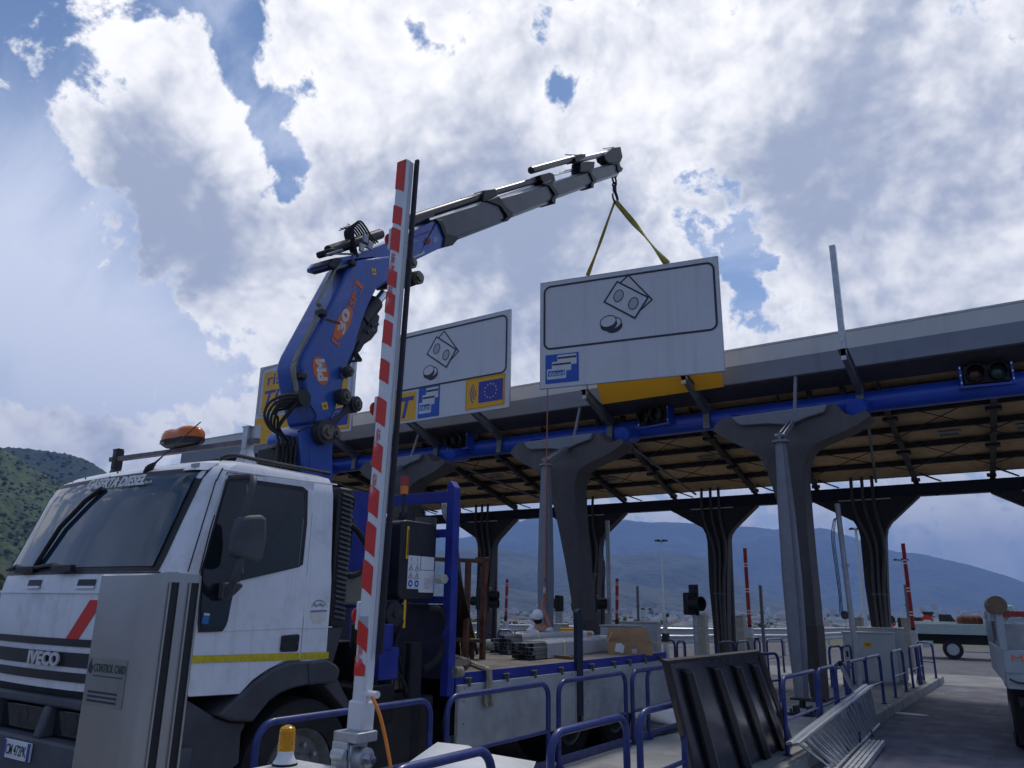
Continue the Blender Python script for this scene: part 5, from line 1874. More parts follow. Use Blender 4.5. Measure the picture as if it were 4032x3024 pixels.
# road signs beyond the plaza at the right
def disc_sign(p, D, r, label, face, pts=None, bar=None, back=False):
    c = aR(p, D)
    yaw = math.atan2(-c.x, c.y)
    t = local(thing('road_sign', c, label, 'road sign', None, yaw))
    if pts is None:
        build('disc', G().cyl((0, 0, 0), (0, .02, 0), r, 24), face, t)
    else:
        build('plate', G().prism([(x, 0, z) for x, z in pts], (0, .02, 0)), face, t)
    if bar:
        build('bar', G().box(-r * .62, r * .62, -.006, -.001, -r * .14, r * .14), bar, t)
    build('post', G().tube([(0, .05, r * .5), (0, .05, -c.z)], .035, 8), galv, t)
    return t


disc_sign(r6(708, 490), 55, .32, 'red no entry disc with white bar beyond the tipper truck', red_paint, bar=paper)
disc_sign(r6(714, 447), 55.4, .3, 'dark inverted triangle give way sign seen above the no entry disc', steel_dark, pts=[(-.36, .20), (.36, .20), (0, -.36)])
disc_sign(r6(643, 505), 60, .3, 'small dark square sign left of the no entry disc', steel_dark, pts=[(-.28, -.32), (.28, -.32), (.28, .32), (-.28, .32)])
disc_sign(r6(851, 486), 62, .3, 'dark square sign right of the no entry disc', steel_dark, pts=[(-.38, -.36), (.38, -.36), (.38, .36), (-.38, .36)])
disc_sign(r6(901, 488), 64, .3, 'dark triangular sign right of the dark square sign', steel_dark, pts=[(-.34, -.28), (.34, -.28), (0, .32)])
disc_sign(r6(425, 508), 50, .22, 'small red disc half hidden by the rear right column', red_paint, bar=paper)
disc_sign(r6(418, 482), 49, .22, 'dark round sign back half hidden by the rear right column', steel_dark)
disc_sign(ca(1200, 1312), 48, .23, 'dark round sign back beside the leaning galvanised pole', steel_dark)


# lamp masts
def mast(pb, pt, D, r, label, arms=4, white=False):
    b = aR(pt, 1)
    q = ray(pt); h = math.hypot(q.x, q.y)
    top = EYE + q * (D / h)
    base = V((top.x, top.y, gz(top.x, top.y)))
    t = thing('lamp_mast', base, label, 'lamp mast')
    m = M('mast_pale', (.55, .57, .6), .5, .2)
    build('shaft', G().tube([base, top], r, 10, True, r * .6), m, t)
    build('crown_ring', G().cyl(top + V((0, 0, -.1)), top + V((0, 0, .1)), r * 2.2, 14), m, t)
    for k in range(arms):
        a = 2 * math.pi * k / arms + .4
        e = top + V((math.cos(a), math.sin(a), 0)) * D * .006
        build('arm', G().tube([top, e], r * .35, 6), steel_dark, t)
        build('floodlight', G().box(e.x - D * .0016, e.x + D * .0016, e.y - D * .0016, e.y + D * .0016, e.z - D * .001, e.z + D * .001), steel_dark, t)
    return t


mast(c9(1205, 1300), c9(1172, 262), 150, .20, 'tall pale lamp mast with a ring of floodlights in the middle gap', 6)
mast(ca(1440, 1430), ca(1305, 458), 105, .26, 'tall pale lamp mast half hidden by the rear right column', 5)
mast(c9(968, 1300), c9(965, 1155), 230, .18, 'far street lamp with two white lamps over the town', 3)
mast(ca(1830, 1400), ca(1755, 765), 160, .16, 'pale lamp mast partly hidden behind the rightmost barrier arm', 4)
# ------------------------------------------------------------------ crane truck
XS, XL, XM = -4.85, -7.31, -6.08
truck = thing('crane_truck', (XM, 7.2, 0), 'white and blue flatbed lorry with a raised loading crane behind its cab', 'crane truck')
HWD = (XS - XL) / 2
YR = 4.56                                          # rear of the cab


def yfront(z):
    ks = [(0.9, 3.00), (1.2, 3.00), (1.84, 3.00), (1.97, 3.02), (2.66, 3.22), (2.78, 3.28), (2.86, 3.42)]
    for (a, ya), (b, yb_) in zip(ks, ks[1:]):
        if z <= b:
            return ya + (yb_ - ya) * max(0, (z - a) / (b - a))
    return ks[-1][1]


def yf_at(x, z):
    u = abs(x - XM) / HWD
    return yfront(z) + .10 * u * u + .13 * max(0, (u - .80) / .20) ** 2.2


def outline(z, inset=0.0, yr=YR):
    xs = [XM + HWD * s for s in (-1, -.985, -.95, -.9, -.8, -.6, -.3, 0, .3, .6, .8, .9, .95, .985, 1)]
    k = (HWD - inset) / HWD
    return [V((XM + (x - XM) * k, yf_at(x, z) + inset * .6, z)) for x in xs] + [V((XM + (XS - XM) * k, yr, z)), V((XM + (XL - XM) * k, yr, z))]


lv = [(1.19, 0), (1.50, 0), (1.84, 0), (1.97, 0.005), (2.10, .02), (2.66, .055), (2.75, .075), (2.81, .12), (2.845, .24), (2.86, .5)]
cabg = G()
ols = [outline(z, i, YR - i * .1) for z, i in lv]
n = len(ols[0])
vs = [p for o in ols for p in o]
fs = [tuple(range(n))[::-1], tuple((len(ols) - 1) * n + k for k in range(n))]
for i in range(len(ols) - 1):
    for k in range(n):
        fs.append((i * n + k, i * n + (k + 1) % n, (i + 1) * n + (k + 1) % n, (i + 1) * n + k))
cabg.add(vs, fs)
cab = build('cab', cabg, white_paint, truck, sharp=28)
insz = lambda z: next((a[1] + (b[1] - a[1]) * (z - a[0]) / (b[0] - a[0]) for a, b in zip(lv, lv[1:]) if a[0] <= z <= b[0]), 0)


def side_x(z, d=0.0):
    return XM + (HWD - insz(z)) + d


def on_side(p, d=0.0):
    q = aX(p, XS)
    for _ in range(3):
        q = aX(p, side_x(min(max(q.z, 1.19), 2.86)))
    return V((q.x + d, q.y, q.z))


def side_plate(name, pix, mat, parent, d0, d1, bevel=0.0, sub=2):
    """plate lying on the raked cab side, following it"""
    pts = [on_side(p) for p in pix]
    g = G().hexa([p + V((d0, 0, 0)) for p in pts], [p + V((d1, 0, 0)) for p in pts])
    return build(name, g, mat, parent, bevel=bevel)


def fstrip(name, x0, x1, z0, z1, mat, parent, d=.004, th=.004, shear=0.0, nx=10, nz=1):
    """strip on the curved front"""
    a, b = [], []
    for j in range(nz + 1):
        z = z0 + (z1 - z0) * j / nz
        row0, row1 = [], []
        for i in range(nx + 1):
            x = x0 + (x1 - x0) * i / nx + shear * j / nz
            k = (HWD - insz(z)) / HWD
            xx = XM + (x - XM) / k
            y = yf_at(xx, z) + insz(z) * .6
            row0.append(V((x, y - d, z)))
            row1.append(V((x, y - d - th, z)))
        a.append(row0); b.append(row1)
    g = G()
    m, q = nz + 1, nx + 1
    vs = [p for r in a for p in r] + [p for r in b for p in r]
    o = m * q
    fs = []
    for j in range(nz):
        for i in range(nx):
            fs.append((j * q + i, j * q + i + 1, (j + 1) * q + i + 1, (j + 1) * q + i))
            fs.append((o + j * q + i, o + (j + 1) * q + i, o + (j + 1) * q + i + 1, o + j * q + i + 1))
    for j in range(nz):
        for i in (0, nx):
            fs.append((j * q + i, (j + 1) * q + i, o + (j + 1) * q + i, o + j * q + i))
    for i in range(nx):
        for j in (0, nz):
            fs.append((j * q + i, j * q + i + 1, o + j * q + i + 1, o + j * q + i))
    g.add(vs, fs)
    return build(name, g, mat, parent, sharp=30)


wind = M('windscreen_glass', (.014, .036, .062), .02, var=.05, spec=.7, coat=.35)
# windscreen: black rubber surround, glass proud of it
fstrip('windscreen_seal', XL + .035, XS - .155, 1.985, 2.742, black_plastic, cab, d=.002, th=.004, nx=20, nz=8)
ws = fstrip('windscreen', XL + .075, XS - .205, 2.02, 2.70, wind, truck, d=.009, th=.003, nx=20, nz=8)
def on_ws0(x, z):
    k = (HWD - insz(z)) / HWD
    return V((x, yf_at(XM + (x - XM) / k, z) + insz(z) * .6 - .022, z))


cg = crop(0, 1600, 2.37)


def wspx(p, d=.02):
    y = 3.15
    for _ in range(8):
        q = aY(p, y)
        y = on_ws0(min(max(q.x, XL + .08), XS - .1), min(max(q.z, 1.99), 2.7)).y + .022 - d
    return aY(p, y)


for wd_, p0_, p1_ in (('CASERTA', c1(424, 284), c1(574, 271)), ('DIESEL', c1(583, 270), c1(712, 257))):
    q0, q1 = wspx(p0_, .028), wspx(p1_, .028)
    text('lettering', wd_, paper, ws, q0, q1 - q0, (0, .28, 1), w=(q1 - q0).length * .97, h=.078, shear=.22, bold=.04)
text('lettering', 'S.p.A.', paper, ws, wspx(c5(612, 942), .028), wspx(c5(700, 936), .028) - wspx(c5(612, 942), .028), (0, .28, 1), w=.085, h=.028, shear=.22, bold=.01)


def on_ws(x, z, d=.02):
    k = (HWD - insz(z)) / HWD
    return V((x, yf_at(XM + (x - XM) / k, z) + insz(z) * .6 - d, z))


# wipers: one blade raised across the screen, two arms parked
w_ = G().tube([wspx(cg(330, 1490), .03), wspx(cg(560, 1130), .04), wspx(cg(800, 880), .04), wspx(cg(955, 765), .03)], .019, 8)
build('wiper', w_, rubber, truck)
for xx in (-6.86, -6.22):
    g = G().tube([on_ws(xx - .32, 2.02, .03), on_ws(xx, 2.045, .045), on_ws(xx + .30, 2.005, .04)], .014, 8)
    g.box(xx + .08, xx + .36, on_ws(xx, 2, .07).y, on_ws(xx, 2, .03).y, 1.985, 2.035)
    build('wiper', g, black_plastic, truck, bevel=.006)
# sun seen through the screen: mirror, dash things (behind the tinted glass nothing shows)
# roof front edge: marker lamp, bolts, aerial
for x, z in ((-6.88, 2.77), (-6.9, 2.735), (-6.62, 2.775), (-6.64, 2.735), (-6.10, 2.78), (-6.14, 2.74), (-5.7, 2.78)):
    p = on_ws(x, z, .0)
    build('bolt', G().cyl(p, p + V((0, -.006, 0)), .008, 8), black_plastic, cab)
mk = fstrip('marker_lamp', -5.20, -5.01, 2.722, 2.785, white_paint, truck, d=.004, th=.016, nx=4)
build('lens', G().box(-5.155, -5.055, on_ws(-5.1, 2.75, .026).y, on_ws(-5.1, 2.75, .021).y, 2.738, 2.772), sign_grey, mk)
p = on_ws(-5.66, 2.775, .012)
q = aY(c5(1440, 40), p.y + .2)
an = build('aerial', G().tube([p, p.lerp(q, .25)], .011, 8, True, .006).tube([p.lerp(q, .25), q], .005, 6), black_plastic, truck)
build('aerial_foot', G().lathe([(.012, -.05), (.03, -.01), (.028, .02), (.012, .06)], p, (q - p), 10), black_plastic, an)

# front panel
fstrip('vent', -6.56, -6.35, 1.872, 1.932, black_plastic, cab, nx=3)
fstrip('vent', -5.81, -5.60, 1.872, 1.932, black_plastic, cab, nx=3)
fstrip('vent_ledge', -6.57, -6.34, 1.868, 1.886, white_paint, cab, d=.006, th=.012, nx=3)
fstrip('vent_ledge', -5.82, -5.59, 1.868, 1.886, white_paint, cab, d=.006, th=.012, nx=3)
fstrip('panel_step', XL + .06, XS - .06, 1.835, 1.85, white_paint, cab, d=-.004, th=.016, nx=20)
fstrip('panel_gap', XL + .05, XS - .05, 1.972, 1.981, black_plastic, cab, d=.001, th=.003, nx=20)
fstrip('red_slash', -5.83, -5.68, 1.525, 1.79, red_paint, truck, d=.002, th=.002, shear=.22, nx=2, nz=4)
gr = fstrip('grille', XL + .09, XS - .09, 1.475, 1.525, black_plastic, truck, nx=18)
fstrip('grille_bar', XL + .09, XS - .09, 1.34, 1.435, black_plastic, gr, d=.0045, nx=18)
fstrip('grille_bar', XL + .06, XS - .06, 1.245, 1.305, black_plastic, gr, d=.0045, nx=18)
chr_m = M('badge_silver', (.62, .62, .63), .35, .3)
text('badge', 'IVECO', chr_m, gr, (-6.25, yf_at(-6.1, 1.35) - .026, 1.345), (1, 0, 0), (0, 0, 1), w=.42, h=.083, bold=.045, ext=.006)
# bumper with deep lamp openings
bump = M('bumper_grey', (.075, .08, .095), .65, var=.15, vs=5, bump=.15, bs=160, dirt=(.13, .13, .13), dirt_amt=.3)
yb0 = 2.965
bg_ = G()
bg_.box(XL, XS, yb0, 3.45, .42, .865)
bg_.box(XL + .02, XS - .02, yb0 + .06, 3.3, 1.065, 1.135)
for x in (XL + .04, -6.80, -6.03, -5.40, XS - .14):
    bg_.hexa([(x, yb0 + .01, .86), (x + .10, yb0 + .01, .86), (x + .10, 3.3, .86), (x, 3.3, .86)], [(x, yb0 + .06, 1.07), (x + .09, yb0 + .06, 1.07), (x + .09, 3.3, 1.07), (x, 3.3, 1.07)])
bpr = build('bumper', bg_, bump, truck, bevel=.02)
for x0_, x1_ in ((-7.15, -6.82), (-6.68, -6.05), (-5.92, -5.42), (-5.28, -5.0)):
    hl = build('headlight', G().box(x0_, x1_, 3.06, 3.12, .88, 1.05), glass_dark, bpr, bevel=.01)
    build('reflector', G().lathe([(.07, 0), (.05, .03), (.02, .05)], ((x0_ + x1_) / 2, 3.058, .965), (0, 1, 0), 14), steel_dark, hl)
build('under_grille', G().box(XL + .1, XS - .1, 3.10, 3.2, 1.13, 1.20), black_plastic, cab)
pl_ = build('number_plate', G().box(-6.33, -5.95, yb0 - .02, yb0 - .004, .715, .835), paper, truck, bevel=.004)
for x0_ in (-6.33, -5.988):
    build('plate_band', G().box(x0_ + .001, x0_ + .037, yb0 - .0225, yb0 - .0205, .717, .833), eu_blue, pl_)
text('lettering', 'CM 472PK', ink, pl_, (-6.285, yb0 - .0215, .742), (1, 0, 0), (0, 0, 1), w=.285, h=.066, bold=.005)

# door
DX = [c1(1122, 205), c1(1548, 250), c1(1535, 420), c1(1510, 700), c1(1490, 965), c1(1475, 1122), c1(1395, 1132), c1(1310, 1175), c1(1240, 1225), c1(1178, 1292), c1(930, 1306), c1(915, 1290), c1(960, 900), c1(985, 700), c1(1040, 480)]
side_plate('door_gap', [c1(1118, 200), c1(1552, 246), c1(1539, 420), c1(1514, 700), c1(1494, 965), c1(1479, 1128), c1(1395, 1138), c1(1312, 1180), c1(1182, 1297), c1(928, 1311), c1(909, 1290), c1(955, 900), c1(980, 700), c1(1034, 480)], black_plastic, cab, .0005, .002)
door = side_plate('door', DX, white_paint, truck, .003, .008)
WX = [c1(1112, 235), c1(1135, 222), c1(1490, 272), c1(1515, 292), c1(1511, 450), c1(1490, 655), c1(1470, 668), c1(1180, 735), c1(1148, 775), c1(1130, 860), c1(1112, 955), c1(1092, 985), c1(975, 990), c1(972, 940), c1(985, 690), c1(1010, 600), c1(1060, 420)]
ctr = sum((V((*p, 0)) for p in WX), V((0, 0, 0))) / len(WX)
side_plate('window_seal', WX, black_plastic, door, .0085, .012)
wg = side_plate('window', [(p[0] + (ctr.x - p[0]) * .055, p[1] + (ctr.y - p[1]) * .055) for p in WX], glass_dark, door, .0125, .015)
side_plate('window_bar', [c1(1210, 262), c1(1216, 262), c1(1192, 700), c1(1186, 700)], steel_grey, wg, .0155, .018)
side_plate('window_bar', [c1(1488, 430), c1(1492, 430), c1(1468, 662), c1(1464, 662)], steel_grey, wg, .0155, .017)
side_plate('sticker', [c1(998, 895), c1(1027, 897), c1(1020, 950), c1(988, 945)], M('sticker_blue', (.03, .16, .42), .5), wg, .0155, .0165)
side_plate('sticker', [c1(1000, 893), c1(1028, 896), c1(1026, 908), c1(998, 905)], M('sticker_white', (.6, .62, .65), .5), wg, .0168, .0175)
hd = side_plate('handle', [c1(1384, 1005), c1(1465, 998), c1(1472, 1005), c1(1464, 1078), c1(1456, 1084), c1(1380, 1086), c1(1376, 1078)], black_plastic, door, .0085, .02, bevel=.006)
side_plate('handle_recess', [c1(1396, 1018), c1(1440, 1014), c1(1436, 1034), c1(1394, 1038)], rubber, hd, .0205, .022)
lk = on_side(c1(1460, 1042), .021)
build('lock', G().cyl(lk, lk + V((.004, 0, 0)), .007, 10), chrome, hd)
side_plate('reflective_stripe', [c1(945, 1105), c1(1474, 1090), c1(1470, 1127), c1(942, 1141)], yellow_tape, door, .0085, .0095)
side_plate('reflective_stripe', [c1(1479, 1090), c1(1621, 1086), c1(1619, 1119), c1(1476, 1124)], yellow_tape, cab, .003, .004)
side_plate('crease', [c1(1105, 976), c1(1490, 962), c1(1490, 968), c1(1105, 983)], white_paint, door, .0085, .0125, bevel=.002)
side_plate('crease', [c1(1495, 966), c1(1636, 960), c1(1636, 966), c1(1495, 972)], white_paint, cab, .003, .0075, bevel=.002)
side_plate('pillar_gap', [c1(1063, 235), c1(1069, 235), c1(930, 690), c1(924, 690)], black_plastic, cab, .0005, .003)
side_plate('pillar_gap', [c1(1095, 178), c1(1102, 180), c1(1070, 245), c1(1062, 245)], black_plastic, cab, .0005, .003)
side_plate('gutter', [c1(1098, 186), c1(1662, 258), c1(1662, 264), c1(1098, 193)], sign_grey, cab, .001, .006)
sk = side_plate('sticker', [c1(1530, 905), c1(1528, 920), c1(1545, 945), c1(1580, 948), c1(1608, 930), c1(1612, 905), c1(1610, 892), c1(1532, 893)], M('sticker_cream', (.62, .62, .56), .5), cab, .0005, .0015)
o = on_side(c1(1543, 868), .003)
text('lettering', 'SkyWay', M('ink_grey', (.22, .22, .26), .6), sk, o, (0, 1, 0), (0, 0, 1), w=.125, h=.035, shear=.2)
stp = [on_side(c1(x, y), .003) for x, y in ((1534, 872), (1548, 845), (1572, 834), (1598, 843), (1612, 868))]
build('logo_arch', G().grid([curve3(stp, 4), [p + V((0, 0, .008)) for p in curve3(stp, 4)]]), M('ink_grey', (.22, .22, .26)), sk)
side_plate('text_line', [c1(1530, 882), c1(1612, 878), c1(1612, 888), c1(1530, 892)], M('ink_grey', (.22, .22, .26)), sk, .0018, .0022)
# mirror
MXX = -4.56
m0 = [aX(c1(*p), MXX) for p in ((1188, 428), (1215, 412), (1295, 408), (1322, 425), (1320, 530), (1300, 640), (1275, 652), (1165, 612), (1145, 600), (1160, 500))]
mir = build('mirror', G().hexa(m0, [p + V((-.10, .02, 0)) for p in m0]), grey_plastic, truck, bevel=.03, segs=3)
arm = [aX(c1(1128, 228), XS + .02), aX(c1(1235, 222), -4.70), aX(c1(1250, 250), -4.62), aX(c1(1225, 330), -4.6), aX(c1(1205, 425), -4.6)]
build('mirror_arm', G().tube(curve3(arm, 5), .024, 10), grey_plastic, mir)
arm = [aX(c1(1195, 610), -4.6), aX(c1(1165, 700), -4.62), aX(c1(1130, 790), -4.74), aX(c1(1095, 800), XS + .01)]
build('mirror_arm', G().tube(curve3(arm, 5), .028, 10), grey_plastic, mir)
ft = [on_side(p, .015) for p in (c1(1070, 745), c1(1150, 740), c1(1170, 760), c1(1130, 800), c1(1095, 830), c1(1062, 830))]
build('mirror_foot', G().hexa(ft, [p + V((.07, 0, 0)) for p in ft]), grey_plastic, mir, bevel=.015)

# wheel arch, steps
fen = [c1(1062, 1398), c1(1175, 1296), c1(1250, 1228), c1(1330, 1170), c1(1400, 1139), c1(1475, 1129), c1(1510, 1132), c1(1600, 1122), c1(1648, 1148), c1(1666, 1172), c1(1658, 1215), c1(1638, 1238), c1(1500, 1250), c1(1440, 1262), c1(1370, 1290), c1(1315, 1330), c1(1270, 1385), c1(1235, 1432), c1(1140, 1428)]
fp = [aX(p, XS) for p in fen]
fd = build('wheel_arch', G().hexa([p + V((-.3, 0, 0)) for p in fp], [p + V((.035, 0, 0)) for p in fp]), grey_plastic, truck, bevel=.02)
sg = [aX(p, XS) for p in (c1(1502, 1140), c1(1506, 1140), c1(1511, 1245), c1(1507, 1245))]
build('arch_gap', G().hexa([p + V((.036, 0, 0)) for p in sg], [p + V((.038, 0, 0)) for p in sg]), black_plastic, fd)
lw2 = [aX(p, XS) for p in (c1(1062, 1402), c1(1140, 1432), c1(1232, 1436), c1(1205, 1490), c1(1195, 1640), c1(1120, 1700), c1(900, 1720), c1(905, 1420), c1(925, 1315))]
build('step_panel', G().hexa([p + V((-.3, 0, 0)) for p in lw2], [p + V((-.03, 0, 0)) for p in lw2]), grey_plastic, truck, bevel=.015)
mf = [aX(p, XS - .04) for p in (c1(1598, 1250), c1(1640, 1240), c1(1660, 1205), c1(1690, 1270), c1(1735, 1350), c1(1720, 1390), c1(1650, 1310))]
build('mudflap', G().hexa([p + V((-.25, 0, 0)) for p in mf], [p for p in mf]), grey_plastic, truck, bevel=.01)


def wheel(x_out, y, z, r, w, dual=False):
    t = G().lathe([(r * .62, .0), (r * .90, -.01), (r * .985, .03), (r, .07), (r, w - .07), (r * .985, w - .03), (r * .9, w), (r * .62, w)], (x_out, y, z), (-1, 0, 0), 40, cap=False)
    wl = build('wheel', t, rubber, truck, sharp=30)
    rim = G().lathe([(r * .63, .02), (r * .60, .005), (r * .56, .02), (r * .50, .07 if not dual else .14), (r * .28, .06 if not dual else .16), (r * .26, .0 if not dual else .06), (r * .12, -.01 if not dual else .05), (.001, -.01 if not dual else .05)], (x_out, y, z), (-1, 0, 0), 32, cap=False)
    rm = build('rim', rim, M('rim_grey', (.17, .17, .17), .55, .4, var=.25, vs=8, dirt=(.08, .07, .06), dirt_amt=.6), wl)
    for k in range(10):
        a = 2 * math.pi * k / 10
        p = V((x_out - (.06 if not dual else .15), y + r * .39 * math.cos(a), z + r * .39 * math.sin(a)))
        build('wheel_nut', G().cyl(p, p + V((.035, 0, 0)), .018, 6), galv, rm)
    return wl


wheel(XS - .05, 4.42, .54, .54, .30)
wheel(XS - .16, 8.75, .50, .50, .52, True)
wheel(XS - .16, 9.95, .50, .50, .52, True)
wheel(XL + .35, 4.42, .54, .54, .30)
wheel(XL + .70, 8.75, .50, .50, .52, True)
chg = G()
for x in (-6.5, -5.66):
    chg.box(x - .04, x + .04, 3.2, 11.2, .72, .98)
for y in (3.4, 5.1, 7.0, 8.8, 10.9):
    chg.box(-6.46, -5.7, y - .05, y + .05, .75, .92)
for y in (4.42, 8.75, 9.95):
    chg.cyl((XL + .4, y, .52), (XS - .3, y, .52), .09, 12)
build('chassis', chg, steel_dark, truck)
build('engine_cover', G().box(-6.7, -5.4, 3.3, 4.5, .75, 1.18), black_plastic, truck)
build('air_tank', G().cyl((XS - .35, 6.7, .62), (XS - .35, 8.0, .62), .17, 18), steel_dark, truck)
build('tool_box', G().box(XS - .45, XS - .06, 5.15, 6.0, .42, .98), black_plastic, truck, bevel=.02)
build('mud_guard', G().box(XS - .62, XS - .05, 8.1, 10.6, 1.025, 1.035), black_plastic, truck)

# louvred intake behind the cab
lvr = build('air_intake', G().box(XS - .24, XS - .015, YR + .03, YR + .19, 1.60, 2.74), black_plastic, truck, bevel=.02)
for k in range(26):
    z = 1.68 + k * .04
    build('louvre', G().hexa([(XS - .015, YR + .055, z), (XS - .015, YR + .175, z - .02), (XS - .015, YR + .175, z), (XS - .015, YR + .055, z + .018)],
                             [(XS + .006, YR + .055, z), (XS + .006, YR + .175, z - .02), (XS + .0, YR + .175, z), (XS + .0, YR + .055, z + .018)]), grey_plastic, lvr)
build('intake_foot', G().hexa([(XS - .2, YR + .03, 1.25), (XS - .05, YR + .03, 1.25), (XS - .05, YR + .1, 1.25), (XS - .2, YR + .1, 1.25)], [(XS - .2, YR + .03, 1.6), (XS - .02, YR + .03, 1.6), (XS - .02, YR + .18, 1.6), (XS - .2, YR + .18, 1.6)]), grey_plastic, lvr)

# roof rack bar and its feet, roof rails
RB0, RB1 = V((-7.28, 3.9, 3.08)), V((-5.12, 3.9, 3.04))
rbm = build('roof_bar', G().bar(RB0, RB1, .05, .04), M('weathered_bar', (.15, .13, .14), .6, .3, var=.3), truck)
for x in (-7.17, -5.24):
    g = G().box(x - .03, x + .03, 3.86, 3.94, 2.98, 3.16)
    g.hexa([(x - .08, 3.82, 2.80), (x + .08, 3.82, 2.80), (x + .08, 3.98, 2.80), (x - .08, 3.98, 2.80)], [(x - .03, 3.87, 2.99), (x + .03, 3.87, 2.99), (x + .03, 3.93, 2.99), (x - .03, 3.93, 2.99)])
    g.box(x - .06, x + .04, 3.87, 3.93, 3.16, 3.175)
    build('bar_foot', g, galv if x > -6 else steel_dark, rbm, bevel=.004)
build('lug', G().box(-5.20, -5.11, 3.895, 3.91, 3.06, 3.17), galv, rbm)
build('roof_rail', G().tube(curve3([(XS - .24, 3.55, 2.83), (XS - .21, 3.65, 2.875), (XS - .19, 3.9, 2.87), (XS - .17, 4.6, 2.865)], 5), .016, 8), steel_dark, truck)
bl_ = G()
nb = 24
vs, fs = [], []
bc_ = V((-6.11, 3.87, 3.10))
for i, (s, zz) in enumerate(((1.0, .045), (1.0, .07), (.97, .10), (.86, .132), (.62, .152), (.3, .160), (.02, .162))):
    for k in range(nb):
        a = 2 * math.pi * k / nb
        lobe = 1 - .16 * math.cos(a) ** 2 * 0 - .20 * (math.sin(a) ** 2) * math.exp(-(math.cos(a) / .35) ** 2)
        x = .265 * s * math.cos(a)
        dip = .018 * math.exp(-((x + .03) / .08) ** 2) * (zz > .09)
        vs.append(bc_ + V((x, .125 * s * math.sin(a) * lobe, zz - dip)))
for i in range(6):
    for k in range(nb):
        fs.append((i * nb + k, i * nb + (k + 1) % nb, (i + 1) * nb + (k + 1) % nb, (i + 1) * nb + k))
fs.append(tuple(6 * nb + k for k in range(nb)))
fs.append(tuple(range(nb))[::-1])
bl_.add(vs, fs)
rbe = build('roof_beacon', bl_, amber_dome, truck, sharp=60)
g = G()
vs, fs = [], []
for i, (s, zz) in enumerate(((.80, -.01), (.95, .01), (1.03, .03), (1.03, .044))):
    for k in range(nb):
        a = 2 * math.pi * k / nb
        lobe = 1 - .20 * (math.sin(a) ** 2) * math.exp(-(math.cos(a) / .35) ** 2)
        vs.append(bc_ + V((.265 * s * math.cos(a), .125 * s * math.sin(a) * lobe, zz)))
for i in range(3):
    for k in range(nb):
        fs.append((i * nb + k, i * nb + (k + 1) % nb, (i + 1) * nb + (k + 1) % nb, (i + 1) * nb + k))
fs += [tuple(range(nb))[::-1], tuple(3 * nb + k for k in range(nb))]
g.add(vs, fs)
bs_ = build('beacon_base', g, black_plastic, rbe)
build('type_label', G().box(bc_.x - .15, bc_.x - .09, bc_.y - .119, bc_.y - .113, bc_.z + .0, bc_.z + .02), M('label_grey', (.2, .2, .18), .6), bs_)

# ------------------------------------------------------------------ flatbed
BY0, BY1, BZ = 6.24, 11.34, 1.145
bed = build('bed_floor', G().box(XL + .02, XS - .02, BY0, BY1, BZ - .05, BZ), bed_wood, truck)
build('bed_side_rail', G().box(XS - .02, XS + .005, BY0, BY1, 1.055, BZ + .012), frame_blue, truck)
build('bed_side_rail', G().box(XL, XL + .03, BY0, BY1, 1.055, BZ + .012), frame_blue, truck)
for (a, b) in ((BY0, 8.54), (8.70, BY1 - .06)):
    sb = build('sideboard', G().box(XS + .006, XS + .03, a, b, .45, 1.052), alu_board, truck, bevel=.004)
    for z in (.60, .75, .90):
        build('board_joint', G().box(XS + .0302, XS + .0318, a + .02, b - .02, z, z + .004), sign_grey, sb)
    for y in (a, b - .025):
        build('board_edge', G().box(XS + .0305, XS + .036, y, y + .025, .45, 1.05), galv, sb)
    for k in range(10):
        y = a + .1 + (b - a - .2) * k / 9
        if k in (0, 9):
            for z in (.5, .7, .9, 1.02):
                build('rivet', G().cyl((XS + .036, y, z), (XS + .039, y, z), .009, 6), steel_grey, sb)
for y in (6.42, 7.08, 7.62, 8.2, 8.95, 9.55, 10.0, 10.5, 11.02):
    g = G().box(XS + .006, XS + .022, y - .02, y + .02, 1.05, 1.10)
    g.box(XS + .006, XS + .034, y - .055, y + .055, 1.095, 1.112).box(XS + .02, XS + .05, y - .012, y + .012, 1.03, 1.11)
    build('latch', g, bronze, truck, bevel=.003)
for y, zt_, m in ((8.62, 1.72, M('stake_blue_black', (.02, .025, .05), .5, .2, var=.3)),):
    build('stake', G().box(XS - .01, XS + .045, y - .07, y + .07, .55, zt_).hexa([(XS - .01, y - .07, zt_), (XS + .045, y - .07, zt_), (XS + .045, y + .07, zt_), (XS - .01, y + .07, zt_)], [(XS - .01, y - .03, zt_ + .04), (XS + .045, y - .03, zt_ + .04), (XS + .045, y + .02, zt_ + .04), (XS - .01, y + .02, zt_ + .04)]), m, truck, bevel=.006)
g = G().box(XS - .04, XS + .02, BY1 - .05, BY1 + .03, .5, 1.32).box(XS - .035, XS + .015, BY1 - .045, BY1 + .025, 1.40, 1.74)
wst = build('stake', g, M('stake_pale', (.48, .47, .44), .6, var=.2, vs=10, dirt=(.15, .12, .1), dirt_amt=.6, ds=9), truck, bevel=.006)
build('stake_joint', G().box(XS - .05, XS + .03, BY1 - .06, BY1 + .04, 1.30, 1.42).cyl((XS + .02, BY1 - .01, 1.68), (XS + .05, BY1 - .01, 1.68), .025, 10), steel_dark, wst)
build('stake', G().box(XL + .0, XL + .06, 9.55, 9.66, 1.1, 1.60), M('stake_brown', (.07, .06, .055), .7), truck, bevel=.006)
build('tailboard', G().box(XL + .05, XS - .05, BY1 + .002, BY1 + .03, .55, 1.10), alu_board, truck)
build('sideboard', G().box(XL - .03, XL - .006, BY0, BY1, .45, 1.052), alu_board, truck)
build('under_run_bar', G().box(XS - .14, XS - .08, 6.3, 8.1, .50, .58), galv, truck)

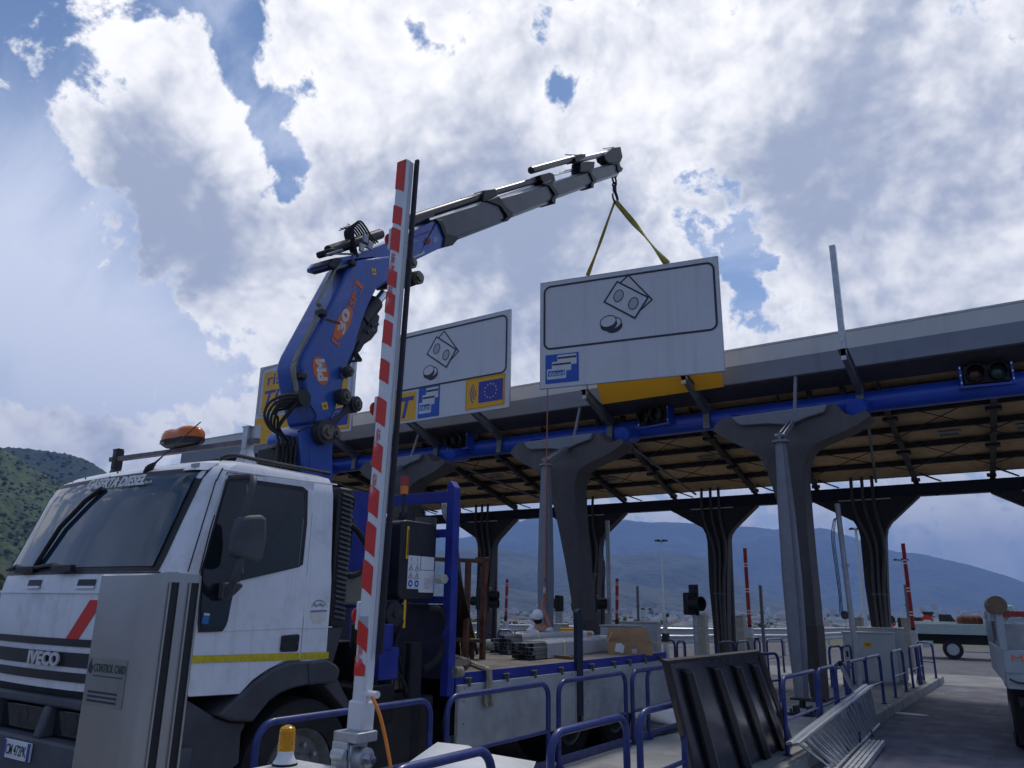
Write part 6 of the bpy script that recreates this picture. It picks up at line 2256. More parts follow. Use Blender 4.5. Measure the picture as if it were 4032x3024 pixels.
# headboard frame
HB = 6.14
hbm = frame_blue
hb = build('headboard', G().box(XS - .07, XS + .025, HB - .045, HB + .06, .96, 2.93).hexa([(XS - .07, HB - .045, 2.93), (XS + .025, HB - .045, 2.93), (XS + .025, HB + .06, 2.93), (XS - .07, HB + .06, 2.93)], [(XS - .07, HB - .045, 2.98), (XS - .03, HB - .045, 3.0), (XS - .03, HB + .06, 3.0), (XS - .07, HB + .06, 2.98)]), hbm, truck, bevel=.006)
build('cross_bar', G().box(XL + .03, XS - .075, HB - .04, HB + .04, 2.79, 2.90), hbm, hb, bevel=.005)
build('cross_bar', G().box(XL + .03, XS - .075, HB - .03, HB + .03, 2.44, 2.52), hbm, hb, bevel=.005)
build('cross_bar', G().box(XL + .03, XS - .075, HB - .03, HB + .03, 1.80, 1.87), hbm, hb, bevel=.005)
for x in (XL + .03, -6.18):
    build('upright', G().box(x, x + .09, HB - .035, HB + .035, 1.1, 2.785), hbm, hb, bevel=.005)
build('headboard_sheet', G().box(XL + .12, XS - .08, HB + .042, HB + .05, 1.10, 1.79), M('sheet_blue_black', (.018, .022, .06), .6, var=.3), hb)

# hydraulic tank with labels
TX1, TX0, TY0, TY1, TZ0, TZ1 = -4.97, -5.62, 5.50, 6.02, 1.83, 2.56
pts = [((TY0 + TY1) / 2 + a, (TZ0 + TZ1) / 2 + b) for a, b in rrect(TY1 - TY0, TZ1 - TZ0, .075, 6)]
tk = build('hydraulic_tank', G().hexa([(TX0, y, z) for y, z in pts], [(TX1, y, z) for y, z in pts]), M('tank_black', (.016, .016, .02), .45, var=.3, vs=4), truck, bevel=.012, sharp=25)
sp = [((TY0 + TY1) / 2 + a, (TZ0 + TZ1) / 2 + b) for a, b in rrect(TY1 - TY0 + .012, TZ1 - TZ0 + .012, .08, 6)]
for x in (-5.42,):
    build('tank_strap', G().hexa([(x - .035, y, z) for y, z in sp], [(x + .035, y, z) for y, z in sp]), M('strap_steel', (.17, .165, .175), .5, .3), tk)
build('filler_cap', G().cyl((-5.2, 5.82, TZ1), (-5.2, 5.82, TZ1 + .10), .09, 16), black_plastic, tk)
fx_ = TX1 + .0005
yq = lambda u: TY0 + (TY1 - TY0) * u
build('level_gauge', G().box(fx_, fx_ + .012, yq(.14), yq(.19), 2.20, 2.50), yellow_label, tk, bevel=.003)
build('gauge_glass', G().box(fx_ + .0122, fx_ + .015, yq(.158), yq(.172), 2.23, 2.47), black_plastic, tk)
ps = build('label_sheet', G().box(fx_, fx_ + .002, yq(.22), yq(.56), 1.93, 2.235), paper, tk)
build('label_sheet', G().box(fx_, fx_ + .002, yq(.58), yq(.95), 2.11, 2.235), paper, tk)
build('label_sheet', G().box(fx_ + .0001, fx_ + .003, yq(.54), yq(.96), 1.90, 2.105), paper, tk)
for k in range(4):
    for c in range(2):
        zc_, yc_ = 2.20 - k * .074, yq(.305 + c * .17)
        if k == 3:
            build('pictogram', G().cyl((fx_ + .002, yc_, zc_), (fx_ + .003, yc_, zc_), .032, 16), sign_blue, ps)
            build('pictogram', G().box(fx_ + .003, fx_ + .0036, yc_ - .012, yc_ + .012, zc_ - .012, zc_ + .012), paper, ps)
        elif k:
            build('pictogram', G().prism([(fx_ + .0022, yc_ - .034, zc_ - .026), (fx_ + .0022, yc_ + .034, zc_ - .026), (fx_ + .0022, yc_, zc_ + .032)], (.0006, 0, 0)), ink, ps)
            build('pictogram', G().prism([(fx_ + .003, yc_ - .025, zc_ - .021), (fx_ + .003, yc_ + .025, zc_ - .021), (fx_ + .003, yc_, zc_ + .022)], (.0006, 0, 0)), paper, ps)
            build('pictogram', G().box(fx_ + .0038, fx_ + .0044, yc_ - .006, yc_ + .006, zc_ - .014, zc_ + .004), ink, ps)
        else:
            build('pictogram', G().box(fx_ + .0022, fx_ + .003, yc_ - .006, yc_ + .008, zc_ - .02, zc_ + .015), sign_grey, ps)
    build('label_rule', G().box(fx_ + .0022, fx_ + .0028, yq(.22), yq(.56), 2.163 - k * .074 + .0, 2.1655 - k * .074), sign_grey, ps)
for k in range(9):
    build('text_line', G().box(fx_ + .0032, fx_ + .0038, yq(.68), yq(.83), 2.03 - k * .012, 2.035 - k * .012), sign_grey, ps)
# stack lamp on a rod
rod = build('stack_lamp', G().cyl((-4.98, 5.52, 2.56), (-4.98, 5.52, 2.80), .014, 8).box(-5.05, -4.9, 5.5, 5.54, 2.57, 2.58), black_plastic, truck)
build('lens', G().cyl((-4.98, 5.52, 2.80), (-4.98, 5.52, 2.875), .038, 14), M('lamp_amber', (.75, .2, .02), .3), rod)
build('lens', G().cyl((-4.98, 5.52, 2.876), (-4.98, 5.52, 2.965), .038, 14), M('lamp_red', (.40, .03, .03), .35), rod)
build('work_lamp', G().prism([(-4.90, 5.98 + .065 * math.cos(R(60 * k)), 2.03 + .05 * math.sin(R(60 * k))) for k in range(6)], (.07, .02, 0)), M('lamp_cream', (.42, .42, .37), .6), truck, bevel=.008)
build('white_hose_coil', G().lathe([(.06, -.05), (.11, -.03), (.12, .03), (.07, .06)], (-5.05, 6.30, 2.72), (1, .2, .2), 16), M('hose_white', (.55, .53, .48), .7), truck)
build('filter', G().cyl((-5.3, 6.24, 2.15), (-5.3, 6.24, 2.66), .11, 16), M('filter_grey', (.13, .13, .125), .7), truck)

# stabiliser, valves and hoses behind the cab
stb = G()
stb.box(-5.35, -5.0, 5.30, 5.52, .30, 1.62)
stb.box(XL + .05, XS - .05, 5.0, 5.45, .80, 1.12)
stb.box(-6.6, -5.5, 4.78, 5.62, 1.10, 1.45)
build('stabiliser', stb, M('crane_black', (.014, .014, .018), .5, .2, var=.3), truck, bevel=.015)
build('stabiliser_leg', G().cyl((-4.97, 5.75, .30), (-4.97, 5.75, 1.45), .085, 16).cyl((-4.97, 5.75, .12), (-4.97, 5.75, .30), .055, 14).cyl((-4.97, 5.75, .04), (-4.97, 5.75, .12), .13, 18), M('crane_black', (.014, .014, .018)), truck)
build('stabiliser_motor', G().cyl((-5.0, 5.35, 1.40), (-5.0, 5.35, 1.62), .10, 18).box(-5.08, -4.92, 5.25, 5.5, 1.15, 1.42), frame_blue, truck, bevel=.01)
cr_ = build('slewing_drum', G().cyl((-5.25, 5.45, 1.70), (-4.95, 5.45, 1.70), .11, 22).cyl((-4.95, 5.45, 1.70), (-4.93, 5.45, 1.70), .03, 10), steel_dark, truck)
build('yellow_plate', G().box(-4.985, -4.98, 5.60, 5.63, 1.58, 1.83), yellow_label, cr_)
vg = G()
for k in range(7):
    vg.box(-5.15, -5.0, 5.18 + k * .075, 5.235 + k * .075, 1.05, 1.17)
build('valve_bank', vg, bronze, truck, bevel=.004)
hs = G()
for k in range(10):
    a = V((-5.02 + rnd.uniform(-.06, .02), 5.0 + rnd.uniform(0, .9), 1.15 + rnd.uniform(0, .9)))
    b = V((-5.02 + rnd.uniform(-.1, .03), 5.0 + rnd.uniform(0, .9), .45 + rnd.uniform(0, .6)))
    hs.tube(curve3([a, a.lerp(b, .4) + V((rnd.uniform(0, .08), rnd.uniform(-.2, .2), 0)), b], 6), .017, 7)
hs.tube(curve3([(-5.0, 4.78, 2.45), (-4.93, 4.86, 2.42), (-4.92, 5.02, 2.25), (-4.93, 5.0, 2.08), (-4.95, 4.85, 2.02), (-5.0, 4.78, 2.1)], 6), .026, 9)
hs.tube(curve3([(-5.0, 4.74, 2.66), (-4.94, 4.79, 2.72), (-4.93, 4.82, 2.62), (-5.0, 4.8, 2.5)], 6), .012, 8)
hs.tube(curve3([(-4.98, 5.95, 1.75), (-4.92, 6.08, 1.72), (-4.90, 6.13, 1.5), (-4.92, 6.06, 1.3), (-5.0, 5.95, 1.2)], 6), .035, 9)
build('hoses', hs, rubber, truck)
build('valve_block', G().box(-5.12, -4.96, 4.74, 4.87, 2.25, 2.52).box(-5.1, -4.97, 4.76, 4.85, 2.1, 2.26), black_plastic, truck, bevel=.01)
build('mount_panel', G().box(-5.30, -5.22, 4.80, 5.5, 1.75, 2.8), frame_blue, truck)
build('grey_box', G().box(-5.3, -4.98, 4.82, 5.22, 1.78, 2.05), M('box_olive', (.16, .155, .13), .7), truck, bevel=.02)

# ------------------------------------------------------------------ crane
PA, PB = V((-5.92, 5.2, 0)), V((-6.38, 13.85, 0))
cu_ = (PB - PA).normalized()
cn_ = V((cu_.y, -cu_.x, 0))
if cn_.x < 0: cn_ = -cn_
cpt = lambda p, d=0.0: aP(p, PA + cn_ * d, cn_)


def slab(name, pix, mat, w, parent, d=0.0, bevel=.012, segs=2):
    """a body seen from the side: outline on the plane of the crane, w deep away from the camera"""
    a = [cpt(p) + cn_ * d for p in pix]
    return build(name, G().hexa(a, [p - cn_ * w for p in a]), mat, parent, bevel=bevel, segs=segs)


def pin(name, p, r, d, l, mat, parent, n=18):
    c = cpt(p) + cn_ * d
    return build(name, G().cyl(c, c + cn_ * l, r, n), mat, parent)


crane = slab('crane_column', [c3(448, 1180), c3(470, 1135), c3(545, 1075), c3(640, 1060), c3(760, 1065), c3(795, 1090), c3(795, 1620), c3(802, 2100), c3(495, 2100), c3(490, 1500)], crane_blue, .46, truck, bevel=.02)
rec = [c3(560, 1290), c3(590, 1265), c3(640, 1258), c3(690, 1255), c3(715, 1300), c3(722, 1560), c3(560, 1530)]
a = [cpt(p) for p in rec]
build('column_recess', G().hexa([p + cn_ * .001 for p in a], [p + cn_ * .006 for p in a]), crane_blue, crane, bevel=.005)
cy = build('lift_cylinder', G().cyl(cpt(c3(850, 1700)) - cn_ * .18, cpt(c3(840, 900)) - cn_ * .18, .055, 18), M('cylinder_grey', (.38, .39, .42), .3, .6), crane)
build('cylinder_foot', G().cyl(cpt(c3(852, 2100)) - cn_ * .18, cpt(c3(850, 1700)) - cn_ * .18, .085, 18), black_plastic, cy)
# main boom
mb = [c2(632, 690), c2(720, 612), c2(1055, 566), c2(1150, 640), c2(1120, 800), c2(1025, 880), c2(930, 930), c2(890, 1010), c2(850, 1090), c2(800, 1215), c2(730, 1440), c2(690, 1605), c3(985, 400), c3(955, 480), c3(905, 640), c3(900, 700), c3(880, 740), c3(835, 900), c3(805, 990), c3(760, 1062), c3(660, 1072), c3(600, 1068), c3(560, 900), c3(530, 790), c3(495, 600), c3(478, 480), c3(490, 420), c3(520, 340)]
boom = slab('main_boom', mb, crane_blue, .38, crane, bevel=.035, segs=3)
lk_ = slab('link', [c3(660, 1085), c3(700, 1060), c3(830, 960), c3(870, 900), c3(900, 830), c3(950, 795), c3(1010, 800), c3(1032, 850), c3(1030, 920), c3(990, 965), c3(930, 968), c3(880, 975), c3(780, 1085), c3(740, 1130), c3(700, 1150)], M('link_grey', (.045, .045, .055), .5, .3), .05, crane, d=.07)
for p, r in ((c3(655, 1160), .125), (c3(690, 1130), .06), (c3(745, 1170), .075), (c3(850, 805), .085), (c3(965, 880), .085), (c3(890, 555), .06)):
    b = pin('pivot_boss', p, r, .012, .09, M('boss_dark', (.05, .05, .055), .5, .4), crane)
    pin('pin', p, r * .62, .10, .03, bronze, b)
    pin('pin_head', p, r * .34, .13, .025, bronze, b, 8)
slab('lug', [c3(860, 500), c3(885, 485), c3(930, 520), c3(940, 560), c3(910, 620), c3(870, 610), c3(852, 570)], M('lug_grey', (.20, .20, .18), .5, .4), .04, boom, d=.045, bevel=.008)
# hose guide lines along the back of the boom
for k, off in enumerate((0, 9, 20)):
    pts = [c2(660 - off * .0, 668 + off), c2(520 + off, 712), c2(470 + off, 790), c2(330 + off, 1060), c2(350 + off * .8, 1120), c2(320 + off, 1200), c2(90 + off, 1659), c3(450 + off, 440), c3(440 + off * .5, 520), c3(455 + off, 640), c3(465 + off, 700), c3(470 + off, 760)]
    pts = [cpt(p) + cn_ * (-.02 - .03 * k) - cu_ * .02 for p in pts]
    build('pipe', G().tube(curve3(pts, 4), .012, 7), M('pipe_olive', (.25, .25, .19), .5, .3), boom)
for p in (c2(318, 1195), c2(640, 655), c3(470, 590)):
    c = cpt(p)
    build('pipe_clamp', G().box(c.x - .06, c.x + .05, c.y - .04, c.y + .04, c.z - .03, c.z + .03), steel_dark, boom, bevel=.006)
# decals
def decal(name, pix, mat, parent, d=.002):
    a = [cpt(p) for p in pix]
    return build(name, G().hexa([p + cn_ * d for p in a], [p + cn_ * (d + .0012) for p in a]), mat, parent)


def pix_ell(cx, cy, a, b, rot, n=24):
    return [(cx + a * math.cos(R(360 * k / n)) * math.cos(rot) - b * math.sin(R(360 * k / n)) * math.sin(rot), cy + a * math.cos(R(360 * k / n)) * math.sin(rot) + b * math.sin(R(360 * k / n)) * math.cos(rot)) for k in range(n)]


d1 = decal('decal', [c3(*p) for p in pix_ell(668, 535, 148, 72, R(74))], orange_decal, boom)
d2 = decal('decal', [c2(*p) for p in pix_ell(555, 1305, 196, 72, R(-66.5))], orange_decal, boom)


def ctext(body, lo, xe, ye, mat, parent, f, bold=.02, shear=0.0, d=.0045):
    """lettering on the boom side: lower left, end of the baseline and top of the left edge given"""
    o_, x_, y_ = (cpt(f(*p)) + cn_ * d for p in (lo, xe, ye))
    u = (x_ - o_)
    v = (y_ - o_)
    v = v - u.normalized() * v.dot(u.normalized())
    return text('lettering', body, mat, parent, o_, u, v, w=u.length, h=v.length, bold=bold, shear=shear)


pmw = M('decal_white', (.62, .60, .58), .5)
ctext('PM', (730, 625), (700, 425), (650, 645), pmw, d1, c3, .05)
ctext('30', (560, 1425), (630, 1195), (490, 1385), pmw, d2, c2, .04)
ctext('SP', (668, 1140), (715, 1000), (615, 1100), orange_decal, boom, c2, .03)
ctext(']', (735, 995), (770, 905), (662, 910), orange_decal, boom, c2, .0)
ctext('[', (500, 1560), (522, 1500), (420, 1500), orange_decal, boom, c2, .0)
for f, q in ((c2, [(862, 712), (905, 708), (918, 778), (876, 782)]), (c3, [(678, 858), (732, 846), (746, 918), (690, 930)])):
    y_ = decal('warning_label', [f(*p) for p in q], yellow_label, boom)
    cx_, cy__ = sum(p[0] for p in q) / 4, sum(p[1] for p in q) / 4
    decal('pictogram', [f(cx_ - 14, cy__ + 14), f(cx_ + 14, cy__ + 12), f(cx_, cy__ - 14)], ink, y_, .0042)
decal('rust_streak', [c2(362, 1258), c2(380, 1256), c2(500, 1292), c2(530, 1315), c2(520, 1325), c2(480, 1310), c2(368, 1272)], brown, boom, .006)
# lower boom cylinder below the elbow
cyl2 = build('boom_cylinder', G().cyl(cpt(c3(905, 600)) + cn_ * -.15, cpt(c2(840, 1270)) + cn_ * -.15, .10, 18).cyl(cpt(c2(840, 1270)) + cn_ * -.15, cpt(c2(1010, 1060)) + cn_ * -.15, .115, 18, .10), M('cyl_black', (.016, .016, .02), .5), crane)
build('piston', G().cyl(cpt(c2(930, 1180)) + cn_ * -.15, cpt(c2(1100, 960)) + cn_ * -.15, .055, 16), chrome, cyl2)
slab('cylinder_cover', [c2(690, 1640), c2(760, 1420), c2(800, 1250), c2(850, 1180), c2(900, 1160), c2(960, 1175), c2(1000, 1225), c2(985, 1290), c2(975, 1390), c2(905, 1480), c2(830, 1530), c2(790, 1600), c3(1010, 420), c3(930, 600), c3(905, 640)], M('cover_black', (.020, .020, .026), .5), .2, crane, d=-.06, bevel=.03)
for p in (c2(920, 1325), c2(868, 1392)):
    c = cpt(p) + cn_ * -.06
    build('fitting', G().cyl(c, c + cn_ * .06 + V((0, .03, .03)), .025, 8), steel_grey, cyl2)
h2 = G()
for k in range(4):
    pts = [c3(1080 + k * 10, 250 - k * 8), c3(1035 + k * 16, 330), c3(1050 + k * 26, 420), c3(1010 + k * 22, 430), c3(985, 440)]
    h2.tube(curve3([cpt(p) + cn_ * (-.04 - .01 * k) for p in pts], 5), .010, 6)
build('hoses', h2, rubber, cyl2)
# elbow plates on the right side
el = slab('elbow_plate', [c2(1130, 640), c2(1255, 640), c2(1300, 620), c2(1322, 660), c2(1325, 735), c2(1380, 760), c2(1405, 815), c2(1390, 880), c2(1340, 900), c2(1250, 890), c2(1130, 900)], M('elbow_black', (.028, .028, .034), .5, .2), .30, crane, d=-.02, bevel=.02)
for p, r in ((c2(1287, 655), .07), (c2(1355, 815), .085), (c2(1320, 790), .05)):
    b = pin('pivot_boss', p, r, -.01, .06, bronze, el)
    pin('pin', p, r * .6, .05, .03, bronze, b)
# outer boom: blue box, then telescoping grey sections
outer = slab('outer_boom', [c2(395, 655), c2(440, 600), c2(700, 560), c2(1060, 420), c2(1290, 320), c2(1600, 170), cb(55, 820), cb(110, 930), cb(150, 1020), cb(105, 1090), c2(1370, 610), c2(1320, 655), c2(1130, 700), c2(900, 580), c2(700, 600), c2(480, 715), c2(400, 690)], crane_blue, .30, crane, d=-.02, bevel=.015)
d3 = decal('white_flash', [c2(1280, 385), c2(1410, 400), c2(1275, 450)], M('pale_blue', (.22, .25, .42), .5), outer, -.017)
decal('label_sheet', [c2(1328, 575), c2(1448, 515), c2(1453, 545), c2(1333, 597)], paper, outer, -.017)
t_ = ctext('P.to Max 8000 kg', (1338, 588), (1442, 536), (1333, 572), ink, outer, c2, 0, 0, -.015)
decal('decal', [c2(*p) for p in pix_ell(1485, 410, 45, 36, R(-60))], M('decal_dull_red', (.25, .05, .06), .6), outer, -.017)
ctext('MP', (1465, 455), (1500, 390), (1445, 430), M('decal_dark', (.06, .02, .06), .6), outer, c2, .03, 0, -.014)
ctext('autogru', (1330, 385), (1560, 295), (1325, 360), M('decal_dull_red', (.25, .05, .06)), outer, c2, .01, .2, -.017)
decal('snow_mark', [c2(1550, 370), c2(1575, 358), c2(1598, 395), c2(1575, 432), c2(1548, 420)], M('mark_pale', (.30, .34, .5), .5), outer, -.017)
secs = [
    ('section', [cb(20, 818), cb(640, 612), cb(720, 812), cb(248, 990), cb(130, 1000)], .27, -.035),
    ('section', [cb(640, 628), cb(1150, 478), cb(1192, 622), cb(790, 772), cb(700, 790)], .24, -.05),
    ('section', [cb(1180, 470), cb(1556, 352), cb(1582, 462), cb(1242, 586), cb(1190, 600)], .21, -.065),
    ('section', [cb(1545, 345), cb(1815, 268), cb(1855, 358), cb(1612, 442), cb(1570, 455)], .18, -.08)]
edge_m = M('boom_edge', (.30, .31, .33), .35, .4)
for nm, px, w, d in secs:
    s = slab('boom_section', px, boom_grey, w, outer, d=d, bevel=.012)
    a, b = cpt(px[2]) + cn_ * d, cpt(px[3]) + cn_ * d
    build('edge', G().hexa([a - cn_ * .02, b - cn_ * .02, b - cn_ * (w - .02), a - cn_ * (w - .02)], [a - cn_ * .05 - V((0, 0, .055)), b - cn_ * .05 - V((0, 0, .055)), b - cn_ * (w - .05) - V((0, 0, .055)), a - cn_ * (w - .05) - V((0, 0, .055))]), edge_m, s)
    a, b = cpt(px[0]) + cn_ * d, cpt(px[1]) + cn_ * d
    build('edge', G().hexa([a - cn_ * .02, b - cn_ * .02, b - cn_ * (w - .02), a - cn_ * (w - .02)], [a - cn_ * .04 + V((0, 0, .035)), b - cn_ * .04 + V((0, 0, .035)), b - cn_ * (w - .04) + V((0, 0, .035)), a - cn_ * (w - .04) + V((0, 0, .035))]), edge_m, s)
cblk = M('collar_black', (.012, .012, .016), .5, .2)
for px, w, d in (([cb(30, 815), cb(95, 828), cb(130, 900), cb(140, 950), cb(250, 985), cb(255, 1010), cb(200, 1072), cb(110, 1092), cb(125, 1000), cb(80, 880)], .36, .01),
                 ([cb(540, 640), cb(650, 590), cb(690, 640), cb(715, 680), cb(790, 755), cb(788, 790), cb(740, 835), cb(705, 825), cb(740, 790), cb(670, 690)], .31, -.005),
                 ([cb(1080, 470), cb(1165, 440), cb(1185, 490), cb(1235, 550), cb(1243, 580), cb(1212, 620), cb(1210, 665), cb(1190, 668), cb(1170, 630), cb(1185, 600), cb(1205, 575), cb(1150, 495)], .28, -.02),
                 ([cb(1455, 360), cb(1565, 345), cb(1578, 385), cb(1612, 420), cb(1612, 450), cb(1588, 470), cb(1585, 510), cb(1560, 510), cb(1562, 470), cb(1580, 440), cb(1545, 360)], .25, -.035),
                 ([cb(1735, 270), cb(1840, 262), cb(1850, 300), cb(1875, 320), cb(1860, 352), cb(1835, 360), cb(1820, 330), cb(1815, 285)], .22, -.05)):
    slab('wear_collar', px, cblk, w, outer, d=d, bevel=.008)
# extension cylinders riding on top
def rod_(name, a, b, r, mat, d=-.15, parent=None):
    return build(name, G().cyl(cpt(a) + cn_ * d, cpt(b) + cn_ * d, r, 16), mat, parent or outer)


dkc = M('cylinder_dark', (.055, .05, .055), .35, .5, var=.3, vs=3)
rod_('extension_cylinder', c2(500, 490), c2(1060, 305), .062, dkc, -.14)
rod_('extension_cylinder', c2(1280, 235), c2(1600, 100), .062, dkc, -.14)
rod_('extension_cylinder', c2(1390, 145), cb(600, 560), .062, dkc, -.14)
rod_('piston_rod', cb(60, 810), cb(520, 648), .03, chrome, -.14)
rod_('extension_cylinder', cb(650, 545), cb(1100, 415), .055, dkc, -.16)
rod_('piston_rod', cb(690, 600), cb(1070, 470), .022, chrome, -.16)
rod_('piston_rod', cb(1200, 385), cb(1560, 285), .028, chrome, -.17)
rod_('feed_pipe', cb(330, 605), cb(600, 535), .008, steel_grey, -.08)
rod_('jib_pole', cb(1030, 325), cb(1430, 215), .062, dkc, -.14)
rod_('jib_pole', cb(1430, 240), cb(1810, 150), .055, M('jib_grey', (.2, .2, .22), .35, .5), -.14)
for px in ([cb(525, 560), cb(535, 530), cb(640, 512), cb(660, 570), cb(650, 620), cb(555, 650), cb(520, 640)],
           [cb(1070, 385), cb(1160, 355), cb(1205, 375), cb(1218, 440), cb(1190, 470), cb(1110, 470), cb(1080, 430)],
           [cb(1460, 260), cb(1525, 250), cb(1600, 255), cb(1590, 320), cb(1550, 345), cb(1455, 358)],
           [cb(1690, 200), cb(1715, 165), cb(1780, 118), cb(1845, 110), cb(1855, 160), cb(1866, 215), cb(1845, 262), cb(1735, 268), cb(1700, 240)],
           [cb(1405, 215), cb(1450, 180), cb(1510, 180), cb(1510, 210), cb(1445, 250), cb(1415, 262)],
           [c2(430, 490), c2(480, 470), c2(510, 500), c2(470, 560), c2(440, 540)]):
    slab('bracket_block', px, cblk, .2, outer, d=-.04, bevel=.012)
rod_('lever', cb(1320, 187), cb(1440, 192), .012, steel_grey, -.05)
rod_('lever', cb(1680, 130), cb(1780, 115), .010, steel_grey, -.05)
slab('boom_horn', [c2(390, 655), c2(440, 600), c2(520, 585), c2(560, 620), c2(480, 715), c2(455, 715), c2(400, 690)], cblk, .28, outer, d=.0, bevel=.02)
rod_('lever', c2(388, 560), c2(560, 505), .016, steel_grey, -.02)
rod_('lever', c2(430, 545), c2(680, 550), .012, steel_grey, -.02)
# bundle of hoses arching over the elbow
h3 = G()
for k in range(6):
    dx = k * 24
    pts = [c2(700 + dx * 1.1, 590 - k * 2), c2(660 + dx * .9, 400 + k * 8), c2(650 + dx * .6, 270 + k * 6), c2(690 + dx * .45, 215 + k * 5), c2(735 + dx * .6, 205 + k * 9), c2(790 + dx * .6, 270 + k * 11), c2(850 + dx * .5, 370 + k * 6), c2(920 + dx * .3, 430 + k * 3)]
    h3.tube(curve3([cpt(p) + cn_ * (.02 - .045 * k) for p in pts], 5), .012, 8)
hb_ = build('hoses', h3, rubber, outer)
for p in (c2(740, 490), c2(830, 465), c2(780, 390)):
    c = cpt(p) + cn_ * .03
    build('hose_clip', G().box(c.x - .02, c.x + .01, c.y - .035, c.y + .035, c.z - .05, c.z + .05), M('clip_grey', (.34, .35, .37), .4, .4), hb_, bevel=.006)
g = G()
for k in range(7):
    p = cpt(c2(650, 255)) + cn_ * (-.02 * k)
    q = cpt(c2(605 + k * 6, 225 + (k * 17) % 35)) + cn_ * (-.03 * k)
    g.tube([p, q], .006, 5)
build('tie_ends', g, rubber, hb_)
# hose loops at the foot of the boom
h4 = G()
for k in range(5):
    o = k * 25
    pts = [c3(470, 790 + o), c3(330 - o * .4, 785 + o * 1.5), c3(170 + o * 1.5, 840 + o * 1.6), c3(98 + o * 2.2, 970 + o), c3(150 + o * 1.8, 1110 + o * .5), c3(270 + o * 2, 1200), c3(280 + o * 3.4, 1280), c3(290 + o * 3.4, 1420)]
    h4.tube(curve3([cpt(p) + cn_ * (.01 - .03 * k) for p in pts], 6), .013, 8)
for k in range(3):
    pts = [c3(470, 830), c3(430 - k * 30, 920), c3(340 - k * 40, 1030 + k * 15), c3(280 - k * 5, 1140), c3(290 + k * 30, 1240)]
    h4.tube(curve3([cpt(p) + cn_ * (-.06 + .03 * k) for p in pts], 6), .011, 8)
h4.tube(curve3([cpt(p) + cn_ * .03 for p in (c3(540, 890), c3(590, 960), c3(585, 1040), c3(500, 1110), c3(420, 1150))], 6), .008, 7)
build('hoses', h4, rubber, crane)
c = cpt(c3(490, 810))
build('hose_gland', G().cyl(c - cn_ * .25, c + cn_ * .03, .085, 18), black_plastic, boom)
vb = slab('valve_rail', [c3(250, 1270), c3(480, 1245), c3(482, 1280), c3(252, 1300)], bronze, .12, crane, d=-.05, bevel=.006)
for k in range(5):
    c = cpt(c3(270 + k * 45, 1278 - k * 5)) + cn_ * -.04
    build('coupling', G().cyl(c, c + cn_ * .02, .02, 8).cyl(c + V((0, 0, -.25)), c + V((0, 0, .06)), .018, 8), steel_dark, vb)
slab('hose_guard', [c3(285, 1290), c3(480, 1280), c3(480, 1900), c3(285, 1900)], black_plastic, .25, crane, d=-.10, bevel=.02)

# hook and chain
tip = cpt(cb(1832, 360)) - cn_ * .16
hk = G()
build('shackle', G().box(tip.x - .03, tip.x + .03, tip.y - .10, tip.y + .08, tip.z - .06, tip.z + .02), cblk, outer, bevel=.01)
z = tip.z - .06
hook_t = thing('crane_hook', (tip.x, tip.y, tip.z - .5), 'dark steel hook on a short chain below the boom tip', 'hook')


def torus(g, c, r, t, ax1, ax2, a0=0, a1=360, n=18):
    return g.tube(arcpts(c, r, a0, a1, n, ax1, ax2), t, 8, a1 - a0 < 360)


g = torus(G(), (tip.x, tip.y, z - .09), .085, .022, (0, 1, 0), (0, 0, 1))
build('ring', g, steel_dark, hook_t)
g = torus(G(), (tip.x, tip.y, z - .20), .045, .018, (1, 0, 0), (0, 0, 1))
build('chain_link', g, steel_dark, hook_t)
g = G().cyl((tip.x, tip.y, z - .36), (tip.x, tip.y, z - .23), .045, 12)
build('swivel', g, steel_dark, hook_t)
hc = V((tip.x, tip.y + .02, z - .50))
g = G().tube(curve3([hc + V((0, -.02, .16)), hc + V((0, .06, .08)), hc + V((0, .11, 0)), hc + V((0, .07, -.09)), hc + V((0, -.02, -.12)), hc + V((0, -.10, -.06)), hc + V((0, -.12, .03))], 5), .034, 10, True, .018)
g.tube([hc + V((0, -.02, .14)), hc + V((0, -.12, .02))], .008, 6)
build('hook', g, steel_dark, hook_t)
apex = hc + V((0, -.01, -.085))

# yellow slings
def sling(pts, w0, w1, name, label):
    g = G()
    pts = curve3(pts, 8)
    n_ = len(pts)
    ra, rb3 = [], []
    for i, p in enumerate(pts):
        t = i / (n_ - 1)
        tw = math.sin(t * 7) * .8
        d = (pts[min(i + 1, n_ - 1)] - pts[max(i - 1, 0)]).normalized()
        s = d.cross(V((-.7, .7, 0))).normalized()
        k = d.cross(s).normalized()
        w = w0 + (w1 - w0) * t
        v = (s * math.cos(tw) + k * math.sin(tw)) * w
        ra.append(p - v); rb3.append(p + v)
    g.grid([ra, rb3])
    o = tag(build(name, g, webbing), label, 'sling', 'yellow webbing slings of the hanging sign')
    m = o.modifiers.new('thick', 'SOLIDIFY'); m.thickness = .008
    return o


sl_l = aP(W(1268, 593), bl, hn)
sl_r = aP(W(1441, 568), bl, hn)
sling([apex, apex.lerp(sl_l, .5) + V((0, 0, -.05)), sl_l - hn * .03 + V((0, 0, -.02))], .022, .045, 'sling', 'thin left yellow webbing sling running from hook down to the sign edge')
sling([apex, apex.lerp(sl_r, .45) + V((0, 0, .0)), sl_r - hn * .03 + V((0, 0, -.02))], .05, .075, 'sling', 'wide right yellow webbing sling running from hook down to the sign edge')
# ------------------------------------------------------------------ load on the bed
BTOP = BZ


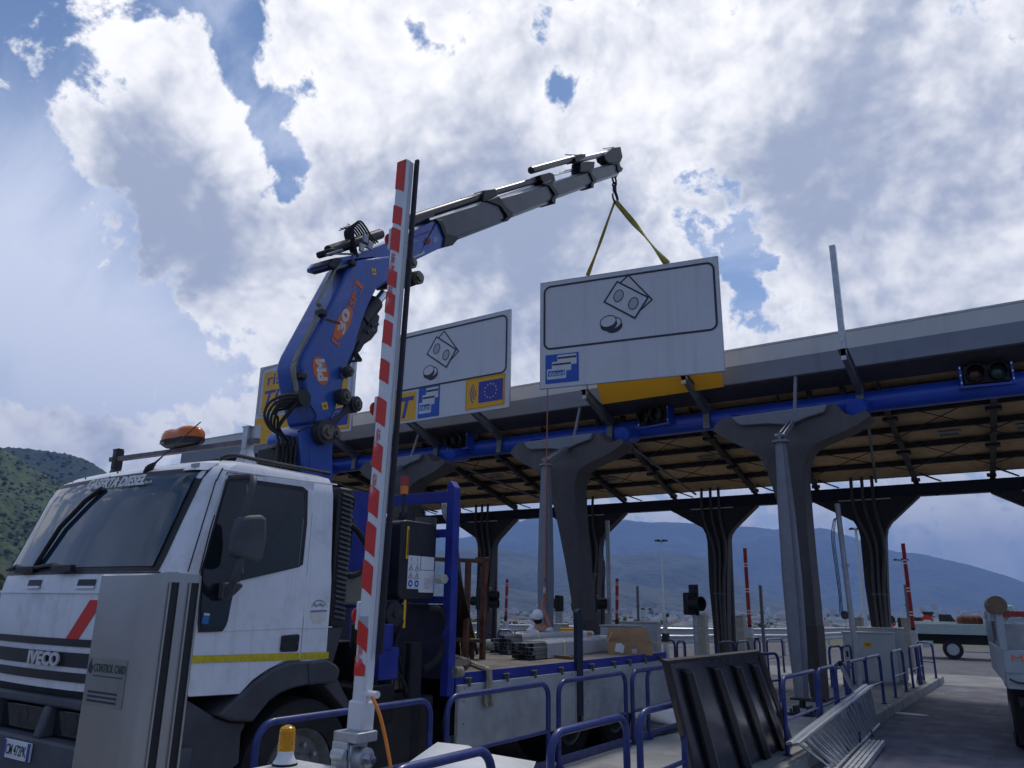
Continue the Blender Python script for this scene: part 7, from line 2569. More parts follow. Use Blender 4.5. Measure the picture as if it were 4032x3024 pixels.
def tube_bundle(a, b, cols, rows_, pitch, label, film_m):
    """square section tubes lying side by side, wrapped in film"""
    t = thing('tube_bundle', a, label, 'tube bundle', 'bundles of square tubes on the truck bed')
    d = (b - a).normalized()
    s = V((d.y, -d.x, 0)).normalized()
    u = V((0, 0, 1))
    L = (b - a).length
    tm = M('tube_steel', (.22, .22, .22), .4, .6, var=.2, vs=9)
    k = 0
    for i in range(cols):
        for j in range(rows_):
            if j == rows_ - 1 and i in (0, cols - 1):
                continue
            st = rnd.uniform(-.12, .06)
            o = a + s * ((i - (cols - 1) / 2) * pitch + rnd.uniform(-.004, .004)) + u * (j * pitch * .8 + .03)
            w, h = pitch * .46, pitch * .37
            p0, p1 = o + d * st, o + d * (L + rnd.uniform(-.1, .1))
            oo = [-s * w - u * h, s * w - u * h, s * w + u * h, -s * w + u * h]
            ii = [x * .78 for x in oo]
            vs = [p0 + q for q in oo] + [p1 + q for q in oo] + [p0 + q for q in ii] + [p0 + q + d * .5 for q in ii]
            fs = []
            for q in range(4):
                r = (q + 1) % 4
                fs += [(q, r, 4 + r, 4 + q), (q, 8 + q, 8 + r, r), (8 + q, 12 + q, 12 + r, 8 + r)]
            fs += [(4, 5, 6, 7), (12, 13, 14, 15)]
            build('tube', G().add(vs, fs), tm, t)
    # wrinkled film
    W_, H_ = cols * pitch / 2 + .012, rows_ * pitch * .8 + .02
    rows2 = []
    for i in range(15):
        f = .10 + .9 * i / 14
        base = a + d * (L * f)
        row = []
        for k in range(15):
            an = math.pi * (k / 14)
            x = W_ * max(-1, min(1, 1.25 * math.cos(an)))
            z = H_ * max(0, min(1, 1.35 * math.sin(an)))
            jit = .02 * fb(base.x * 6 + k, base.y * 6, i * .7, 4)
            row.append(base + s * (x * (1 + jit)) + u * (z * (1 + jit) + .004))
        rows2.append(row)
    build('plastic_film', G().grid(rows2), film_m, t, sharp=15)
    ty = M('tape_yellow', (.62, .58, .30), .5)
    for f in (.28, .88):
        base = a + d * (L * f)
        ro = []
        for e in (-.02, .02):
            ro.append([base + d * e + s * (1.02 * W_ * max(-1, min(1, 1.25 * math.cos(math.pi * k / 14)))) + u * (1.03 * H_ * max(0, min(1, 1.35 * math.sin(math.pi * k / 14))) + .006) for k in range(15)])
        build('tape', G().grid(ro), ty, t)
    return t


na = aZ(c4(800, 430), BTOP + .01)
fa = aZ(c4(1560, 345), BTOP + .01)
tube_bundle(V((na.x, na.y, BTOP + .005)), V((fa.x - .02, fa.y, BTOP + .005)), 6, 4, .058, 'front bundle of square steel tubes in wrinkled clear film on the bed', clear_film)
nb_ = aZ(c4(650, 385), BTOP + .01)
tube_bundle(V((nb_.x - .05, nb_.y, BTOP + .005)), V((fa.x - .50, fa.y + .1, BTOP + .005)), 5, 5, .060, 'rear bundle of square steel tubes in clear film, open ends stacked higher', clear_film)
pk = thing('packing_timber', aZ(c4(1190, 430), BTOP), 'brown timber chock under the front tube bundle', 'timber')
q0, q1 = aZ(c4(1130, 437), BTOP), aZ(c4(1230, 437), BTOP)
build('timber', G().bar(V((q0.x - .5, q0.y + .3, BTOP + .02)), V((q1.x, q1.y, BTOP + .02)), .08, .04), cardboard_dark, pk)


def carton(c, w, d, h, yaw, label, flaps=(), mat=cardboard, tilt=0.0):
    t = local(thing('cardboard_box', c, label, 'cardboard box', None, yaw))
    if tilt:
        t.rotation_euler = (tilt, 0, yaw)
    e = .006
    open_ = bool(flaps)
    for nm, bx_ in (('wall', (-w / 2, w / 2, -d / 2, -d / 2 + e, 0, h)), ('wall', (-w / 2, w / 2, d / 2 - e, d / 2, 0, h)), ('wall', (-w / 2, -w / 2 + e, -d / 2 + e, d / 2 - e, 0, h)), ('wall', (w / 2 - e, w / 2, -d / 2 + e, d / 2 - e, 0, h)), ('base', (-w / 2, w / 2, -d / 2, d / 2, -.004, .0))):
        build(nm, G().box(*bx_), mat, t)
    if not open_:
        build('lid', G().box(-w / 2, w / 2, -d / 2, d / 2, h + .001, h + .006), mat, t)
        build('tape', G().box(-.03, .03, -d / 2 - .002, d / 2 + .002, h + .007, h + .008).box(-.03, .03, -d / 2 - .003, -d / 2 - .001, h * .3, h + .008), M('tape_white', (.55, .57, .66), .5), t)
    for side, ang, ln in flaps:
        a = R(ang)
        if side == 'back':
            f = [(-w / 2, d / 2, h), (w / 2, d / 2, h), (w / 2 - .03, d / 2 + ln * math.cos(a), h + ln * math.sin(a)), (-w / 2 + .02, d / 2 + ln * math.cos(a), h + ln * math.sin(a))]
        elif side == 'right':
            f = [(w / 2, -d / 2, h), (w / 2, d / 2, h), (w / 2 + ln * math.cos(a), d / 2 - .02, h + ln * math.sin(a)), (w / 2 + ln * math.cos(a), -d / 2 + .02, h + ln * math.sin(a))]
        elif side == 'left':
            f = [(-w / 2, -d / 2, h), (-w / 2, d / 2, h), (-w / 2 - ln * math.cos(a), d / 2 - .02, h + ln * math.sin(a)), (-w / 2 - ln * math.cos(a), -d / 2 + .02, h + ln * math.sin(a))]
        else:
            f = [(-w / 2, -d / 2, h), (w / 2, -d / 2, h), (w / 2 - .02, -d / 2 - ln * math.cos(a), h + ln * math.sin(a)), (-w / 2 + .02, -d / 2 - ln * math.cos(a), h + ln * math.sin(a))]
        fo = build('flap', G().prism(f, (0, 0, .005)), mat, t)
    return t


VYAW = R(34)                                       # boxes that face the photographer
b1 = aX(c4(1010, 272), -6.9)
carton(V((aY(c4(925, 250), 11.0).x, 11.0, BTOP)), .44, .34, aY(c4(925, 195), 11.0).z - BTOP, VYAW + R(5), 'closed cardboard box with white tape lying tilted before the worker')
carton(V((aY(c4(1090, 255), 11.05).x, 11.05, BTOP + .0)), .40, .30, aY(c4(1090, 222), 11.05).z - BTOP, VYAW - R(25), 'opened flattened cardboard carton between the taped box and the yellow bin', flaps=(('front', 20, .2), ('right', 15, .2)), mat=cardboard)
bn = thing('bin', V((-6.25, 11.15, BTOP)), 'orange yellow plastic bin half hidden behind the truck stake', 'bin')
c = V((aY(c4(1180, 230), 11.2).x, 11.2, BTOP))
bh = aY(c4(1180, 165), 11.2).z - BTOP
dx, dyv = V((math.cos(VYAW), math.sin(VYAW), 0)), V((-math.sin(VYAW), math.cos(VYAW), 0))
g = G().hexa([c + dx * a * .085 + dyv * b * .085 for a, b in ((-1, -1), (1, -1), (1, 1), (-1, 1))], [c + dx * a * .105 + dyv * b * .105 + V((0, 0, bh)) for a, b in ((-1, -1), (1, -1), (1, 1), (-1, 1))])
build('body', g, M('bin_yellow', (.68, .30, .02), .5), bn, bevel=.015)
g = G().hexa([c + dx * a * .11 + dyv * b * .11 + V((0, 0, bh - .015)) for a, b in ((-1, -1), (1, -1), (1, 1), (-1, 1))], [c + dx * a * .112 + dyv * b * .112 + V((0, 0, bh + .005)) for a, b in ((-1, -1), (1, -1), (1, 1), (-1, 1))])
build('rim', g, M('bin_yellow', (.68, .30, .02)), bn, bevel=.006)
carton(V((aY(c4(1330, 250), 11.2).x, 11.2, BTOP)), .22, .2, .25, VYAW, 'small pale cardboard box peeping out right of the truck stake')
ob = carton(V((-5.12, 10.62, BTOP)), .62, .36, .17, VYAW - R(4), 'big open cardboard box with raised back flap at the bed end', flaps=(('back', 80, .18), ('right', -8, .24), ('left', 120, .14)), mat=cardboard)
build('paper_lining', G().poly([(-.22, -.187, .04), (-.10, -.187, .02), (-.08, -.187, .11), (-.13, -.19, .155), (-.20, -.188, .15)]), paper, ob)
build('sticker', G().box(.02, .09, -.1835, -.1815, .02, .08), M('sticker_lilac', (.5, .45, .55), .6), ob)
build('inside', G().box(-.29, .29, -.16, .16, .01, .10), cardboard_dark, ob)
l0, l1 = aZ(c4(1600, 388), BTOP), aZ(c4(1800, 395), BTOP)
fb_ = thing('cardboard_strip', (l0 + l1) / 2, 'low long cardboard tray lying before the big open box', 'cardboard tray')
build('tray', G().bar(l0 + V((0, .03, .05)), l1 + V((0, .03, .05)), .10, .10), cardboard, fb_)

# rusty rack with round handle
rk = thing('steel_rack', V((-6.2, 7.2, BTOP)), 'rusty brown steel rack standing on the front of the bed', 'rack')
f0, f1 = aZ(c4(440, 435), BTOP), aZ(c4(390, 430), BTOP)
topR = aY(c8(545, 530), f0.y)
g = G().box(f0.x - .03, f0.x + .03, f0.y - .03, f0.y + .03, BTOP, topR.z)
build('post', g, brown, rk, bevel=.004)
g = G().prism([(f0.x - .05, f0.y - .04, topR.z - .06), (f0.x + .07, f0.y - .04, topR.z + .04), (f0.x + .02, f0.y - .04, topR.z + .05), (f0.x - .12, f0.y - .04, topR.z + .05), (f0.x - .12, f0.y - .04, topR.z + .0)], (0, .07, 0))
build('post_head', g, brown, rk)
tl_ = aX(c8(165, 530), f0.x - .75)
f2 = V((f0.x - .62, f0.y - .28, 0))
zt2 = aY(c8(310, 575), f2.y).z
build('rail', G().bar((f0.x, f0.y, topR.z + .0), (f0.x - 1.1, f0.y - .5, topR.z + .04), .05, .05), brown, rk)
q = aY(c8(310, 600), f2.y)
build('post', G().box(q.x - .03, q.x + .03, f2.y - .03, f2.y + .03, BTOP, topR.z + .01), brown, rk, bevel=.004)
build('shelf', G().bar((f0.x, f0.y, BTOP + .22), (f0.x - 1.1, f0.y - .5, BTOP + .24), .30, .035), brown, rk)
for k in range(2):
    x = f0.x - .10 - k * .45
    build('leg', G().box(x - .02, x + .02, f0.y - .1 - k * .2, f0.y - .06 - k * .2, BTOP, BTOP + .21), brown, rk)
# bundle of dark bars leaning on the headboard
bd = thing('bar_bundle', V((-6.6, 7.0, BTOP)), 'bundle of long dark bars leaning against the blue headboard', 'bar bundle')
bot = aX(c8(250, 1590), -6.75)
tpx = aY(cd(1230, 660), HB + .12)
for k in range(28):
    o = V((rnd.uniform(-.16, .16), rnd.uniform(-.2, .2), 0))
    top = V((tpx.x - .02, HB + .12, 2.62)) + V((rnd.uniform(-.02, .02), rnd.uniform(0, .03), rnd.uniform(-.25, .05)))
    btm = V((bot.x, bot.y, BTOP + .01)) + o
    build('bar', G().bar(btm, top, .035, .03), M('bar_black', (.02, .018, .018), .5, .4, var=.4, vs=6), bd)
# timber beam, strap and sheet
w0, w1 = aX(c8(130, 1605), -7.15), aX(c8(770, 1590), -7.15)
tb = thing('timber_beam', (w0 + w1) / 2, 'long yellow wooden beam lying along the far side of the bed', 'timber')
build('beam', G().bar(V((-7.15, w0.y, BTOP + .05)), V((-7.15, w1.y, BTOP + .05)), .08, .09), M('beam_yellow', (.52, .36, .10), .7, var=.15), tb)
s_ = [aZ(c4(190, 390), BTOP + .06), aZ(c4(300, 430), BTOP + .05), aZ(c4(420, 480), BTOP + .04), aX(c4(480, 500), XS + .02), aX(c4(505, 560), XS + .055), aX(c4(500, 700), XS + .07), aX(c4(497, 845), XS + .07)]
g = G()
cs = curve3(s_, 6)
wv = V((0, .045, 0.0))
g.grid([[p - wv for p in cs], [p + wv for p in cs]])
so = tag(build('strap', g, strap_tan), 'wide tan lashing strap hanging over the first sideboard', 'strap')
m_ = so.modifiers.new('thick', 'SOLIDIFY'); m_.thickness = .012
s_ = [aX(c4(492, 690), XS + .075), aX(c4(470, 780), XS + .085), aX(c4(485, 845), XS + .09), aX(c4(520, 835), XS + .09), aX(c4(515, 700), XS + .08)]
cs = curve3(s_, 6)
g = G().grid([[p - V((.0, .02, 0)) for p in cs], [p + V((.0, .02, 0)) for p in cs]])
so = tag(build('strap', g, strap_tan), 'loop end of the tan lashing strap below the rail', 'strap')
m_ = so.modifiers.new('thick', 'SOLIDIFY'); m_.thickness = .01
g = G()
pts = [aZ(c4(*p), BTOP + .015) for p in ((190, 430), (320, 455), (345, 475), (300, 520), (190, 525))]
g.hexa(pts, [p + V((0, 0, .035)) for p in pts])
tag(build('metal_plate', g, steel_dark), 'dark dusty plate lying by the headboard post', 'plate')
tag(build('rolled_strap', G().lathe([(.02, -.04), (.05, -.04), (.05, .04), (.02, .04)], aZ(c4(230, 545), BTOP + .05), (.3, 1, 0), 18), strap_tan), 'rolled tan strap coil at the front bed corner', 'strap')
g = G()
c = aX(c8(420, 1540), -6.9)
for k in range(3):
    g.ball((c.x + k * .07, c.y + k * .05, BTOP + .10), .12, .1, .08, 9, 6)
tag(build('cloth', g, M('rag_pale', (.42, .42, .33), .9, var=.3), sharp=180), 'pale crumpled rag behind the rusty rack', 'cloth')
c = aX(c8(392, 1490), -7.0)
tag(build('safety_vest', G().add([(c.x - .05, c.y, c.z + .13), (c.x + .0, c.y, c.z + .05), (c.x + .06, c.y, c.z - .1), (c.x + .02, c.y, c.z - .12), (c.x - .06, c.y, c.z + .02)], [(0, 1, 2, 3, 4)]), M('vest_lime', (.55, .70, .05), .8)), 'lime yellow safety cloth edge behind the dark bar bundle', 'cloth')

# ------------------------------------------------------------------ the worker
WX_, WY_ = -8.16, 13.0
head = aY(c8(1190, 1230), WY_)
ppl = thing('person', (head.x, WY_, IZ), 'worker in white cap and white shirt seen from behind, one arm raised holding a rope', 'person')
bx0, by0, z0 = head.x, WY_, IZ
rt = V((math.cos(VYAW), math.sin(VYAW), 0))          # to the right in the picture
fw = V((-math.sin(VYAW), math.cos(VYAW), 0))         # away from the camera
base = V((bx0, by0, 0))
hz_ = head.z


def skin_body(name, verts, edges, radii, mat, parent, root=0):
    me = bpy.data.meshes.new(name)
    me.from_pydata([tuple(V(v) - ORG[parent.name]) for v in verts], edges, [])
    o = bpy.data.objects.new(name, me)
    COL.objects.link(o)
    o.parent = parent
    s = o.modifiers.new('skin', 'SKIN')
    lay = me.skin_vertices[0].data if me.skin_vertices else None
    if lay is None:
        return o
    for i, r in enumerate(radii):
        lay[i].radius = r if isinstance(r, tuple) else (r, r)
        lay[i].use_root = (i == root)
    s.use_smooth_shade = True
    sub = o.modifiers.new('sub', 'SUBSURF')
    sub.levels = 2
    sub.render_levels = 2
    me.materials.append(mat)
    ORG[o.name] = ORG[parent.name]
    return o


P_ = lambda r, f, z: base + rt * r + fw * f + V((0, 0, z))
sh_z = hz_ - .225
hand = aY(c8(1307, 985), WY_ + .12)
elb = aY(c8(1280, 1130), WY_ + .14)
vb_ = [P_(.10, .02, .98), P_(.10, .02, 1.16), P_(.10, .02, sh_z - .12), P_(.09, .03, sh_z), P_(.06, .04, hz_ - .17), P_(.04, .06, hz_ - .05),   # 0-5 trunk, neck, skull
       P_(.28, .04, sh_z - .04), elb, hand - V((0, 0, .04)),                        # 6-8 raised right arm
       P_(-.10, .02, sh_z - .05), P_(-.20, .06, sh_z - .32), P_(-.14, .20, sh_z - .48),   # 9-11 left arm
       P_(.19, .02, .88), P_(.20, .03, .52), P_(.20, .0, .20), P_(.20, .14, .19),       # right leg
       P_(.01, .02, .88), P_(.0, .03, .52), P_(-.01, .0, .20), P_(-.01, .14, .19)]
eb_ = [(0, 1), (1, 2), (2, 3), (3, 4), (4, 5), (3, 6), (6, 7), (7, 8), (3, 9), (9, 10), (10, 11), (0, 12), (12, 13), (13, 14), (14, 15), (0, 16), (16, 17), (17, 18), (18, 19)]
rb_l = [(.15, .11), (.155, .115), (.17, .115), (.12, .10), .058, .085, .062, .043, .03, .062, .046, .032, .09, .062, .045, .04, .09, .062, .045, .04]
body = skin_body('body', vb_, eb_, rb_l, skin, ppl)
sv = [P_(.10, .02, .92), P_(.10, .02, 1.16), P_(.10, .02, sh_z - .12), P_(.09, .03, sh_z - .01), P_(.27, .04, sh_z - .05), P_(.31, .05, sh_z - .16), P_(-.10, .02, sh_z - .06), P_(-.17, .04, sh_z - .2)]
skin_body('shirt', sv, [(0, 1), (1, 2), (2, 3), (3, 4), (4, 5), (3, 6), (6, 7)], [(.175, .13), (.175, .13), (.19, .135), (.115, .10), .085, .07, .085, .075], cloth_white, ppl)
skin_body('trousers', [P_(.10, .02, .97), P_(.19, .02, .86), P_(.20, .03, .52), P_(.20, .0, .24), P_(.01, .02, .86), P_(.0, .03, .52), P_(-.01, .0, .24)], [(0, 1), (1, 2), (2, 3), (0, 4), (4, 5), (5, 6)], [(.17, .125), .105, .078, .066, .105, .078, .066], cloth_dark, ppl)
pr_ = G()
bk = [[P_(.10 + a, -.118 + .25 * (a / .3) ** 2, sh_z - .12 - b) for a in (-.11, -.06, 0, .06, .11)] for b in (0, .06, .13)]
pr_.grid(bk)
so = build('shirt_print', pr_, cloth_blue, ppl)
# head: skull with jaw, ears, hair, cap tipped back
hcx = P_(.04, .05, hz_ - .04)
hd_ = G().ball(hcx, .085, .10, .118, 18, 12)
build('head', hd_, skin, ppl, sharp=180)
for s in (-1, 1):
    e = hcx + rt * (.088 * s) + V((0, 0, -.015))
    build('ear', G().ball(e, .016, .024, .034, 8, 6), skin, ppl, sharp=180)
nose = hcx + fw * .105 + V((0, 0, -.01))
build('nose', G().ball(nose, .016, .018, .024, 8, 6), skin, ppl, sharp=180)
build('hair', G().ball(hcx - fw * .022 + V((0, 0, -.035)), .088, .088, .10, 16, 10), hair_m, ppl, sharp=180)
build('beard', G().ball(hcx + fw * .055 + rt * .03 + V((0, 0, -.085)), .055, .06, .05, 12, 8), hair_m, ppl, sharp=180)
capg = G()
vs, fs = [], []
n_ = 20
ax_ = (fw * -.45 + V((0, 0, 1))).normalized()
cu1 = rt
cv1 = ax_.cross(cu1)
cc_ = hcx - fw * .012 + V((0, 0, .018))
for i, (r, h) in enumerate(((.108, -.02), (.110, .02), (.102, .06), (.080, .095), (.045, .115), (.006, .122))):
    for k in range(n_):
        a = 2 * math.pi * k / n_
        vs.append(cc_ + ax_ * h + cu1 * (r * math.cos(a)) + cv1 * (r * 1.1 * math.sin(a)))
for i in range(5):
    for k in range(n_):
        fs.append((i * n_ + k, i * n_ + (k + 1) % n_, (i + 1) * n_ + (k + 1) % n_, (i + 1) * n_ + k))
fs.append(tuple(5 * n_ + k for k in range(n_)))
capg.add(vs, fs)
cp = build('cap', capg, M('cap_white', (.76, .76, .80), .85), ppl, sharp=180)
sgn = 1 if cv1.dot(fw) > 0 else -1
pk_ = [cc_ + cv1 * (sgn * .095) + cu1 * a * .075 for a in (-1, -.5, 0, .5, 1)]
pk2 = [cc_ + cv1 * (sgn * (.185 - .03 * a * a)) + cu1 * a * .07 + ax_ * .02 for a in (-1, -.5, 0, .5, 1)]
so = build('cap_peak', G().grid([pk_, pk2]), M('cap_white', (.76, .76, .80)), cp)
m_ = so.modifiers.new('thick', 'SOLIDIFY'); m_.thickness = .006
# gripping hand: palm, four fingers and a thumb round the rope
palm = hand
build('palm', G().ball(palm, .040, .022, .048, 12, 8), skin, ppl, sharp=180)
for k in range(4):
    o = palm + V((0, 0, .034 - .021 * k))
    ln = (.92, 1.0, .97, .8)[k]
    build('finger', G().tube(curve3([o + rt * .02, o + rt * .045 * ln - fw * .012, o + rt * .040 * ln - fw * .040, o + rt * .012 - fw * .048], 4), .010, 7, True, .008), skin, ppl)
build('thumb', G().tube(curve3([palm - rt * .015 - V((0, 0, .02)), palm - rt * .025 - fw * .025, palm - rt * .0 - fw * .05 + V((0, 0, .022))], 4), .012, 7, True, .009), skin, ppl)
hv = [P_(-.14, .21, sh_z - .49)]
build('palm', G().ball(hv[0], .038, .05, .03, 10, 7), skin, ppl, sharp=180)
for k in range(4):
    o = hv[0] + rt * (.03 - .02 * k)
    build('finger', G().tube([o, o + fw * .06 - V((0, 0, .01)), o + fw * .085 - V((0, 0, .035))], .010, 7, True, .008), skin, ppl)
build('thumb', G().tube([hv[0] + rt * .03, hv[0] + rt * .055 + fw * .03, hv[0] + rt * .06 + fw * .055], .011, 7), skin, ppl)
for s, lx in ((1, .20), (-1, -.01)):
    f = P_(lx, .08, IZ + .045)
    build('shoe', G().ball(f, .055, .13, .05, 12, 8), rubber, ppl, sharp=180)
build('wrist_band', G().cyl(hand - V((0, 0, .10)), hand - V((0, 0, .085)), .034, 10), M('band_pink', (.5, .2, .2), .7), ppl)
# rope from the hand to the lower corner of the sign
rope_top = aP(W(1182.5, 838), bl, hn) - hn * .02
rp = curve3([hand + V((0, 0, -.10)) - fw * .03, hand - fw * .03 + V((0, 0, .06)), hand.lerp(rope_top, .35) - fw * .02, rope_top], 10)
rope = tag(build('rope', G().tube(rp, .012, 8), rope_orange), 'orange guide rope running from the worker hand up to the sign corner', 'rope')
kn = build('blue_whipping', G().cyl(aY(c8(1314, 785), WY_ + .1), aY(c8(1315, 758), WY_ + .1), .028, 10), M('tape_blue', (.04, .08, .35), .6), rope)
build('buckle', G().cyl(aY(c8(1306, 940), WY_ + .1), aY(c8(1308, 870), WY_ + .1), .03, 10), galv, rope)

# ------------------------------------------------------------------ white tipper truck beyond the plaza
wl_, wr_ = aZ(cf(200, 880), 0.0), aZ(cf(830, 905), 0.0)
td = (wr_ - wl_).normalized()
tyaw = math.atan2(td.y, td.x)
wc = aZ(cf(405, 885), 0.0)
tip_t = local(thing('tipper_truck', wc, 'small white tipper truck standing side on beyond the island', 'tipper truck', None, tyaw))
sc_ = (aR(cf(405, 885), 1) - EYE).length
dist = (wc - EYE).length
pxm = FOC / dist * .985 / 1.0                        # photo pixels per metre at this distance
m = lambda x, y: ((x - 405) / 2.5532 / pxm, (885 - y) / 2.5532 / pxm)
tw_ = M('tipper_white', (.42, .50, .47), .5, var=.06, dirt=(.4, .42, .38), dirt_amt=.4)
bx0_, bz0_ = m(50, 690)
bx1_, bz1_ = m(700, 605)
bed_ = build('tipper_body', G().box(bx0_, bx1_, 0, 1.9, bz0_, bz0_ + .06), tw_, tip_t)
build('side_board', G().box(bx0_, bx1_, -.03, .02, bz0_, bz1_), tw_, tip_t, bevel=.01)
build('side_board', G().box(bx0_, bx1_, 1.88, 1.93, bz0_, bz1_ + .05), tw_, tip_t, bevel=.01)
for k in range(5):
    x = bx0_ + (bx1_ - bx0_) * (.02 + k * .235)
    build('board_rib', G().box(x - .02, x + .02, -.05, -.031, bz0_, bz1_), tw_, tip_t)
for k in range(3):
    z = bz0_ + (bz1_ - bz0_) * (.2 + .28 * k)
    build('board_rib', G().box(bx0_, bx1_, -.042, -.0305, z, z + .03), tw_, tip_t)
build('tail_post', G().box(bx0_ - .16, bx0_ - .02, -.06, .04, bz0_ - .1, bz1_ + .18), black_plastic, tip_t)
build('tail_board', G().box(bx0_ - .05, bx0_ - .01, .05, 1.88, bz0_, bz1_), tw_, tip_t)
build('headboard', G().box(bx1_ - .02, bx1_ + .06, 0, 1.9, bz0_, m(680, 445)[1]), red_dull, tip_t)
build('chassis', G().box(bx0_ + .3, bx1_ + 1.7, .45, .95, m(0, 770)[1], bz0_ - .02), black_plastic, tip_t)
build('under_box', G().box(m(185, 0)[0], m(265, 0)[0], .05, .3, m(0, 800)[1], m(0, 745)[1]), tw_, tip_t)
build('side_guard', G().box(m(480, 0)[0], m(740, 0)[0], .02, .08, m(0, 828)[1], m(0, 818)[1]), galv, tip_t)
rw_ = .36
for x in (0.0, m(900, 0)[0]):
    for yy in (.0, 1.6):
        w = build('wheel', G().lathe([(rw_ * .6, 0), (rw_ * .97, .0), (rw_, .05), (rw_, .22), (rw_ * .6, .24)], (x, yy + .02, rw_), (0, 1, 0), 24), rubber, tip_t)
        build('rim', G().lathe([(rw_ * .6, -.005), (rw_ * .5, .03), (rw_ * .2, .02), (.01, .01)], (x, yy + .01, rw_), (0, 1, 0), 20), galv, w)
cx0, cx1 = m(715, 0)[0], m(1000, 0)[0]
cb1 = build('cab', G().hexa([(cx0, .02, .5), (cx1, .02, .5), (cx1, 1.85, .5), (cx0, 1.85, .5)], [(cx0 + .05, .1, 2.05), (cx1 - .6, .1, 2.05), (cx1 - .6, 1.77, 2.05), (cx0 + .05, 1.77, 2.05)]), tw_, tip_t, bevel=.06)
build('window', G().box(cx0 + .3, cx1 - .75, .02, .05, 1.3, 1.85), glass_dark, cb1)
build('exhaust_box', G().box(m(690, 0)[0], m(775, 0)[0], -.06, .3, m(0, 720)[1], m(0, 570)[1]), black_plastic, tip_t, bevel=.03)
for k in range(4):
    x = m(500 + k * 38, 0)[0]
    build('load', G().ball((x, .9, bz1_ + .12), .20, .3, .22, 8, 6), brown, tip_t)

# ------------------------------------------------------------------ caged works truck at the right edge
cyaw = R(5.6)
tc_ = aY(cf(918, 1000), 12.0)
mt = local(thing('works_truck', V((tc_.x, 12.0, 0)), 'white works truck with mesh cage and red letters cut off by the right edge', 'truck', None, cyaw))
hp = lambda px, py: aY(cf(px, py), 12.0).z
cgw = M('works_white', (.34, .38, .41), .5, var=.06, dirt=(.35, .33, .3), dirt_amt=.5, ds=5)
zb_, zm, zt_ = hp(935, 1180), hp(920, 790), hp(815, 430)
Wd, Ld_ = 1.95, 3.4
g = G().box(0, Wd, -.03, .03, zb_, zm)
tg = build('tail_board', g, cgw, mt, bevel=.01)
build('board_rib', G().box(0, Wd, -.045, -.031, zb_ + (zm - zb_) * .42, zb_ + (zm - zb_) * .50), cgw, tg)
build('board_rib', G().box(0, Wd, -.045, -.031, zb_ + (zm - zb_) * .16, zb_ + (zm - zb_) * .20), sign_grey, tg)
text('lettering', 'MA', M('letter_orange', (.75, .16, .04), .5), tg, (.085, -.036, zb_ + (zm - zb_) * .72), (1, 0, 0), (0, 0, 1), w=.25, h=.072, bold=.0)
build('side_board', G().box(-.02, .03, .031, Ld_, zb_ + .05, zm), cgw, mt, bevel=.01)
build('side_board', G().box(Wd - .03, Wd + .02, .031, Ld_, zb_ + .05, zm), cgw, mt, bevel=.01)
build('bed', G().box(.04, Wd - .04, .04, Ld_, zb_ + .02, zb_ + .08), steel_dark, mt)
cage = build('cage_frame', G().box(-.02, .06, -.03, .03, zm + .001, zt_ + .03), cgw, mt)
for x, y in ((Wd - .02, 0), (.02, Ld_), (Wd - .02, Ld_)):
    build('cage_post', G().box(x - .04, x + .04, y - .03, y + .03, zm + .001, zt_ + .03), cgw, cage)
build('cage_rail', G().box(.06, Wd - .06, -.03, .03, zt_ - .03, zt_ + .04), M('rail_red', (.28, .04, .03), .6), cage)
build('cage_rail', G().box(-.01, .05, .04, Ld_ - .04, zt_ - .03, zt_ + .03), cgw, cage)
build('cage_rail', G().box(.45, .49, -.015, .015, zm + .01, zt_ - .04), cgw, cage)
build('cage_rail', G().bar((.06, 0, zt_ - .06), (.9, 0, zm + .02), .012, .02), cgw, cage)
wm = G()
k = 0
z = zm + .02
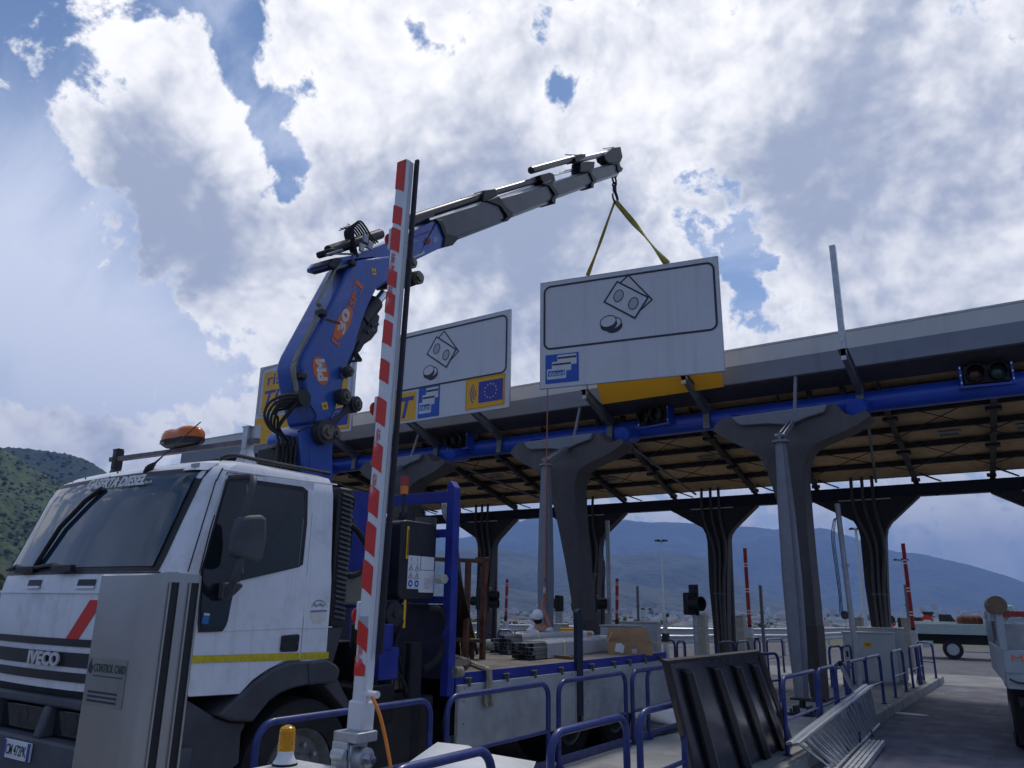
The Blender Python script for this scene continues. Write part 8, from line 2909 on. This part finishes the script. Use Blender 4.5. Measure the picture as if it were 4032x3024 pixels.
while z < zt_ - .04:
    wm.box(.06, Wd - .06, -.004, .0, z, z + .004)
    wm.box(.0, .004, .05, Ld_ - .05, z, z + .004)
    z += .028
x = .08
while x < Wd - .08:
    wm.box(x, x + .004, .0005, .0045, zm + .01, zt_ - .03)
    x += .035
me_ = build('wire_mesh', wm, galv, cage)
me_['kind'] = 'stuff'
gl = G()
gl.ball((.75, .5, zm + .12), .45, .35, .24, 12, 8)
build('load', gl, brown, mt, sharp=180)
build('load_sheet', G().box(.10, Wd - .1, .25, Ld_ - .2, zm - .1, zt_ - .12), M('load_sheet', (.40, .45, .47), .8, var=.2, vs=3), mt)
rl = local(thing('rolled_mat', aY(cf(825, 340), 12.1), 'round tan disc end of a roll standing on the cage corner', 'roll', None, cyaw))
build('roll', G().cyl((0, -.15, 0), (0, .6, 0), .115, 22), M('roll_tan', (.16, .115, .07), .8, var=.25, vs=20), rl)
build('roll_stand', G().box(-.10, .10, -.05, .5, -.20, -.105), cgw, rl)
build('chassis', G().box(.5, Wd - .5, .1, 5.2, .45, zb_), black_plastic, mt)
tp_ = aZ(cf(1060, 1530), 0.004)
for yy in (1.55,):
    for xx in (.06, Wd - .5):
        w = build('wheel', G().lathe([(.2, 0), (.37, .0), (.40, .05), (.40, .36), (.37, .42), (.2, .42)], (xx, yy, .40), (1, 0, 0), 26), rubber, mt)
        build('rim', G().lathe([(.2, -.004), (.16, .06), (.05, .05), (.01, .05)], (xx, yy, .40), (1, 0, 0), 20), galv, w)
build('mud_flap', G().box(.08, .55, .95, .97, .12, zb_), rubber, mt)
build('lamp_bar', G().box(.1, Wd - .1, .02, .08, zb_ - .20, zb_ - .10), black_plastic, mt)
build('tail_lamp', G().box(.28, .48, -.0, .018, zb_ - .205, zb_ - .095), M('tail_red', (.45, .05, .03), .3), mt)
build('chain', G().tube(curve3([(.03, -.04, zb_ + .12), (.15, -.06, zb_ + .08), (.5, -.06, zb_ + .10), (.8, -.05, zb_ + .14)], 5), .012, 6), steel_dark, mt)
build('cab', G().box(.18, Wd - .18, Ld_ + .15, Ld_ + 1.7, .5, 1.7), cgw, mt, bevel=.08)

fit_texts()
